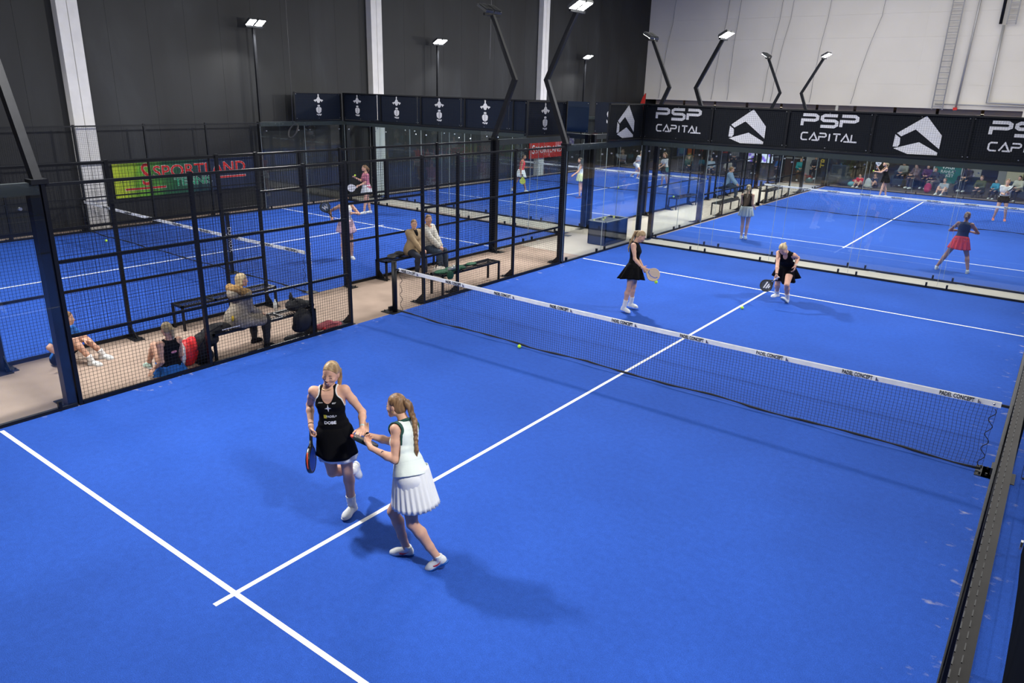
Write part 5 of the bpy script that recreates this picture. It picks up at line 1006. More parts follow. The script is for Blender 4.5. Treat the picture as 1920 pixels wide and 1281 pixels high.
for mx, my, sg, kd in MASTS:
    r = empty('lamp_mast', (mx, my, 3 if kd == 'bent' else 0), mast_lab[(mx, my)], 'lamp', 'court lamp masts')
    if kd == 'bent':
        MB().bar((0, 0, 0), (-sg*.66, 0, 1.52), .12, .10, (0, 1, 0)).build('lower_arm', STEEL2, r); MB().bar((-sg*.68, 0, 1.48), (sg*.10, 0, 3.02), .11, .09, (0, 1, 0)).build('upper_arm', STEEL2, r)
        MB().box((-.09, -.10, -.02), (.09, .10, .04)).build('base_joint', STEEL, r); top = Vector((sg*.12, 0, 3.05))
    else:
        MB().box((-.04, -.04, 0), (.04, .04, 6.0)).build('pole', STEEL2, r); top = Vector((sg*.06, 0, 6.02))
    MB().box((top.x-.03, -.32, top.z-.04), (top.x+.03, .32, top.z+.02)).build('crossbar', STEEL, r)
    dr = Vector((sg*.86, 0, .22)).normalized(); nn = Vector((-dr.z*sg, 0, abs(dr.x)))
    dn_ = Vector((sg*.5, 0, -.87)).normalized()  # lamp faces down and inward
    ax = Vector((0, 1, 0)); fwd = ax.cross(dn_); fwd = fwd if fwd.z > 0 else -fwd
    for q in (-.17, .17):
        h = MB(); c = top+Vector((0, q, .08))+fwd*.10
        def bx(cc, a, b_, t): 
            vs = [cc+ax*i*a+fwd*j*b_+dn_*k_*t for k_ in (-1, 1) for i, j in ((-1, -1), (1, -1), (1, 1), (-1, 1))]; return MB().add(vs, [(0, 3, 2, 1), (4, 5, 6, 7), (0, 1, 5, 4), (1, 2, 6, 5), (2, 3, 7, 6), (3, 0, 4, 7)])
        hh = bx(c, .145, .17, .03).build('lamp_head', HEADM, r)
        fb = MB()
        for k_ in range(5):
            cc = c-dn_*.045+ax*(-.11+.055*k_); vs = [cc+ax*i*.006+fwd*j*.15+dn_*z_*.018 for z_ in (-1, 1) for i, j in ((-1, -1), (1, -1), (1, 1), (-1, 1))]; fb.add(vs, [(0, 3, 2, 1), (4, 5, 6, 7), (0, 1, 5, 4), (1, 2, 6, 5), (2, 3, 7, 6), (3, 0, 4, 7)])
        fb.build('cooling_fins', HEADM, hh)
        bx(c+dn_*.032, .125, .15, .003).build('led_panel', LEDM, hh)
        MB().tube([c+ax*.12-dn_*.03, c+ax*.16-fwd*.1-dn_*.02, top+Vector((0, q, -.05))], .008, 5).build('lamp_cable', STEEL, hh, True)
# ---------------------------------------------------------------- benches and loose things
def bench(x0, x1, y0, y1, label, group='black metal benches in the aisles'):
    r = empty('bench', ((x0+x1)/2, (y0+y1)/2, 0), label, 'bench', group); hx = (x1-x0)/2; hy = (y1-y0)/2; t = .02; H = .46
    b = MB()
    for s in (-1, 1): b.box((s*hx-(t*2 if s > 0 else 0), -hy, H-.04), (s*hx+(t*2 if s < 0 else 0), hy, H))
    for f in (-1, -.34, .34, 1): yy = f*(hy-.02); b.box((-hx, yy-.02, H-.04), (hx, yy+.02, H))
    b.build('seat_frame', STEEL, r); b = MB()
    for f0 in (-1, -.34, .34):
        ya = f0*(hy-.02); yb = ya+.66*(hy-.02); n = 13
        for i in range(1, n): yy = ya+(yb-ya)*i/n; b.bar((-hx+.03, yy-.03, H-.012), (hx-.03, yy+.03, H-.012), .007)
        for i in range(1, n): yy = ya+(yb-ya)*i/n; b.bar((-hx+.03, yy+.03, H-.012), (hx-.03, yy-.03, H-.012), .007)
    b.build('seat_grille', STEEL2, r)
    for sx_ in (-1, 1):
        for sy_ in (-1, 1): MB().box((sx_*(hx-.02)-.02, sy_*(hy-.02)-.02, 0), (sx_*(hx-.02)+.02, sy_*(hy-.02)+.02, H-.04)).build('leg', STEEL, r)
    return r
bench(-.56, -.20, 6.15, 8.15, 'black metal bench under the woman in the fur-hooded coat')
bench(-2.36, -2.00, 6.66, 8.64, 'empty black bench against the left court behind the fur-hooded woman')
bench(-2.38, -2.02, 11.62, 13.6, 'black metal bench under the smiling pair')
bench(-.56, -.20, 11.52, 13.52, 'black metal bench with the green jacket on it')
bench(-2.36, -2.00, 27.1, 29.05, 'dark blue-tinted bench behind the glass of the back court', None)
bench(-.56, -.20, 27.03, 29.03, 'low bench just left of the girl in the white skirt')
bench(-2.36, -2.00, 31.75, 33.7, 'bench under the man in the light blue jacket')
bench(-.56, -.20, 32.3, 34.4, 'bench beside the net post of the back court')
ball((3.04, 9.90, .037), 'yellow-green ball lying against the foot of the nearest net')
ball((5.11, 15.03, .037), 'yellow-green ball lying on the centre line beyond the net')
ball((3.996, 13.094, .76), 'yellow-green ball bouncing below the pale racket')
ball((-7.0, 31.5, .037), 'ball lying by the net of the far left court')
ball((-10.7, 9.45, .037), 'ball lying near the pale column on the left court')
ball((-2.2, 27.2, .50), 'ball lying on the end of the blue-tinted bench')
def lump(name, m, label, cat, blobs, h=.012, cuts=(), k=.04, group=None, subs=()):
    """soft thing from blobs (x,y,z,rx,ry,rz[,yaw])"""
    F = SDF(k)
    for q in blobs:
        a = q[6] if len(q) > 6 else 0; F.ell(q[:3], q[3:6], ((math.cos(a), math.sin(a), 0), (-math.sin(a), math.cos(a), 0), (0, 0, 1)))
    for c in cuts: F.cut(*c)
    o = F.mesh(name, h, m); at_origin(o, (blobs[0][0], blobs[0][1], 0)); tag(o, label, cat, group); return o
def addp(par, name, m, b, smooth=True):
    o = b.build(name, m, None, smooth); o.data.transform(Matrix.Translation(-par.location)); o.parent = par; return o
NYL = mat('nylon_black', (.010, .010, .012), .65, bump=.4, bscale=18, spec=.3); REDN = mat('nylon_red', (.62, .015, .02), .5, bump=.3, bscale=20)
o = lump('sports_bag', NYL, 'large black sports bag hanging over the left end of the front bench', 'bag', [(-.38, 6.14, .36, .19, .17, .13), (-.38, 6.02, .24, .18, .12, .23), (-.38, 6.06, .12, .19, .13, .12), (-.40, 6.35, .49, .16, .24, .07)], cuts=[((0, 0, .01), (0, 0, -1))])
addp(o, 'strap', NYL, MB().tube([(-.40, 6.5, .50), (-.25, 6.3, .57), (-.2, 6.05, .52), (-.17, 5.85, .30)], .014, 6)); addp(o, 'lettering', WHITE, MB().box((-.19, 6.30, .50), (-.188, 6.62, .515)), False)
o = lump('sports_backpack', REDN, 'red and white racket backpack leaning by the seated girl in black', 'bag', [(-.42, 5.80, .20, .16, .14, .22), (-.44, 5.92, .24, .15, .12, .20)], cuts=[((0, 0, .008), (0, 0, -1))])
addp(o, 'white_panel', mat('nylon_white', (.75, .75, .76), .5), MB().tube([(-.33, 5.66, .05), (-.29, 5.66, .18), (-.34, 5.70, .33), (-.42, 5.72, .40)], [.03, .045, .04, .02], 8)); addp(o, 'dark_pocket', NYL, MB().tube([(-.30, 5.96, .05), (-.32, 6.0, .25), (-.38, 6.0, .40)], [.07, .09, .05], 8)); addp(o, 'strap', mat('strap_pink', (.7, .25, .30), .6), MB().tube([(-.36, 5.68, .42), (-.28, 5.62, .30), (-.28, 5.63, .12)], .012, 6))
o = lump('backpack', NYL, 'black backpack on the right end of the front bench beside a pink towel', 'bag', [(-.36, 7.86, .56, .17, .20, .11), (-.16, 7.82, .34, .11, .19, .19), (-.18, 7.80, .22, .10, .18, .11), (-.40, 8.12, .50, .14, .12, .08)], cuts=[((0, 0, .03), (0, 0, -1))])
addp(o, 'strap', NYL, MB().tube([(-.36, 7.8, .66), (-.3, 7.76, .72), (-.22, 7.8, .66)], .014, 6)); 
o = MB().tube([(0, 0, 0), (0, 0, .10), (0, 0, .13), (0, 0, .16)], [.035, .035, .018, .016], 10).build('drink_bottle', NYL, None, True); o.location = (-.50, 7.86, .60); tag(o, 'small black bottle standing on the black backpack', 'bottle')
TOW = mat('towel_pink', (.50, .12, .15), .95, bump=.8, bscale=60)
o = lump('towel', TOW, 'crumpled pink towel on the floor by the gate post', 'towel', [(-.30, 8.45, .05, .12, .16, .06), (-.26, 8.62, .04, .11, .14, .055), (-.34, 8.33, .045, .10, .09, .05), (-.30, 8.52, .09, .07, .10, .04, .5)], cuts=[((0, 0, .004), (0, 0, -1))], k=.02)
for i in range(7): addp(o, 'fold', TOW, MB().tube([(-.40+.03*i, 8.36+.04*(i % 3), .07+.01*(i % 2)), (-.34+.025*i, 8.50, .115+.012*math.sin(i)), (-.30+.02*i, 8.64, .07)], [.012, .02, .010], 6))
lump('drink_can', mat('can_red', (.6, .02, .03), .3), 'small red can beside the pink towel', 'can', [(-.16, 8.28, .05, .035, .035, .05)], h=.008, k=.01, cuts=[((0, 0, .004), (0, 0, -1)), ((0, 0, .10), (0, 0, 1))])
lump('crumpled_cloth', NYL, 'small black cloth dropped below the bench end', 'cloth', [(-.22, 7.62, .04, .10, .16, .045), (-.20, 7.78, .05, .07, .10, .05)], cuts=[((0, 0, .004), (0, 0, -1))])
CLR = mat('clear_plastic', (.55, .60, .62), .1, spec=.8)
o = MB().tube([(0, 0, 0), (0, 0, .15), (0, 0, .20), (0, 0, .23)], [.035, .035, .014, .013], 10).build('water_bottle', CLR, None, True); o.location = (-1.92, 8.52, 0); tag(o, 'clear water bottle standing under the empty left bench', 'bottle')
GRJ = mat('jacket_green', (.008, .10, .045), .7, bump=.5, bscale=25)
o = lump('folded_jacket', GRJ, 'green jacket lying on the bench right of the net post', 'jacket', [(-.40, 11.72, .48, .14, .20, .035), (-.34, 12.0, .50, .16, .18, .045), (-.38, 12.28, .49, .15, .14, .04), (-.16, 11.72, .44, .05, .10, .10), (-.44, 12.75, .48, .10, .16, .025)], cuts=[((0, 0, .36), (0, 0, -1))])
addp(o, 'white_trim', mat('cloth_white', (.75, .76, .76), .7), MB().tube([(-.30, 12.0, .545), (-.38, 12.1, .55), (-.46, 12.15, .54)], .018, 6))
o = MB().tube([(0, -.13, .035), (0, .05, .035), (0, .09, .035), (0, .12, .035)], [.034, .036, .016, .015], 10).build('water_bottle', CLR, None, True); o.location = (-.24, 11.88, .52); tag(o, 'clear bottle lying on the green jacket', 'bottle')
MB().box((-.015, .10, .02), (.015, .13, .05)).build('cap', mat('cap_blue', (.02, .06, .5), .4), o)
o = lump('shopping_bag', mat('bag_beige', (.42, .38, .33), .8, bump=.3, bscale=20), 'beige bag standing on the floor by the smiling pair', 'bag', [(-1.30, 12.62, .16, .14, .20, .17), (-1.30, 12.62, .06, .15, .21, .08)], cuts=[((0, 0, .004), (0, 0, -1)), ((0, 0, .28), (0, 0, 1))])
addp(o, 'handle', NYL, MB().tube([(-1.3, 12.50, .27), (-1.3, 12.54, .40), (-1.3, 12.70, .40), (-1.3, 12.74, .27)], .010, 6))
lump('folded_jacket', NYL, 'black jacket heaped on the bench beside the woman in tan', 'jacket', [(-2.24, 12.06, .50, .13, .16, .045), (-2.20, 12.22, .53, .12, .12, .06), (-2.16, 11.92, .49, .10, .10, .035)], cuts=[((0, 0, .465), (0, 0, -1))])
# dark storage case behind the side glass
r = empty('storage_case', (-.70, 19.45, 0), 'dark glossy storage case behind the corner glass', 'case')
CASE = mat('case_dark_blue', (.010, .020, .055), .12); 
MB().box((-.30, -.65, .02), (.30, .65, .06)).box((-.30, -.65, .06), (-.27, .65, .70)).box((.27, -.65, .06), (.30, .65, .70)).box((-.30, -.65, .06), (.30, -.62, .70)).box((-.30, .62, .06), (.30, .65, .70)).build('case_body', CASE, r)
MB().box((-.27, -.62, .52), (.27, .62, .54)).build('tray', mat('tray_dark', (.02, .025, .035), .6), r)
for f in (-.31, 0, .31): MB().box((-.27, f-.01, .54), (.27, f+.01, .69)).build('divider', mat('divider_grey', (.25, .27, .30), .5), r)
MB().box((-.31, -.66, .69), (-.26, .66, .71)).box((.26, -.66, .69), (.31, .66, .71)).box((-.3, -.66, .69), (.3, -.61, .71)).box((-.3, .61, .69), (.3, .66, .71)).build('rim', mat('rim_grey', (.30, .33, .35), .4), r)
for i in range(4): MB().tube([(-.2+.12*(i % 2), -.5+.32*i, .545), (-.2+.12*(i % 2), -.5+.32*i, .72)], .03, 8).build('ball_tube', mat('tube_yellow', (.45, .5, .1), .5), r, True)
# white strips on the floor along the fence foot
for a, c in ((6.28, 6.85), (7.02, 7.10), (7.28, 7.95), (8.20, 8.42)):
    o = MB().box((-.032, 0, 0), (.032, c-a, .008)).build('floor_strip', mat('strip_white', (.62, .63, .64), .6)); o.location = (-.185, a, 0); tag(o, 'pale tape strip along the foot of the nearest fence', 'tape', 'pale strips along the fence foot')

# ---------------------------------------------------------------- people on the nearest court
BLOND = ramp_mat('hair_blond', [(.35, (.20, .12, .055)), (.65, (.50, .35, .18))], 26, .5, 4, (1, 1, .25), 1.0, bump=.5)
PALE = ramp_mat('hair_pale_blond', [(.3, (.30, .22, .11)), (.7, (.56, .44, .26))], 22, .5, 4, (1, 1, .3), 1, bump=.5)
BROWNH = ramp_mat('hair_light_brown', [(.35, (.10, .05, .022)), (.65, (.30, .17, .08))], 26, .5, 4, (1, 1, .25), 1, bump=.5)
DARKH = ramp_mat('hair_dark', [(.35, (.010, .007, .005)), (.7, (.045, .025, .016))], 26, .5, 4, (1, 1, .3), 1)
SHOEW = mat('shoe_white', (.74, .77, .78), .55, bump=.3, bscale=90); SOLEW = mat('sole_white', (.66, .68, .70), .5); SOLEB = mat('sole_blue', (.01, .10, .42), .4)
SOCKW = mat('sock_white', (.78, .78, .78), .9, bump=.4, bscale=120); SKIRTB = mat('dress_black', (.004, .004, .005), .85, bump=.2, bscale=30, spec=.12)
J1 = POSE['p1']; g = Fig(J1, .0058, 'smiling blonde player in black sleeveless sports dress reaching for a handclap'); S = g.s; F1 = np.array(J1['F']); dnv = np.array([0, 0, -1.0])
pr1 = np.array(J1['pr'])
fa = nv(np.array(J1['wL'])-np.array(J1['eL']))
tgt = nv(np.array([5.26, 4.30, 1.135])-np.array(J1['wL']))
g.body({'R': (nv(dnv*.85+F1*.2-pr1*.1), -pr1, .85), 'L': (nv(tgt+np.array([0, 0, .1])), nv(np.array([0, 0, -1])), .12, .03)})
g.face(smile=True, closed=True)
P = g.HP
g.hair(BLOND, tail=[P(.0, -.10, .03), P(-.04, -.125, -.03), P(-.055, -.12, -.10), P(-.06, -.11, -.16), P(-.065, -.10, -.22)], tr=(.024, .014), knobs=16, bun=((0, -.103, .03), .022))
neckcut = [('ell', g.pt(.495, 0, .095), np.array([.066, .10, .14]), (g.rt(.5), g.cf, g.sp)), ('ell', g.pt(.50, 0, -.03), np.array([.052, .09, .05]), (g.rt(.5), g.cf, g.sp))]
arms_in = g.armholes(.074, .030)
g.top(SKIRTB, 'dress_top', .007, -.07, neckcut+arms_in, neck=.53, h=.0045, k=.02, stub=True)
g.top(WHITEF, 'piping', .0105, .30, arms_in, neck=.53, h=.004, band=.011, k=.02)
g.skirt(SKIRTB, 'dress_skirt', t=.10, L=.31, w0=(.149, .096), w1=(.200, .168), pleats=7, amp=.006, yoke=False, sway=(-.01, -.01))
g.skirt(WHITEF, 'underskirt', t=.02, L=.275, w0=(.155, .105), w1=(.190, .158), pleats=9, amp=.006, yoke=False, sway=(-.01, -.01))
PIPW = mat('piping_white', (.8, .8, .8), .6)
for q in (-1, 1):
    b = MB(); pts = []
    for a in np.linspace(-1.75, 1.05, 22):
        pass
# chest print: star, yellow square, lettering, lower mark
def on_chest(t, x, dep): return g.pt(t, x, dep)
cr1, cf1, sp1 = nv(J1['cr']), g.cf, g.sp
def fw(t): return nv(g.pt(t, 0, 1)-g.pt(t))
def chestM(t, x, dep): r_ = -g.rt(t); return frame(on_chest(t, x, dep), r_, nv(sp1-r_*(sp1@r_)))
def proj_print(obj, push=.004):
    return g.fix(obj)
def wrapmesh(o, target_name, off=.0015):
    sw = o.modifiers.new('wrap', 'SHRINKWRAP'); sw.target = target_name; sw.wrap_method = 'PROJECT'; sw.use_negative_direction = True; sw.use_positive_direction = True
    sw.wrap_mode = 'ABOVE_SURFACE'; sw.offset = off; return sw
dress = [p for p in g.parts if p.name.startswith('dress_top')][0]
def chest_text(s, size, t, x, m, sx=1, off=0, sh=0): return drape(g.fix(text_mesh('lettering', s, size, m, chestM(t, x, .20), g.root, .0006, sx, off, shear=sh)), dress, -fw(t), .002, .02)
def chest_poly(name, pts, t, x, m, off=.0015): return drape(g.fix(MB().prism(pts, chestM(t, x, .20) @ Vector((0, 0, 0)), Vector(-g.rt(t)), Vector(nv(sp1-g.rt(t)*(sp1@g.rt(t)))), Vector(fw(t))*.001).build(name, m, g.root)), dress, -fw(t), off, .02)
chest_poly('star_print', [(0, .040), (.007, .009), (.032, 0), (.007, -.009), (0, -.040), (-.007, -.009), (-.032, 0), (-.007, .009)], .315, .005, WHITE)
chest_poly('yellow_square', [(-.014, -.019), (.014, -.019), (.014, .019), (-.014, .019)], .225, .048, mat('print_yellow', (.75, .62, .02), .5))
chest_text('PADEL+', .034, .225, -.012, WHITE, .85, .0006); chest_text('R.', .024, .225, .048, INK, 1)
chest_text('DOBE', .042, .160, .010, WHITE, 1.05, .0016); chest_text('SET', .018, .365, -.055, WHITE, 1.3, .0004, .3); chest_text('JOM', .014, .375, .070, WHITE, 1.6, 0, .3)
g.shoe('L', nv(F1*.9+pr1*.45+dnv*.05), SHOEW, SOLEW, sock=SOCKW, sockh=.11)
sh = nv(np.array(J1['aR'])-np.array(J1['kR'])); g.shoe('R', nv(dnv*.95-F1*.15+sh*.15), SHOEW, SOLEW, up=-sh, sock=SOCKW, sockh=.12)
F = SDF(.004); w = np.array(J1['wR']); fd = nv(w-np.array(J1['eR'])); 
F.cone(w-fd*.022, w-fd*.010, .0265, .0262); g.shell(F, 'wristband', BLACKF, .004)
w = np.array(J1['wL']); F = SDF(.003); F.cone(w-fa*.026, w-fa*.012, .0275, .027); g.shell(F, 'watch_strap', mat('strap_mint', (.45, .60, .58), .5), .004)
N = MB(); N.tube([g.pt(.505+.012*abs(math.sin(a))-(.030 if math.sin(a) > 0 else 0)*math.sin(a), math.cos(a)*.060, .010+math.sin(a)*.066) for a in np.linspace(0, 6.28, 28)], .0022, 5); g.fix(N.build('necklace', mat('gold', (.7, .5, .2), .3, .9), g.root, True))
o1 = Vector((4.619, 4.242, .953)); 
racket(o1, Vector((.10, -.10, -.30)), Vector((.74, .62, .15)), mat('racket_blue', (.01, .04, .30), .3), mat('racket_black', (.012, .012, .014), .35), mat('grip_dark', (.02, .02, .022), .7), 'blue-faced racket hanging down from the smiling player’s right hand'.replace('’', "'"),
       logo=lambda T_, r_: MB().tube([T_@Vector((.136*math.cos(a), .225+.138*math.sin(a), 0)) for a in np.linspace(-.5, .7, 12)], .006, 6).build('red_stripe', mat('racket_red', (.8, .08, .03), .4), r_, True))

# second player, seen from behind
J2 = POSE['p2']; g = Fig(J2, .0058, 'player in white polo and pleated white skirt seen from behind with a braid'); F2 = np.array(J2['F'])
rd = nv(np.array([5.137, 4.323, 1.138])-np.array([5.618, 4.223, 1.151]))
camv = nv(np.array([5.4, 4.25, 1.15])-np.array([10.04, .16, 4.22]))
rn = nv(np.cross(rd, camv)); rn = rn if rn[2] > 0 else -rn; rn = nv(rn-nv(camv)*.30)
lh = nv(np.array([5.40, 4.235, 1.165])-np.array(J2['wL'])); 
g.body({'L': (nv(lh+np.array([0, 0, .35])), nv(rn*.5-camv*.2+np.array([0, .3, .3])), .55, .02), 'R': (nv(np.array([5.16, 4.46, 1.16])-np.array(J2['wR'])), nv(np.array([-.2, .3, -.6])), .15, .04)})
g.face(lashes=(.05, .03, .02)); P = g.HP
tp = g.pt(.50, 0, -.085); tp2 = g.pt(.38, -.02, -.115); tp3 = g.pt(.30, -.035, -.118); tp4 = g.pt(.18, -.05, -.105)
g.hair(BROWNH, tail=[P(0, -.115, .035), P(.0, -.150, .0), P(0, -.155, -.055), tp-g.cf*.03, g.pt(.44, -.01, -.115), tp2, tp3], tr=(.028, .017), knobs=22, bun=((0, -.112, .035), .020))
F = SDF(.008); F.chain([tp3, g.pt(.24, -.045, -.115), tp4], [.016, .019, .006]); g.shell(F, 'ponytail_end', BROWNH, .0045)
F = SDF(.003); F.ell(P(0, -.118, .036), np.array([.018, .010, .018]), g.hax); F.ell(tp3, np.array([.017, .014, .010]), g.hax); g.shell(F, 'hair_tie', mat('tie_pink', (.75, .50, .42), .6), .004)
for q in (-1, 1): F = SDF(.002); F.ell(P(q*.080, 0, -.040), (.005, .005, .009), g.hax); g.shell(F, 'earring', mat('gold', (.7, .5, .2), .3, .9), .002)
POLO = mat('polo_mint_white', (.72, .80, .77), .75, bump=.25, bscale=16); TRIM = mat('trim_green', (.006, .06, .045), .7)
ncut = [('ell', g.pt(.515, 0, .10), np.array([.05, .06, .07]), (g.rt(.5), g.cf, g.sp))]
ah = g.armholes(.058, -.006, .392)
g.top(POLO, 'polo_shirt', .014, .028, ncut+ah, neck=.515, waist=.135, h=.0048, k=.02, extra=lambda F: F.seg(g.pt(.02, 0, -.012), g.pt(.15, 0, -.004), .197*S, .160*S, .160*S, .118*S, g.rt(.1), .05))
g.top(TRIM, 'sleeve_trim', .017, .30, ah, neck=.515, waist=.128, h=.0045, band=.017, k=.02)
b = MB(); b.tube([g.pt(.505+.02*(math.sin(a) < 0)*abs(math.sin(a)), math.cos(a)*.068, math.sin(a)*.068) for a in np.linspace(-4.3, 1.2, 30)], [.016]*30, 8); g.fix(b.build('collar', TRIM, g.root, True))
SKW = mat('skirt_white', (.80, .82, .84), .75, bump=.2, bscale=14)
g.skirt(SKW, 'pleated_skirt', t=.09, off=-.022, L=.36, w0=(.168, .150), w1=(.205, .212), pleats=26, amp=.016, sway=(.0, -.02), n=208, fold=1)
g.shoe('R', nv(F2*1.0+np.array([-.1, -.1, -.03])), SHOEW, SOLEB, swoosh=mat('mark_red', (.62, .01, .03), .4), up=(0, 0, 1)); g.shoe('L', nv(np.array([-.62, -.42, -.42])), SHOEW, SOLEB, up=(-.2, -.1, 1), swoosh=mat('mark_red', (.62, .01, .03), .4))
w = np.array(J2['wR']); fd = nv(w-np.array(J2['eR'])); F = SDF(.003); F.cone(w-fd*.016, w-fd*.010, .0285, .0285); g.shell(F, 'wristband', BLACKF, .004)
racket(Vector((5.60, 4.222, 1.135)), Vector(rd), Vector(rn), mat('racket_grey', (.05, .06, .065), .35), mat('racket_dark', (.018, .026, .030), .3), mat('grip_navy', (.012, .018, .05), .6), 'dark racket seen edge-on, held out by the player in white',
       logo=lambda T_, r_: MB().tube([T_@Vector((-.128*math.cos(a), .235+.132*math.sin(a), 0)) for a in np.linspace(.1, .5, 6)], .016, 6).build('red_stripe', mat('racket_red', (.8, .08, .03), .4), r_, True))

# player in the black dress with the pale racket
J = POSE['p3']; g = Fig(J, .0085, 'blonde player in a black sleeveless dress looking down at her ball'); F3 = np.array(J['F'])
hd3 = nv(np.array([3.9, 13.093, .904])-np.array([3.734, 13.038, .994]))
g.body({'R': (nv(hd3+np.array([0, 0, .1])), nv(np.array([-.3, .8, -.3])), .25, .03), 'L': (nv(hd3*.7+np.array([0, 0, -.5])), nv(np.array([.2, -.8, .1])), .8)}); g.face(closed=True); P = g.HP
g.hair(BLOND, tail=[P(0, -.10, .05), P(0, -.15, .0), g.pt(.50, 0, -.11), g.pt(.40, 0, -.14), g.pt(.32, 0, -.13)], tr=(.024, .010), bun=((0, -.10, .06), .024))
g.top(SKIRTB, 'dress_top', .009, -.07, g.armholes(.062, .012), neck=.54, stub=True)
g.skirt(SKIRTB, 'dress_skirt', t=.13, L=.34, w0=(.135, .095), w1=(.26, .25), pleats=9, amp=.028, sway=(0, -.03))
g.shoe('R', nv(F3*.9+np.array([.1, -.35, -.12])), SHOEW, SOLEW, sock=SOCKW, sockh=.15); g.shoe('L', nv(F3*.9+np.array([0, -.2, -.02])), SHOEW, SOLEW, sock=SOCKW, sockh=.15)
def wave_logo(T_, r_):
    for zz in (-.0185, .0185): strokes('face_print', [[(.02, .14), (.05, .20), (.04, .29), (.0, .33)], [(-.03, .12), (.03, .13)]], .014, mat('print_denim', (.04, .12, .45), .5), Matrix(T_) @ Matrix.Translation((0, 0, zz)), r_, .002)
racket(Vector((3.725, 13.035, .998)), Vector(hd3), Vector((.55, -.78, .35)), mat('racket_sand', (.62, .47, .33), .5), mat('racket_sand_edge', (.60, .45, .32), .45), mat('grip_dark', (.02, .02, .022), .7), 'sand-coloured racket with a blue print and many holes', logo=wave_logo)

# bending player
J = POSE['p4']; g = Fig(J, .0085, 'blonde player in black bending forward with a dark racket near the floor'); F4 = np.array(J['F'])
hd4 = nv(np.array([5.40, 15.50, .36])-np.array([5.552, 15.574, .512])); ha4 = nv(np.array([5.55, 15.59, .54])-np.array(J['wR']))
g.body({'R': (ha4, nv(np.array([-.2, .9, .1])), .85), 'L': (nv(np.array([.0, -.2, -1])), nv(np.array([-1, 0, 0])), .35)}); g.face(smile=True, closed=True); P = g.HP
g.hair(PALE, tail=[P(0, -.10, .05), P(0, -.14, .02), P(.02, -.16, -.05)], tr=(.022, .010))
g.top(SKIRTB, 'tank_top', .010, -.07, [('ell', g.pt(.50, 0, .095), np.array([.055, .09, .10]), (g.rt(.5), g.cf, g.sp))]+g.armholes(.062, .018), neck=.53, stub=True)
g.skirt(SKIRTB, 'skirt', t=.14, L=.36, w0=(.135, .10), w1=(.255, .23), pleats=8, amp=.03, sway=(0, -.02))
g.shoe('R', nv(F4+np.array([-.5, 0, -.03])), SHOEW, SOLEW, sock=SOCKW, sockh=.13); g.shoe('L', nv(np.array([-.35, -.55, .45])), SHOEW, mat('sole_grey', (.35, .42, .48), .6), up=(0, .5, 1), sock=SOCKW, sockh=.15)
w = np.array(J['wL']); fd = nv(w-np.array(J['eL'])); F = SDF(.003); F.cone(w-fd*.02, w-fd*.008, .029, .029); g.shell(F, 'watch', mat('watch_silver', (.6, .62, .65), .3, .6), .005)
w = np.array(J['wR']); fd = nv(w-np.array(J['eR'])); F = SDF(.003); F.cone(w-fd*.02, w-fd*.01, .028, .028); g.shell(F, 'wristband', BLACKF, .005)
def stripes_logo(T_, r_):
    for zz in (-.0185, .0185):
        strokes('face_print', [[(-.05, .17), (-.07, .23)], [(-.01, .16), (-.045, .27)], [(.045, .16), (-.01, .30)]], .026, WHITE, Matrix(T_) @ Matrix.Translation((0, 0, zz)), r_, .002)
n4 = nv(np.array([10.04, .16, 4.22])-np.array([5.4, 15.5, .4])); 
racket(Vector(np.array(J['wR'])+ha4*.075+np.array([0, -.012, -.01])), Vector(hd4), Vector(n4)+Vector((0, 0, .25)), mat('racket_charcoal', (.03, .03, .028), .4), mat('racket_black', (.012, .012, .014), .35), WHITE, 'dark racket with white slanted bars held low by the bending player', logo=stripes_logo)

# ---------------------------------------------------------------- people in the aisle
CAMO = ramp_mat('coat_camouflage', [(.30, (.10, .085, .065)), (.42, (.30, .25, .19)), (.52, (.22, .19, .15)), (.60, (.42, .36, .28)), (.72, (.14, .12, .095))], 9, .75, 3, (1, 1, 1), 1.5)
FUR = ramp_mat('fur_tan', [(.3, (.20, .10, .03)), (.7, (.58, .36, .14))], 30, .9, 5, bump=.8)
J = POSE['c1']; g = Fig(J, .010, 'blonde woman in a camouflage parka with fur hood on the front bench'); Fc = np.array(J['F'])
g.body({'R': (Fc*.8+dnv*.5, dnv, .3), 'L': (Fc*.8+dnv*.5, dnv, .3)}); g.face(); P = g.HP
g.hair(PALE, full=.05, low=-.15, thr=.03)
def coat(F):
    for q in 'LR': g.arm(F, q, .022, 1.93); 
    hc = np.array(J['hc'])
    F.ell(g.pt(.10, 0, .0), (.165, .14, .20), (g.rt(0), g.pf, g.sp), .06); F.ell(g.pt(-.03, 0, .02), (.175, .18, .15), (g.rt(0), g.pf, g.sp), .06)
    for q in 'LR': F.cone(J['h'+q], np.array(J['h'+q])*.2+np.array(J['k'+q])*.8, .115, .095, .05)
    F.ell(g.pt(.03, 0, -.12), (.17, .09, .17), (g.rt(0), g.pf, g.sp), .06)
g.top(CAMO, 'parka', .028, -.30, [], neck=.53, extra=coat, k=.04)
b = MB(); ring = []
for a in np.linspace(0, 2*math.pi, 41): ring.append(g.pt(.485+.02*math.sin(a*5)*.3-.045*math.sin(a), math.cos(a)*.155, -.02+math.sin(a)*.125))
F = SDF(.02); F.chain(ring, [.052+.012*math.sin(i*2.7) for i in range(41)])
for i in range(60):
    a = i*.52; F.cone(ring[i % 40], ring[i % 40]+np.array([math.cos(a*7), math.sin(a*7), math.sin(i*1.3)])*.05, .018, .006)
g.shell(F, 'fur_trim', FUR, .008); F = SDF(.02); F.ell(g.pt(.44, 0, -.14), (.12, .07, .10), (g.rt(.5), g.cf, g.sp)); g.shell(F, 'hood', CAMO, .010)
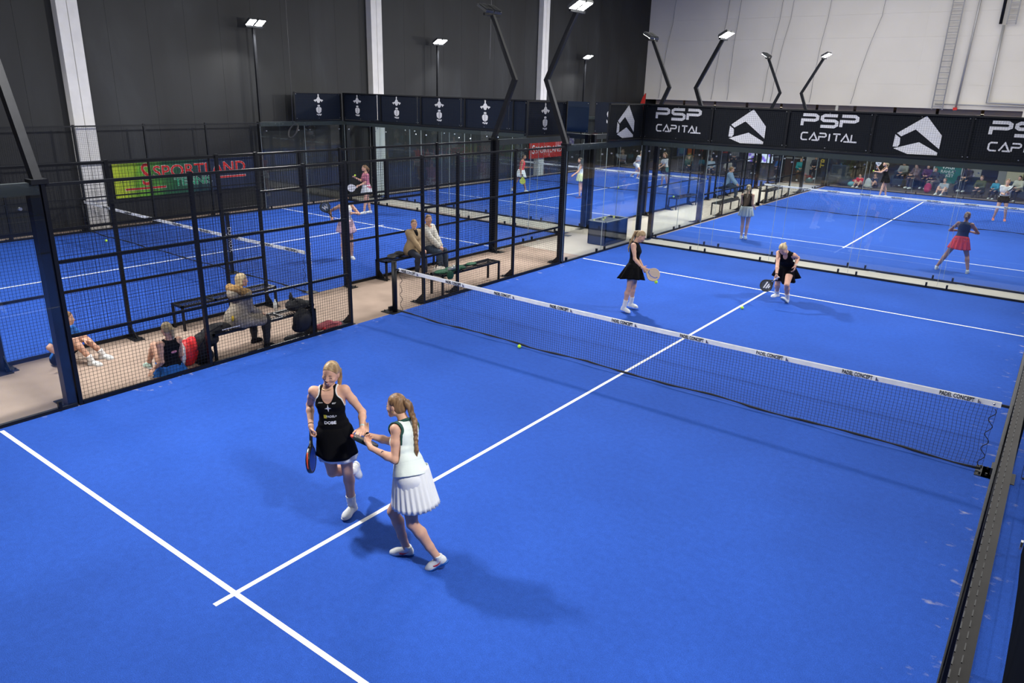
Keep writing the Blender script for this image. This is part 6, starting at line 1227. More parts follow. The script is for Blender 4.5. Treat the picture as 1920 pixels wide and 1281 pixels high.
g.bottoms(mat('trousers_black', (.012, .012, .014), .8), 'trousers', .018, 1.92); g.shoe('L', Fc, BLACKF, BLACKF, laces=False); g.shoe('R', Fc, BLACKF, BLACKF, laces=False)
F = SDF(.01); F.ell(g.pt(.06, .12, -.22), (.035, .02, .05), g.hax); g.shell(F, 'yellow_badge', mat('badge_yellow', (.75, .5, .03), .6), .008)

TEEB = mat('shirt_blue', (.01, .13, .50), .8, bump=.3, bscale=20)
J = POSE['s1']; g = Fig(J, .010, 'girl in a blue T-shirt sitting on the carpet behind the fence post'); Fc = np.array(J['F'])
g.body({'R': (Fc*.9+np.array([0, 0, -.2]), nv([.3, -.4, -.6]), .4), 'L': (Fc, dnv, .4)}); g.face(); P = g.HP
g.hair(BROWNH, tail=[P(0, -.10, .03), P(0, -.14, -.03), P(0, -.12, -.12)], tr=(.025, .012)); g.top(TEEB, 't_shirt', .016, .0, [('ell', g.pt(.515, 0, .03), np.array([.068, .07, .06]), (g.rt(.5), g.cf, g.sp))], sleeve=.62, neck=.50, waist=.135, gsl=.020)
g.fix(text_mesh('lettering', 'X', .05, WHITE, frame(g.pt(.35, -.06, .145), -nv(J['cr']), nv(g.sp)), g.root, .001)); g.bottoms(BLACKF, 'shorts', .014, .62); 
for q in 'LR': g.shoe(q, nv(Fc+np.array([.1, -.15, -.02])), SHOEW, SOLEW, sock=SOCKW, sockh=.08)
J = POSE['s2']; g = Fig(J, .010, 'girl in a black racerback top sitting against the fence, seen from behind'); Fc = np.array(J['F'])
g.body({'R': (Fc*.7+np.array([0, 0, -.3]), dnv, .3), 'L': (nv(dnv*.4-Fc*.2+np.array([0, -.6, 0])), dnv, .1)}); g.face(); P = g.HP
g.hair(PALE, tail=[P(0, -.09, .06), P(0, -.13, .0), P(.01, -.12, -.10), P(.01, -.10, -.16)], tr=(.030, .016)); g.top(BLACKF, 'racerback_top', .010, .02, [('ell', g.pt(.52, 0, .09), np.array([.06, .09, .10]), (g.rt(.5), g.cf, g.sp))]+g.armholes(.066, .03), neck=.51)
F = SDF(.002); F.ell(g.pt(.32, .02, -.102), (.05, .006, .022), (g.rt(.4), g.cf, g.sp)); g.shell(F, 'pink_print', mat('print_pink', (.65, .25, .32), .6), .004); g.skirt(TEEB, 'blue_skirt', t=.10, L=.20, w0=(.150, .11), w1=(.25, .22), pleats=10, amp=.03); g.bottoms(TEEB, 'shorts', .016, .5, .09)
for q in 'LR': g.shoe(q, nv(Fc+np.array([0, -.1, -.02])), mat('shoe_mint', (.45, .62, .55), .6), SOLEW)

TANC = mat('coat_tan', (.36, .26, .15), .9, bump=.8, bscale=60)
J = POSE['b1']; g = Fig(J, .011, 'woman in a tan fleece coat on the bench beyond the net'); Fc = np.array(J['F'])
g.body({'R': (nv(Fc+dnv*.5), dnv, .4), 'L': (nv(Fc+dnv*.5), dnv, .4)}); g.face(smile=True); g.hair(BROWNH, bun=((0, -.11, .02), .035))
def coat(F):
    for q in 'LR': g.arm(F, q, .026, 1.93)
    F.ell(g.pt(.08, 0, .0), (.20, .17, .16), (g.rt(0), g.pf, g.sp), .06); F.ell(g.pt(-.02, 0, .10), (.19, .20, .10), (g.rt(0), g.pf, g.sp), .05)
g.top(TANC, 'fleece_coat', .038, -.12, [('ell', g.pt(.52, 0, .09), np.array([.05, .08, .12]), (g.rt(.5), g.cf, g.sp))], neck=.56, extra=coat)
F = SDF(.02); F.chain([g.pt(.50, .05, .03), g.pt(.48, 0, .085), g.pt(.50, -.05, .03), g.pt(.51, 0, -.06), g.pt(.50, .05, .03)], [.035]*5); F.ell(g.pt(.42, 0, .11), (.05, .03, .08), (g.rt(.5), g.cf, g.sp)); g.shell(F, 'scarf', BLACKF)
g.bottoms(mat('trousers_navy', (.010, .014, .03), .8), 'trousers', .016, 1.92)
for q in 'LR': g.shoe(q, Fc, BLACKF, SOLEW)
JEAN = mat('jeans_blue_grey', (.030, .05, .085), .85, bump=.4, bscale=60)
J = POSE['b2']; g = Fig(J, .011, 'smiling man in a cream hoodie and jeans on the bench beyond the net', male=1); Fc = np.array(J['F'])
g.body({'R': (nv(Fc*.6+dnv*.4-np.array(J['cr'])*.6), dnv, .7), 'L': (nv(Fc*.6+dnv*.4+np.array(J['cr'])*.6), dnv, .7)}); g.face(smile=True); g.hair(BROWNH)
CREAM = mat('hoodie_cream', (.60, .58, .52), .9, bump=.6, bscale=40, var=.12, vscale=14)
def coat(F):
    for q in 'LR': g.arm(F, q, .024, 1.9)
    F.chain([g.pt(.49, .10, .02), g.pt(.50, .06, -.08), g.pt(.50, -.06, -.08), g.pt(.49, -.10, .02)], [.035, .045, .045, .035])
g.top(CREAM, 'hoodie', .030, -.04, [('ell', g.pt(.525, 0, .05), np.array([.06, .07, .06]), (g.rt(.5), g.cf, g.sp))], neck=.57, extra=coat, waist=.15)
g.bottoms(JEAN, 'jeans', .014, 1.92)
for q in 'LR': g.shoe(q, Fc, SHOEW, SOLEW)

# ---------------------------------------------------------------- people on the other courts and in the lounge
def simple_person(key, label, top=None, tkind='tank', bottom=None, bkind='skirt', hair=DARKH, tail=None, h=.014, male=0, shoe=SHOEW, sole=SOLEW, skin=SKIN, hands=None, face=True, J=None, sock=None, skirtL=.32, group=None, bulk=1.0, full=0, sw1=(.23, .19)):
    J = J or POSE[key]; g = Fig(J, h, label, group, male, bulk, skin); Fc = np.array(J['F'])
    hd = hands or {'L': (nv(np.array(J['wL'])-np.array(J['eL'])), nv(-np.array(J['pr'])*-1+dnv), .5), 'R': (nv(np.array(J['wR'])-np.array(J['eR'])), nv(-np.array(J['pr'])+dnv), .5)}
    g.body(hd, fine=h < .02)
    if face and h < .0145: g.face(closed=True)
    P = g.HP; tl = None
    if tail: tl = [P(0, -.10, .04), P(0, -.15, -.02), P(0, -.15, -.04-tail*.5), P(0, -.13, -.05-tail)]
    g.hair(hair, tail=tl, tr=(.028, .012), full=full)
    gg = max(.010, h*.9)
    if tkind == 'tank': g.top(top, 'tank_top', gg, .03, [('ell', g.pt(.51, 0, .09), np.array([.055, .09, .08]), (g.rt(.5), g.cf, g.sp))]+g.armholes(.066, .014), neck=.51)
    elif tkind == 'tee': g.top(top, 't_shirt', gg+.006, -.02, [('ell', g.pt(.52, 0, .04), np.array([.065, .07, .05]), (g.rt(.5), g.cf, g.sp))], sleeve=.6, neck=.50, waist=.135, gsl=gg+.010)
    else: g.top(top, 'jacket', gg+.02, -.05, [], neck=.55, waist=.14, extra=lambda F: [g.arm(F, q, .022, 1.9) for q in 'LR'])
    if bkind == 'skirt': g.skirt(bottom, 'skirt', t=.12, L=skirtL, w0=(.168, .132), w1=(max(sw1[0]-.025, .20), max(sw1[1]-.01, .185)), pleats=14, amp=.025, n=84)
    elif bkind == 'shorts': g.bottoms(bottom, 'shorts', gg+.006, .5)
    else: g.bottoms(bottom, 'trousers', gg+.004, 1.92)
    fl = nv([Fc[0], Fc[1], -.02])
    for q in 'LR': g.shoe(q, fl, shoe, sole, sock=sock, laces=False)
    return g
PINKS = mat('skirt_pale_pink', (.72, .50, .58), .8); PLAID = mat('top_rose', (.50, .17, .24), .8, var=.35, vscale=30); REDT = mat('top_red', (.72, .03, .06), .7); YEL = mat('skirt_pale_yellow', (.66, .72, .42), .8)
PALEB = mat('top_pale_blue', (.60, .68, .74), .8); REDSK = mat('skirt_red', (.78, .035, .002), .75, bump=.2, bscale=30); NAVYT = mat('top_navy', (.010, .014, .04), .7)
simple_person('k1', 'brown-haired player in a pale pink skirt with a dark racket on the left court', WHITEF, 'tank', PINKS, 'skirt', BROWNH, .12, sw1=(.26, .22))
racket(Vector((-4.465, 12.10, 1.186)), Vector((-.10, -.074, .195)), Vector((.75, -.60, .2)), mat('racket_slate', (.05, .07, .08), .4), mat('racket_black', (.012, .012, .014), .35), NYL, 'dark racket with a white emblem held up by the player in the pink skirt',
       logo=lambda T_, r_: [strokes('face_print', [[(-.06, .27), (-.03, .18), (0, .25), (.03, .18), (.06, .27)]], .018, WHITE, Matrix(T_) @ Matrix.Translation((0, 0, zz)), r_, .002) for zz in (-.0195, .0185)])
simple_person('k2', 'player in a rose plaid top and white skirt about to serve on the left court', PLAID, 'tee', WHITEF, 'skirt', BROWNH, .10, sock=None)
racket(Vector((-9.50, 17.50, .97)), Vector((-.35, -.45, -.12)), Vector((.75, -.60, .2)), mat('racket_pale', (.55, .56, .62), .4), mat('racket_pale', (.55, .56, .62), .4), NYL, 'pale racket held low by the player in the rose top', holes=False)
ball((-9.70, 17.565, 1.33), 'ball held up by the player in the rose top')
simple_person('r1', 'player in a red top and white skirt walking on the far left court', REDT, 'tank', WHITEF, 'skirt', DARKH, skin=SKIN2, h=.016, sw1=(.25, .24))
racket(Vector((-9.10, 26.60, .74)), Vector((.03, .0, -1)), Vector((.7, -.7, .1)), mat('racket_lime', (.55, .60, .04), .5), mat('racket_lime', (.55, .60, .04), .5), NYL, 'yellow racket hanging from the hand of the player in red', holes=False)
simple_person('r2', 'dark-haired player in a pale blue top and yellow skirt on the far left court', PALEB, 'tank', YEL, 'skirt', DARKH, .18, h=.016, shoe=mat('shoe_navy', (.02, .05, .18), .6), sole=mat('sole_orange', (.7, .18, .05), .6))
racket(Vector((-6.30, 27.05, 1.30)), Vector((-.1, .05, 1)), Vector((.7, -.7, .1)), mat('racket_smoke', (.03, .04, .05), .4), mat('racket_black', (.012, .012, .014), .35), NYL, 'dark racket raised behind the player in the yellow skirt', holes=False)
simple_person('r3', 'fair-haired player lunging at the net of the far left court', mat('top_grey', (.40, .42, .45), .8), 'tee', WHITEF, 'shorts', PALE, h=.020)
simple_person('r4', 'player in a white T-shirt and dark skirt beyond the corner post', WHITEF, 'tee', BLACKF, 'skirt', BROWNH, .1, h=.020)
racket(Vector((-5.6, 33.3, 1.02)), Vector((.5, .3, -.45)), Vector((.5, -.7, .3)), mat('racket_teal', (.02, .16, .18), .4), mat('racket_black', (.012, .012, .014), .35), NYL, 'teal racket of the player in the white T-shirt beyond the post', holes=False)
g = simple_person('w1', 'long-haired blonde girl in a black top and white skirt behind the glass', BLACKF, 'tank', mat('skirt_mint_white', (.68, .74, .72), .8), 'skirt', PALE, .34, skirtL=.30, sw1=(.25, .22))
simple_person('w2', 'player in a navy top and red skirt with legs apart behind the glass', NAVYT, 'tank', REDSK, 'skirt', BROWNH, .03, skirtL=.33, h=.013, skin=SKIN2, sw1=(.27, .22))
simple_person('w3', 'blonde player in a black dress about to serve before the lounge', BLACKF, 'tank', BLACKF, 'skirt', PALE, .10, h=.016)
racket(Vector((2.80, 38.42, 1.33)), Vector((-.03, .0, 1)), Vector((.6, -.8, .1)), mat('racket_white_blue', (.62, .68, .75), .4), mat('racket_white_edge', (.70, .72, .75), .4), NYL, 'white racket held upright by the player before the lounge', holes=False,
       logo=lambda T_, r_: [strokes('face_print', [[(-.05, .27), (.05, .27)], [(-.04, .18), (.04, .18)]], .030, m_, Matrix(T_) @ Matrix.Translation((0, 0, zz)), r_, .002) for zz, m_ in ((-.0205, INK), (.0185, INK))])
ball((2.68, 38.2, 1.19), 'ball held out by the player before the lounge')
simple_person('w4', 'woman in a white T-shirt and black shorts holding her racket at the right edge', WHITEF, 'tee', BLACKF, 'skirt', BROWNH, .05, h=.016, shoe=mat('shoe_coral', (.75, .22, .14), .6), skirtL=.20, sw1=(.18, .14))
racket(Vector((8.23, 33.93, 1.10)), Vector((.28, .02, .40)), Vector((.8, .3, -.5)), mat('racket_pale2', (.40, .45, .50), .4), mat('racket_black', (.012, .012, .014), .35), NYL, 'racket held across the chest of the woman in the white T-shirt', holes=False)
simple_person('m1', 'short-haired man in a light blue jacket on the bench of the far aisle', mat('jacket_light_blue', (.20, .34, .52), .8), 'jacket', mat('jeans_dark', (.02, .04, .08), .85), 'trousers', BROWNH, h=.016, male=1, shoe=NYL)

def seated(x, y, z, yaw, lean=8, s=1.0, floor=False):
    """joint positions of a seated figure; yaw: facing direction in degrees from +x"""
    F = np.array([math.cos(rad(yaw)), math.sin(rad(yaw)), 0]); R = np.cross(F, [0, 0, 1.0]); U = np.array([0, 0, 1.0]); hc = np.array([x, y, z]); sp = nv(U+F*math.tan(rad(lean))); nk = hc+sp*.5*s
    J = dict(s=s, hc=hc, nk=nk, pr=R, cr=R, F=F, hf=nv(F-U*.15), hu=nv(U+F*.15), hd=nk+nv(sp+U+F*.25)*.165*s)
    for q, d in (('L', -1), ('R', 1)):
        J['h'+q] = hc+R*d*.088*s
        if floor: J['k'+q] = hc+R*d*.17*s+F*.28*s+U*.30*s; J['a'+q] = np.array([*(hc+R*d*.14*s+F*.48*s)[:2], .085])
        else: J['k'+q] = hc+R*d*.12*s+F*.41*s+U*.01; J['a'+q] = np.array([*(hc+R*d*.12*s+F*.43*s)[:2], z-.40*s])
        sh_ = nk-sp*.045*s+R*d*.155*s; J['s'+q] = sh_; J['e'+q] = sh_-U*.22*s+R*d*.06*s+F*.12*s; J['w'+q] = J['e'+q]+nv(F*.8-R*d*.5-U*.1)*.23*s
    return J
C_ = lambda n, c: mat(n, c, .85, bump=.3, bscale=20)
LOUNGE = [  # x, y, seat z, facing, scale, top colour, bottoms colour, hair, male, floor, label
 (1.40, 42.05, .10, 250, .80, C_('shirt_bright_red', (.62, .02, .03)), NYL, DARKH, 1, True, 'boy in a bright red shirt sitting on the floor behind the far glass'),
 (2.05, 42.45, .12, 240, .80, NAVYT, NYL, BROWNH, 1, True, 'boy in dark clothes sitting cross-legged beside the pale backpack'),
 (3.00, 44.2, .58, 255, 1.0, C_('jumper_grey', (.22, .23, .22)), NYL, BROWNH, 1, False, 'spectator in a grey jumper right of the serving player'),
 (3.75, 43.4, .55, 235, 1.0, C_('jumper_brown', (.10, .06, .05)), C_('trousers_brown', (.05, .035, .03)), DARKH, 1, False, 'spectator in brown leaning forward, left of the magenta rucksack'),
 (4.20, 43.7, .55, 260, .95, C_('jumper_plum', (.10, .03, .12)), NYL, DARKH, 0, False, 'spectator in a plum jumper behind the group of dark figures'),
 (4.65, 43.2, .50, 240, .9, NAVYT, C_('leggings_grey', (.15, .13, .13)), BROWNH, 0, False, 'girl in navy sitting between the plum jumper and the green banner'),
 (5.25, 42.15, .085, 250, .95, C_('jacket_silver', (.30, .33, .36)), C_('trousers_slate', (.06, .08, .11)), BROWNH, 0, True, 'person in a silver jacket sitting on the floor before the green banner'),
 (6.00, 43.6, .62, 250, 1.02, C_('jacket_black_red', (.03, .015, .015)), NYL, DARKH, 1, False, 'person in a black jacket with orange shoulder before the pale door frame'),
 (6.75, 42.3, .30, 250, .98, C_('jacket_olive', (.07, .075, .03)), C_('trousers_dark', (.03, .03, .035)), BROWNH, 1, False, 'person in an olive jacket and cap left of the child in turquoise'),
 (7.35, 42.4, .35, 250, .72, C_('shirt_turquoise', (.05, .28, .42)), NYL, BROWNH, 0, False, 'child in turquoise and orange near the right edge'),
 (8.25, 42.6, .42, 245, .95, C_('jumper_cream', (.50, .48, .40)), NYL, DARKH, 0, False, 'spectator in a cream jumper partly behind the woman in the white T-shirt'),
 (-1.9, 42.6, .50, 290, .95, C_('shirt_teal', (.02, .30, .32)), C_('shorts_brown', (.12, .07, .04)), BROWNH, 0, False, 'person in a teal top sitting in the far aisle mouth'),
 (-3.3, 43.4, .45, 280, .85, C_('shirt_royal', (.02, .08, .40)), NYL, PALE, 0, False, 'fair-haired child in royal blue before the dark lounge table'),
 (-4.6, 43.6, .60, 270, 1.0, C_('jumper_khaki', (.16, .17, .09)), NYL, DARKH, 1, False, 'spectator in khaki in front of the bright screen'),
 (-1.45, 44.0, .55, 270, 1.0, C_('coat_charcoal', (.03, .03, .04)), NYL, BROWNH, 0, False, 'spectator in a charcoal coat left of the banner with yellow letters'),
 (-6.9, 42.3, .20, 300, .95, C_('shirt_blue_white', (.30, .38, .48)), C_('trousers_ink', (.012, .018, .04)), DARKH, 0, False, 'dark-haired spectator in pale blue behind the far left glass'),
 (-5.9, 42.4, .20, 290, .95, C_('shirt_ivory', (.45, .42, .38)), C_('trousers_ink', (.012, .018, .04)), BROWNH, 0, False, 'spectator in ivory next to the one in pale blue'),
 (-8.3, 42.3, .20, 300, .95, C_('jersey_green', (.01, .07, .05)), C_('trousers_ink', (.012, .018, .04)), DARKH, 1, False, 'spectator in a dark green jersey behind the far left glass'),
 (-10.6, 42.8, .60, 300, 1.0, BLACKF, C_('trousers_stone', (.25, .23, .2)), DARKH, 1, False, 'dark-haired person in black clasping hands beyond the far left corner'),
 (-6.9, 46.0, .60, 285, 1.05, C_('shirt_grey2', (.20, .20, .22)), NYL, DARKH, 1, False, 'spectator in grey below the red hanging shirt'),
]
for (x, y, z, yw, s_, tm, bm, hm, ml, fl, lb) in LOUNGE:
    simple_person(None, lb, tm, 'tee' if fl else 'jacket', bm, 'trousers', hm, None if ml else .06, h=.021, male=ml, J=seated(x, y, z, yw, 10, s_, fl), face=False, group=None)
# lounge furniture and displays
SOFA = mat('sofa_slate', (.03, .04, .055), .9); 
def block(name, lo, hi, m, label, cat, bev=.03, group=None, kids=()):
    c = Vector(((lo[0]+hi[0])/2, (lo[1]+hi[1])/2, lo[2])); o = MB().box(Vector(lo)-c, Vector(hi)-c).build(name, m); o.location = c; tag(o, label, cat, group)
    if bev: bevel(o, bev)
    for nm_, l2, h2, m2 in kids: MB().box(Vector(l2)-c, Vector(h2)-c).build(nm_, m2, o)
    return o
def sofa(x0, x1, y0, y1, label):
    r = empty('sofa', ((x0+x1)/2, (y0+y1)/2, 0), label, 'sofa'); hx = (x1-x0)/2; hy = (y1-y0)/2
    for nm_, lo, hi in (('seat', (-hx, -hy, .12), (hx, hy-.18, .44)), ('backrest', (-hx, hy-.2, .12), (hx, hy, .82)), ('armrest', (-hx, -hy, .12), (-hx+.16, hy-.2, .62)), ('armrest', (hx-.16, -hy, .12), (hx, hy-.2, .62))): bevel(MB().box(lo, hi).build(nm_, SOFA, r), .05)
    for sx_ in (-1, 1):
        for sy_ in (-1, 1): MB().box((sx_*(hx-.1)-.03, sy_*(hy-.1)-.03, 0), (sx_*(hx-.1)+.03, sy_*(hy-.1)+.03, .12)).build('leg', STEEL, r)
sofa(2.5, 4.9, 43.6, 44.5, 'long slate sofa under the row of dark-clothed spectators'); sofa(5.5, 6.6, 43.3, 44.1, 'slate armchair under the person with the orange shoulder'); sofa(7.8, 8.8, 42.35, 43.1, 'slate armchair behind the woman in the white T-shirt')
r = empty('armchair', (.0, 43.1, 0), 'big slate armchair right of the silver column', 'armchair')
for nm_, lo, hi in (('seat', (-.45, -.4, .0), (.45, .3, .42)), ('backrest', (-.45, .2, .0), (.45, .45, .95)), ('armrest', (-.55, -.4, .0), (-.4, .4, .62)), ('armrest', (.4, -.4, .0), (.55, .4, .62))): bevel(MB().box(lo, hi).build(nm_, SOFA, r), .05)
for x, y, z0, lb in ((-4.6, 43.75, .5, 'dark stool under the spectator in khaki'), (-1.45, 44.1, .46, 'dark stool under the charcoal coat'), (-1.9, 42.75, .40, 'low stool under the person in teal'), (-3.3, 43.5, .36, 'low stool under the child in royal blue'), (-10.6, 42.95, .5, 'stool of the person clasping hands'), (-6.9, 46.1, .5, 'stool below the red hanging shirt'), (6.75, 42.45, .2, 'low seat of the person in olive'), (7.35, 42.5, .26, 'low seat of the child in turquoise')):
    r = empty('stool', (x, y, 0), lb, 'stool'); MB().tube([(0, 0, z0-.06), (0, 0, z0)], .19, 14).build('seat', SOFA, r, False)
    for a in (.8, 2.4, 4, 5.5): MB().tube([(.15*math.cos(a), .15*math.sin(a), 0), (.12*math.cos(a), .12*math.sin(a), z0-.05)], .015, 6).build('leg', STEEL, r)
r = empty('low_bench', (-7.1, 42.5, 0), 'long low bench under the spectators behind the far left glass', 'bench'); MB().box((-1.8, -.2, .06), (1.8, .2, .11)).build('seat', SOFA, r)
for x in (-1.6, 0, 1.6): MB().box((x-.04, -.15, 0), (x+.04, .15, .06)).build('leg', STEEL, r)
# column, screen, banners, plants, shelf, doors
o = MB().tube([(0, 0, 0), (0, 0, 4.0)], .075, 14).build('round_column', mat('column_silver', (.42, .42, .42), .4, .2), None, True); o.location = (-.72, 43.5, 0); tag(o, 'slim silver column between the yellow letters and the armchair', 'column')
SCR = bpy.data.materials.new('screen_picture'); SCR.use_nodes = True; MATS['scr'] = SCR; nt = SCR.node_tree; bs = nt.nodes['Principled BSDF']; tc = nt.nodes.new('ShaderNodeTexCoord'); vo = nt.nodes.new('ShaderNodeTexVoronoi'); vo.inputs['Scale'].default_value = 3.5
nt.links.new(tc.outputs['Object'], vo.inputs['Vector']); cr = nt.nodes.new('ShaderNodeValToRGB'); nt.links.new(vo.outputs['Distance'], cr.inputs[0]); e = cr.color_ramp.elements; e[0].color = (.10, .05, .45, 1); e[1].color = (.75, .8, 1, 1); e[1].position = .5; q_ = e.new(.3); q_.color = (.30, .18, .9, 1)
nt.links.new(cr.outputs[0], bs.inputs['Emission Color']); bs.inputs['Emission Strength'].default_value = 1.6; bs.inputs['Base Color'].default_value = (.02, .02, .03, 1)
r = empty('wall_screen', (-5.3, 46, .55), 'bright violet and white screen behind the far aisle', 'screen'); MB().box((-.82, 0, -.05), (.82, .06, 1.0)).build('screen_frame', STEEL, r); MB().box((-.78, -.008, 0), (.40, 0, .95)).build('picture', SCR, r); MB().box((.46, -.008, 0), (.78, 0, .95)).build('picture', SCR, r); MB().box((-.05, 0, -.55), (.05, .05, 0)).build('stand', STEEL, r)
r = empty('rollup_banner', (-1.65, 46, 0), 'dark roll-up banner with yellow vertical letters', 'banner'); MB().box((-.38, -.01, .05), (.38, .01, 2.1)).build('sheet', NYL, r); MB().box((-.42, -.12, 0), (.42, .12, .05)).build('base', STEEL2, r)
text_mesh('lettering', 'TRE', .50, mat('print_gold', (.75, .55, .05), .5), frame((.1, -.014, .9), (0, 0, 1), (-1, 0, 0)), r, .001, .9, .01)
r = empty('green_banner', (4.88, 45.2, 0), 'green promotional wall banner with small white lettering', 'banner'); MB().box((-.60, -.01, .30), (.60, .01, 2.3)).build('sheet', mat('banner_green', (.01, .14, .12), .6), r); MB().box((-.68, -.02, 0), (-.62, .02, 2.3)).box((.62, -.02, 0), (.66, .02, 2.3)).build('frame', mat('frame_pale', (.45, .45, .45), .5), r)
text_mesh('lettering', 'VÄGI', .24, WHITE, frame((0, -.014, 1.10), (1, 0, 0), (0, 0, 1)), r, .001, 1.1, .004); text_mesh('lettering', 'RAHUL\nRAKET', .20, WHITE, frame((0, -.014, .78), (1, 0, 0), (0, 0, 1)), r, .001, 1)
for x, z in ((-.45, 1.25), (.45, 1.2), (-.35, 1.45), (.3, 1.48)): MB().box((x-.06, -.014, z-.05), (x+.06, -.012, z+.05)).build('card_print', WHITE, r)
block('white_board', (-2.95, 46.4, .0), (-2.2, 46.44, 2.2), mat('board_white', (.5, .5, .48), .7), 'white board left of the banner with yellow letters', 'board', .0, None, [('frame_strip', (-3.0, 46.38, .15), (-2.95, 46.46, 2.25), STEEL2)])
block('door_leaf', (5.60, 46.9, 0), (6.25, 46.95, 2.4), mat('board_white', (.5, .5, .48), .7), 'pale door beside the green banner', 'door', 0, None, [('handle', (5.66, 46.86, 1.0), (5.78, 46.9, 1.03), BOLT)])
block('cupboard', (7.05, 46.5, 0), (8.15, 47.0, 2.4), mat('cupboard_cream', (.55, .50, .36), .7), 'cream cupboard near the right edge behind the woman in the white T-shirt', 'cupboard', 0, None, [('door', (7.42, 46.47, .05), (7.78, 46.5, 2.35), mat('cupboard_door', (.60, .55, .38), .6)), ('door', (7.79, 46.47, .05), (8.13, 46.5, 2.35), mat('cupboard_door', (.60, .55, .38), .6)), ('side', (7.05, 46.46, 0), (7.40, 46.5, 2.4), mat('side_grey', (.28, .28, .27), .7))])
r = empty('display_shelf', (1.2, 47, 1.02), 'warm lit shelf bar above the serving player', 'shelf'); MB().box((-1.25, -.15, .0), (1.25, .15, .05)).build('board', mat('shelf_oak', (.62, .40, .16), .5), r); MB().box((-1.2, -.155, .02), (1.2, -.15, .045)).build('light_strip', mat('strip_warm', (1, .8, .5), .5, emit=3, ecolor=(1, .75, .4)), r)
for x in (-1.15, 1.15): MB().box((x-.03, -.1, -1.02), (x+.03, .1, 0)).build('upright', STEEL2, r)
for i, (x, w_, c_) in enumerate(((-.7, .1, (.5, .45, .4)), (-.3, .14, (.6, .58, .5)), (.15, .1, (.65, .6, .1)), (.5, .12, (.5, .3, .2)), (.85, .08, (.3, .5, .2)))):
    o = MB().box((-w_/2, -.06, 0), (w_/2, .06, .09+.03*(i % 2))).build('packet', mat('packet_%d' % i, c_, .6)); o.location = (1.2+x, 47, 1.07); tag(o, ['beige packet at the left end of the lit shelf', 'cream packet left of centre on the lit shelf', 'yellow packet in the middle of the lit shelf', 'brown packet right of centre on the lit shelf', 'green packet at the right end of the lit shelf'][i], 'packet')
LEAF = mat('leaf_green', (.03, .12, .02), .6, var=.3, vscale=5)
for px, ph, lb in ((.05, 1.5, 'tall dark green plant behind the big armchair'), (-.35, 1.25, 'leafy plant left of the tall one by the armchair')):
    r = empty('potted_plant', (px, 45.4, 0), lb, 'plant'); MB().tube([(0, 0, 0), (0, 0, .35)], [.14, .18], 12).build('pot', mat('pot_clay', (.30, .22, .14), .7), r); MB().tube([(0, 0, .3), (.02, 0, ph*.8)], .02, 6).build('stem', mat('stem_brown', (.1, .07, .03), .8), r)
    b = MB(); rnd = random.Random(int(px*100))
    for i in range(70):
        a = rnd.uniform(0, 6.28); z = rnd.uniform(.4, ph); L_ = rnd.uniform(.14, .26); d = Vector((math.cos(a), math.sin(a), rnd.uniform(-.2, .6))).normalized(); s_ = d.cross(Vector((0, 0, 1))).normalized()*.03; p = Vector((0, 0, z))
        b.add([p, p+d*L_*.5+s_, p+d*L_, p+d*L_*.5-s_, p+d*L_*.5+Vector((0, 0, .012))], [(0, 1, 4), (1, 2, 4), (2, 3, 4), (3, 0, 4)])
    tag(b.build('foliage', LEAF, r), kind='stuff')
lump('backpack', mat('bag_pale_grey', (.45, .48, .47), .8), 'pale grey backpack standing between the two boys', 'bag', [(1.78, 42.0, .25, .16, .12, .27), (1.78, 42.0, .12, .19, .15, .14)], h=.02, cuts=[((0, 0, .01), (0, 0, -1))])
lump('sports_bag', mat('bag_turquoise', (.12, .38, .45), .7), 'turquoise bag left of the boy in red', 'bag', [(1.0, 42.0, .13, .20, .12, .14)], h=.02, cuts=[((0, 0, .01), (0, 0, -1))])
lump('red_bag', mat('bag_red', (.6, .05, .03), .7), 'red bag lying behind the turquoise bag', 'bag', [(1.1, 42.35, .25, .18, .12, .12), (1.1, 42.35, .1, .16, .12, .1)], h=.02, cuts=[((0, 0, .01), (0, 0, -1))])
lump('rucksack', mat('bag_magenta', (.35, .01, .08), .7), 'magenta rucksack below the seated dark group', 'bag', [(4.5, 42.3, .25, .17, .13, .24), (4.5, 42.2, .14, .14, .12, .13)], h=.02, cuts=[((0, 0, .01), (0, 0, -1))])
lump('bean_bag', SOFA, 'dark slumped bean bag left of the turquoise bag', 'bean bag', [(.55, 42.2, .20, .32, .28, .22), (.70, 42.3, .36, .18, .2, .16)], h=.02, cuts=[((0, 0, .01), (0, 0, -1))])
for x, y, z, c_, nm_, lb in ((-9.1, 46.28, 1.28, (.55, .02, .02), 'hanging_shirt', 'red shirt on a rail beyond the far left court'), (-7.6, 46.28, 1.28, (.50, .02, .02), 'hanging_shirt', 'darker red shirt on the rail above the seated spectator')):
    r = empty(nm_, (x, y, z), lb, 'shirt'); m_ = mat('hung_%s' % lb[:3], c_, .8); MB().prism([(-.22, -.35), (.22, -.35), (.22, .15), (.38, .05), (.42, .18), (.15, .36), (-.15, .36), (-.42, .18), (-.38, .05), (-.22, .15)], (0, 0, 0), (1, 0, 0), (0, 0, 1), (0, .05, 0)).build('shirt_body', m_, r); MB().tube([(-.2, .02, .36), (0, .02, .42), (.2, .02, .36)], .01, 6).build('hanger', STEEL, r)
r = empty('clothes_rail', (-8.3, 46.3, 0), 'black clothes rail holding the red shirts', 'rail'); MB().tube([(-1.4, 0, 0), (-1.4, 0, 1.7), (1.4, 0, 1.7), (1.4, 0, 0)], .02, 8).build('rail_tube', STEEL, r)
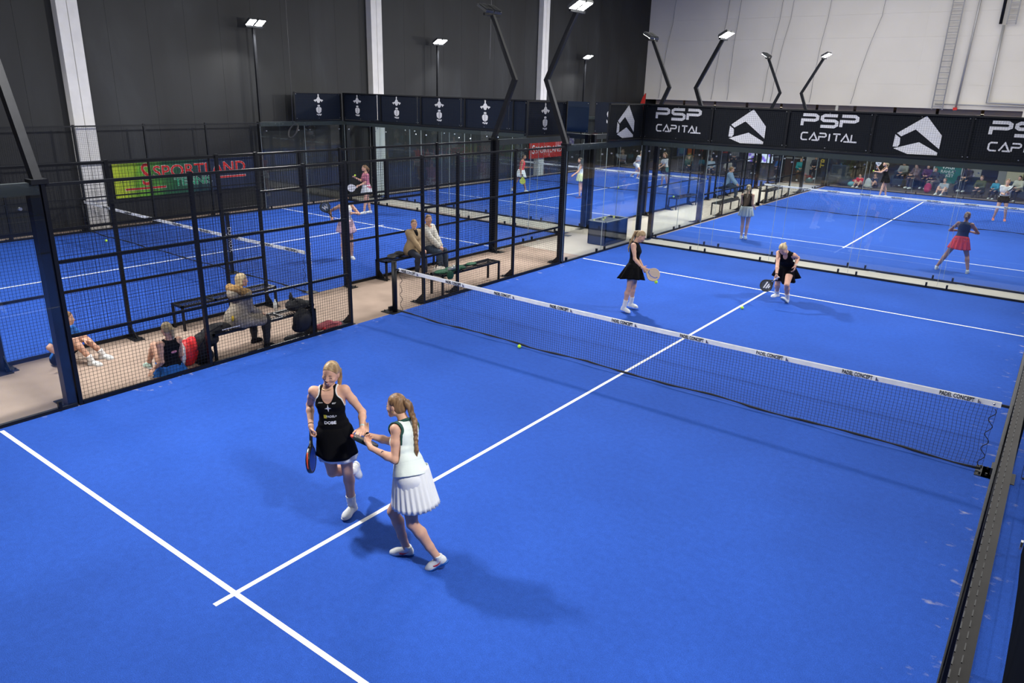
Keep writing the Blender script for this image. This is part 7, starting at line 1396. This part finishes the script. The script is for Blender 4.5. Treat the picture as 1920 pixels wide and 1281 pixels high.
block('wall_poster', (-12.6, 50, .2), (-11.9, 50.03, 1.1), mat('poster_blue', (.02, .07, .30), .6), 'blue poster on the lounge wall beyond the far left court', 'poster', 0, None, [('poster_disc', (-12.4, 49.98, .4), (-12.1, 50.0, .8), mat('poster_cyan', (.1, .3, .5), .6))])
block('wall_poster', (-11.8, 50, .2), (-11.3, 50.03, 1.1), mat('poster_orange', (.55, .12, .03), .6), 'orange poster beside the blue one beyond the far left court', 'poster', 0, None, [('poster_strip', (-11.75, 49.98, .22), (-11.35, 50.0, .45), mat('poster_yellow', (.6, .45, .05), .6))])
block('counter', (-4.2, 45.4, 0), (-2.9, 46.0, .95), mat('counter_dark', (.06, .03, .03), .6), 'dark red lounge counter right of the screen', 'counter', .01, None, [('worktop', (-4.25, 45.35, .95), (-2.85, 46.05, .99), mat('worktop_pale', (.35, .38, .42), .4))])
for i, (x, y) in enumerate(((-6, 50), (0, 50), (6, 50), (-10, 48))):
    r = empty('lounge_lamp', (x, y, 3.75), ['flat ceiling lamp over the screen end of the lounge', 'flat ceiling lamp over the lounge middle', 'flat ceiling lamp over the cream cupboard', 'flat ceiling lamp over the far left end of the lounge'][i], 'lamp', None); MB().box((-.7, -.12, 0), (.7, .12, .05)).build('housing', WHITEF, r); MB().box((-.5, -.01, .05), (-.48, .01, .56)).box((.48, -.01, .05), (.5, .01, .56)).build('hanger', STEEL, r); MB().box((-.66, -.09, -.006), (.66, .09, 0)).build('diffuser', mat('lamp_warm', (1, .85, .6), .5, emit=6, ecolor=(1, .80, .55)), r)
    area('lounge_light', (x, y, 3.72), (x, y, 0), 1.3, 60, (1, .84, .64), .2)

r = empty('red_flag', (-12.3, 43.6, 3.35), 'small red pointed flag showing above the corner banners', 'flag'); MB().prism([(-.28, 0), (.14, 0), (.16, .95), (.10, 1.0), (-.05, .75), (-.2, .3)], (0, 0, 0), (1, 0, 0), (0, 0, 1), (0, .03, 0)).build('flag_cloth', mat('flag_red', (.6, .03, .02), .7), r); MB().tube([(.15, .015, -3.35), (.15, .015, 1.0)], .015, 6).build('pole', STEEL, r)
for x in (-6, 0, 6, -10): pass
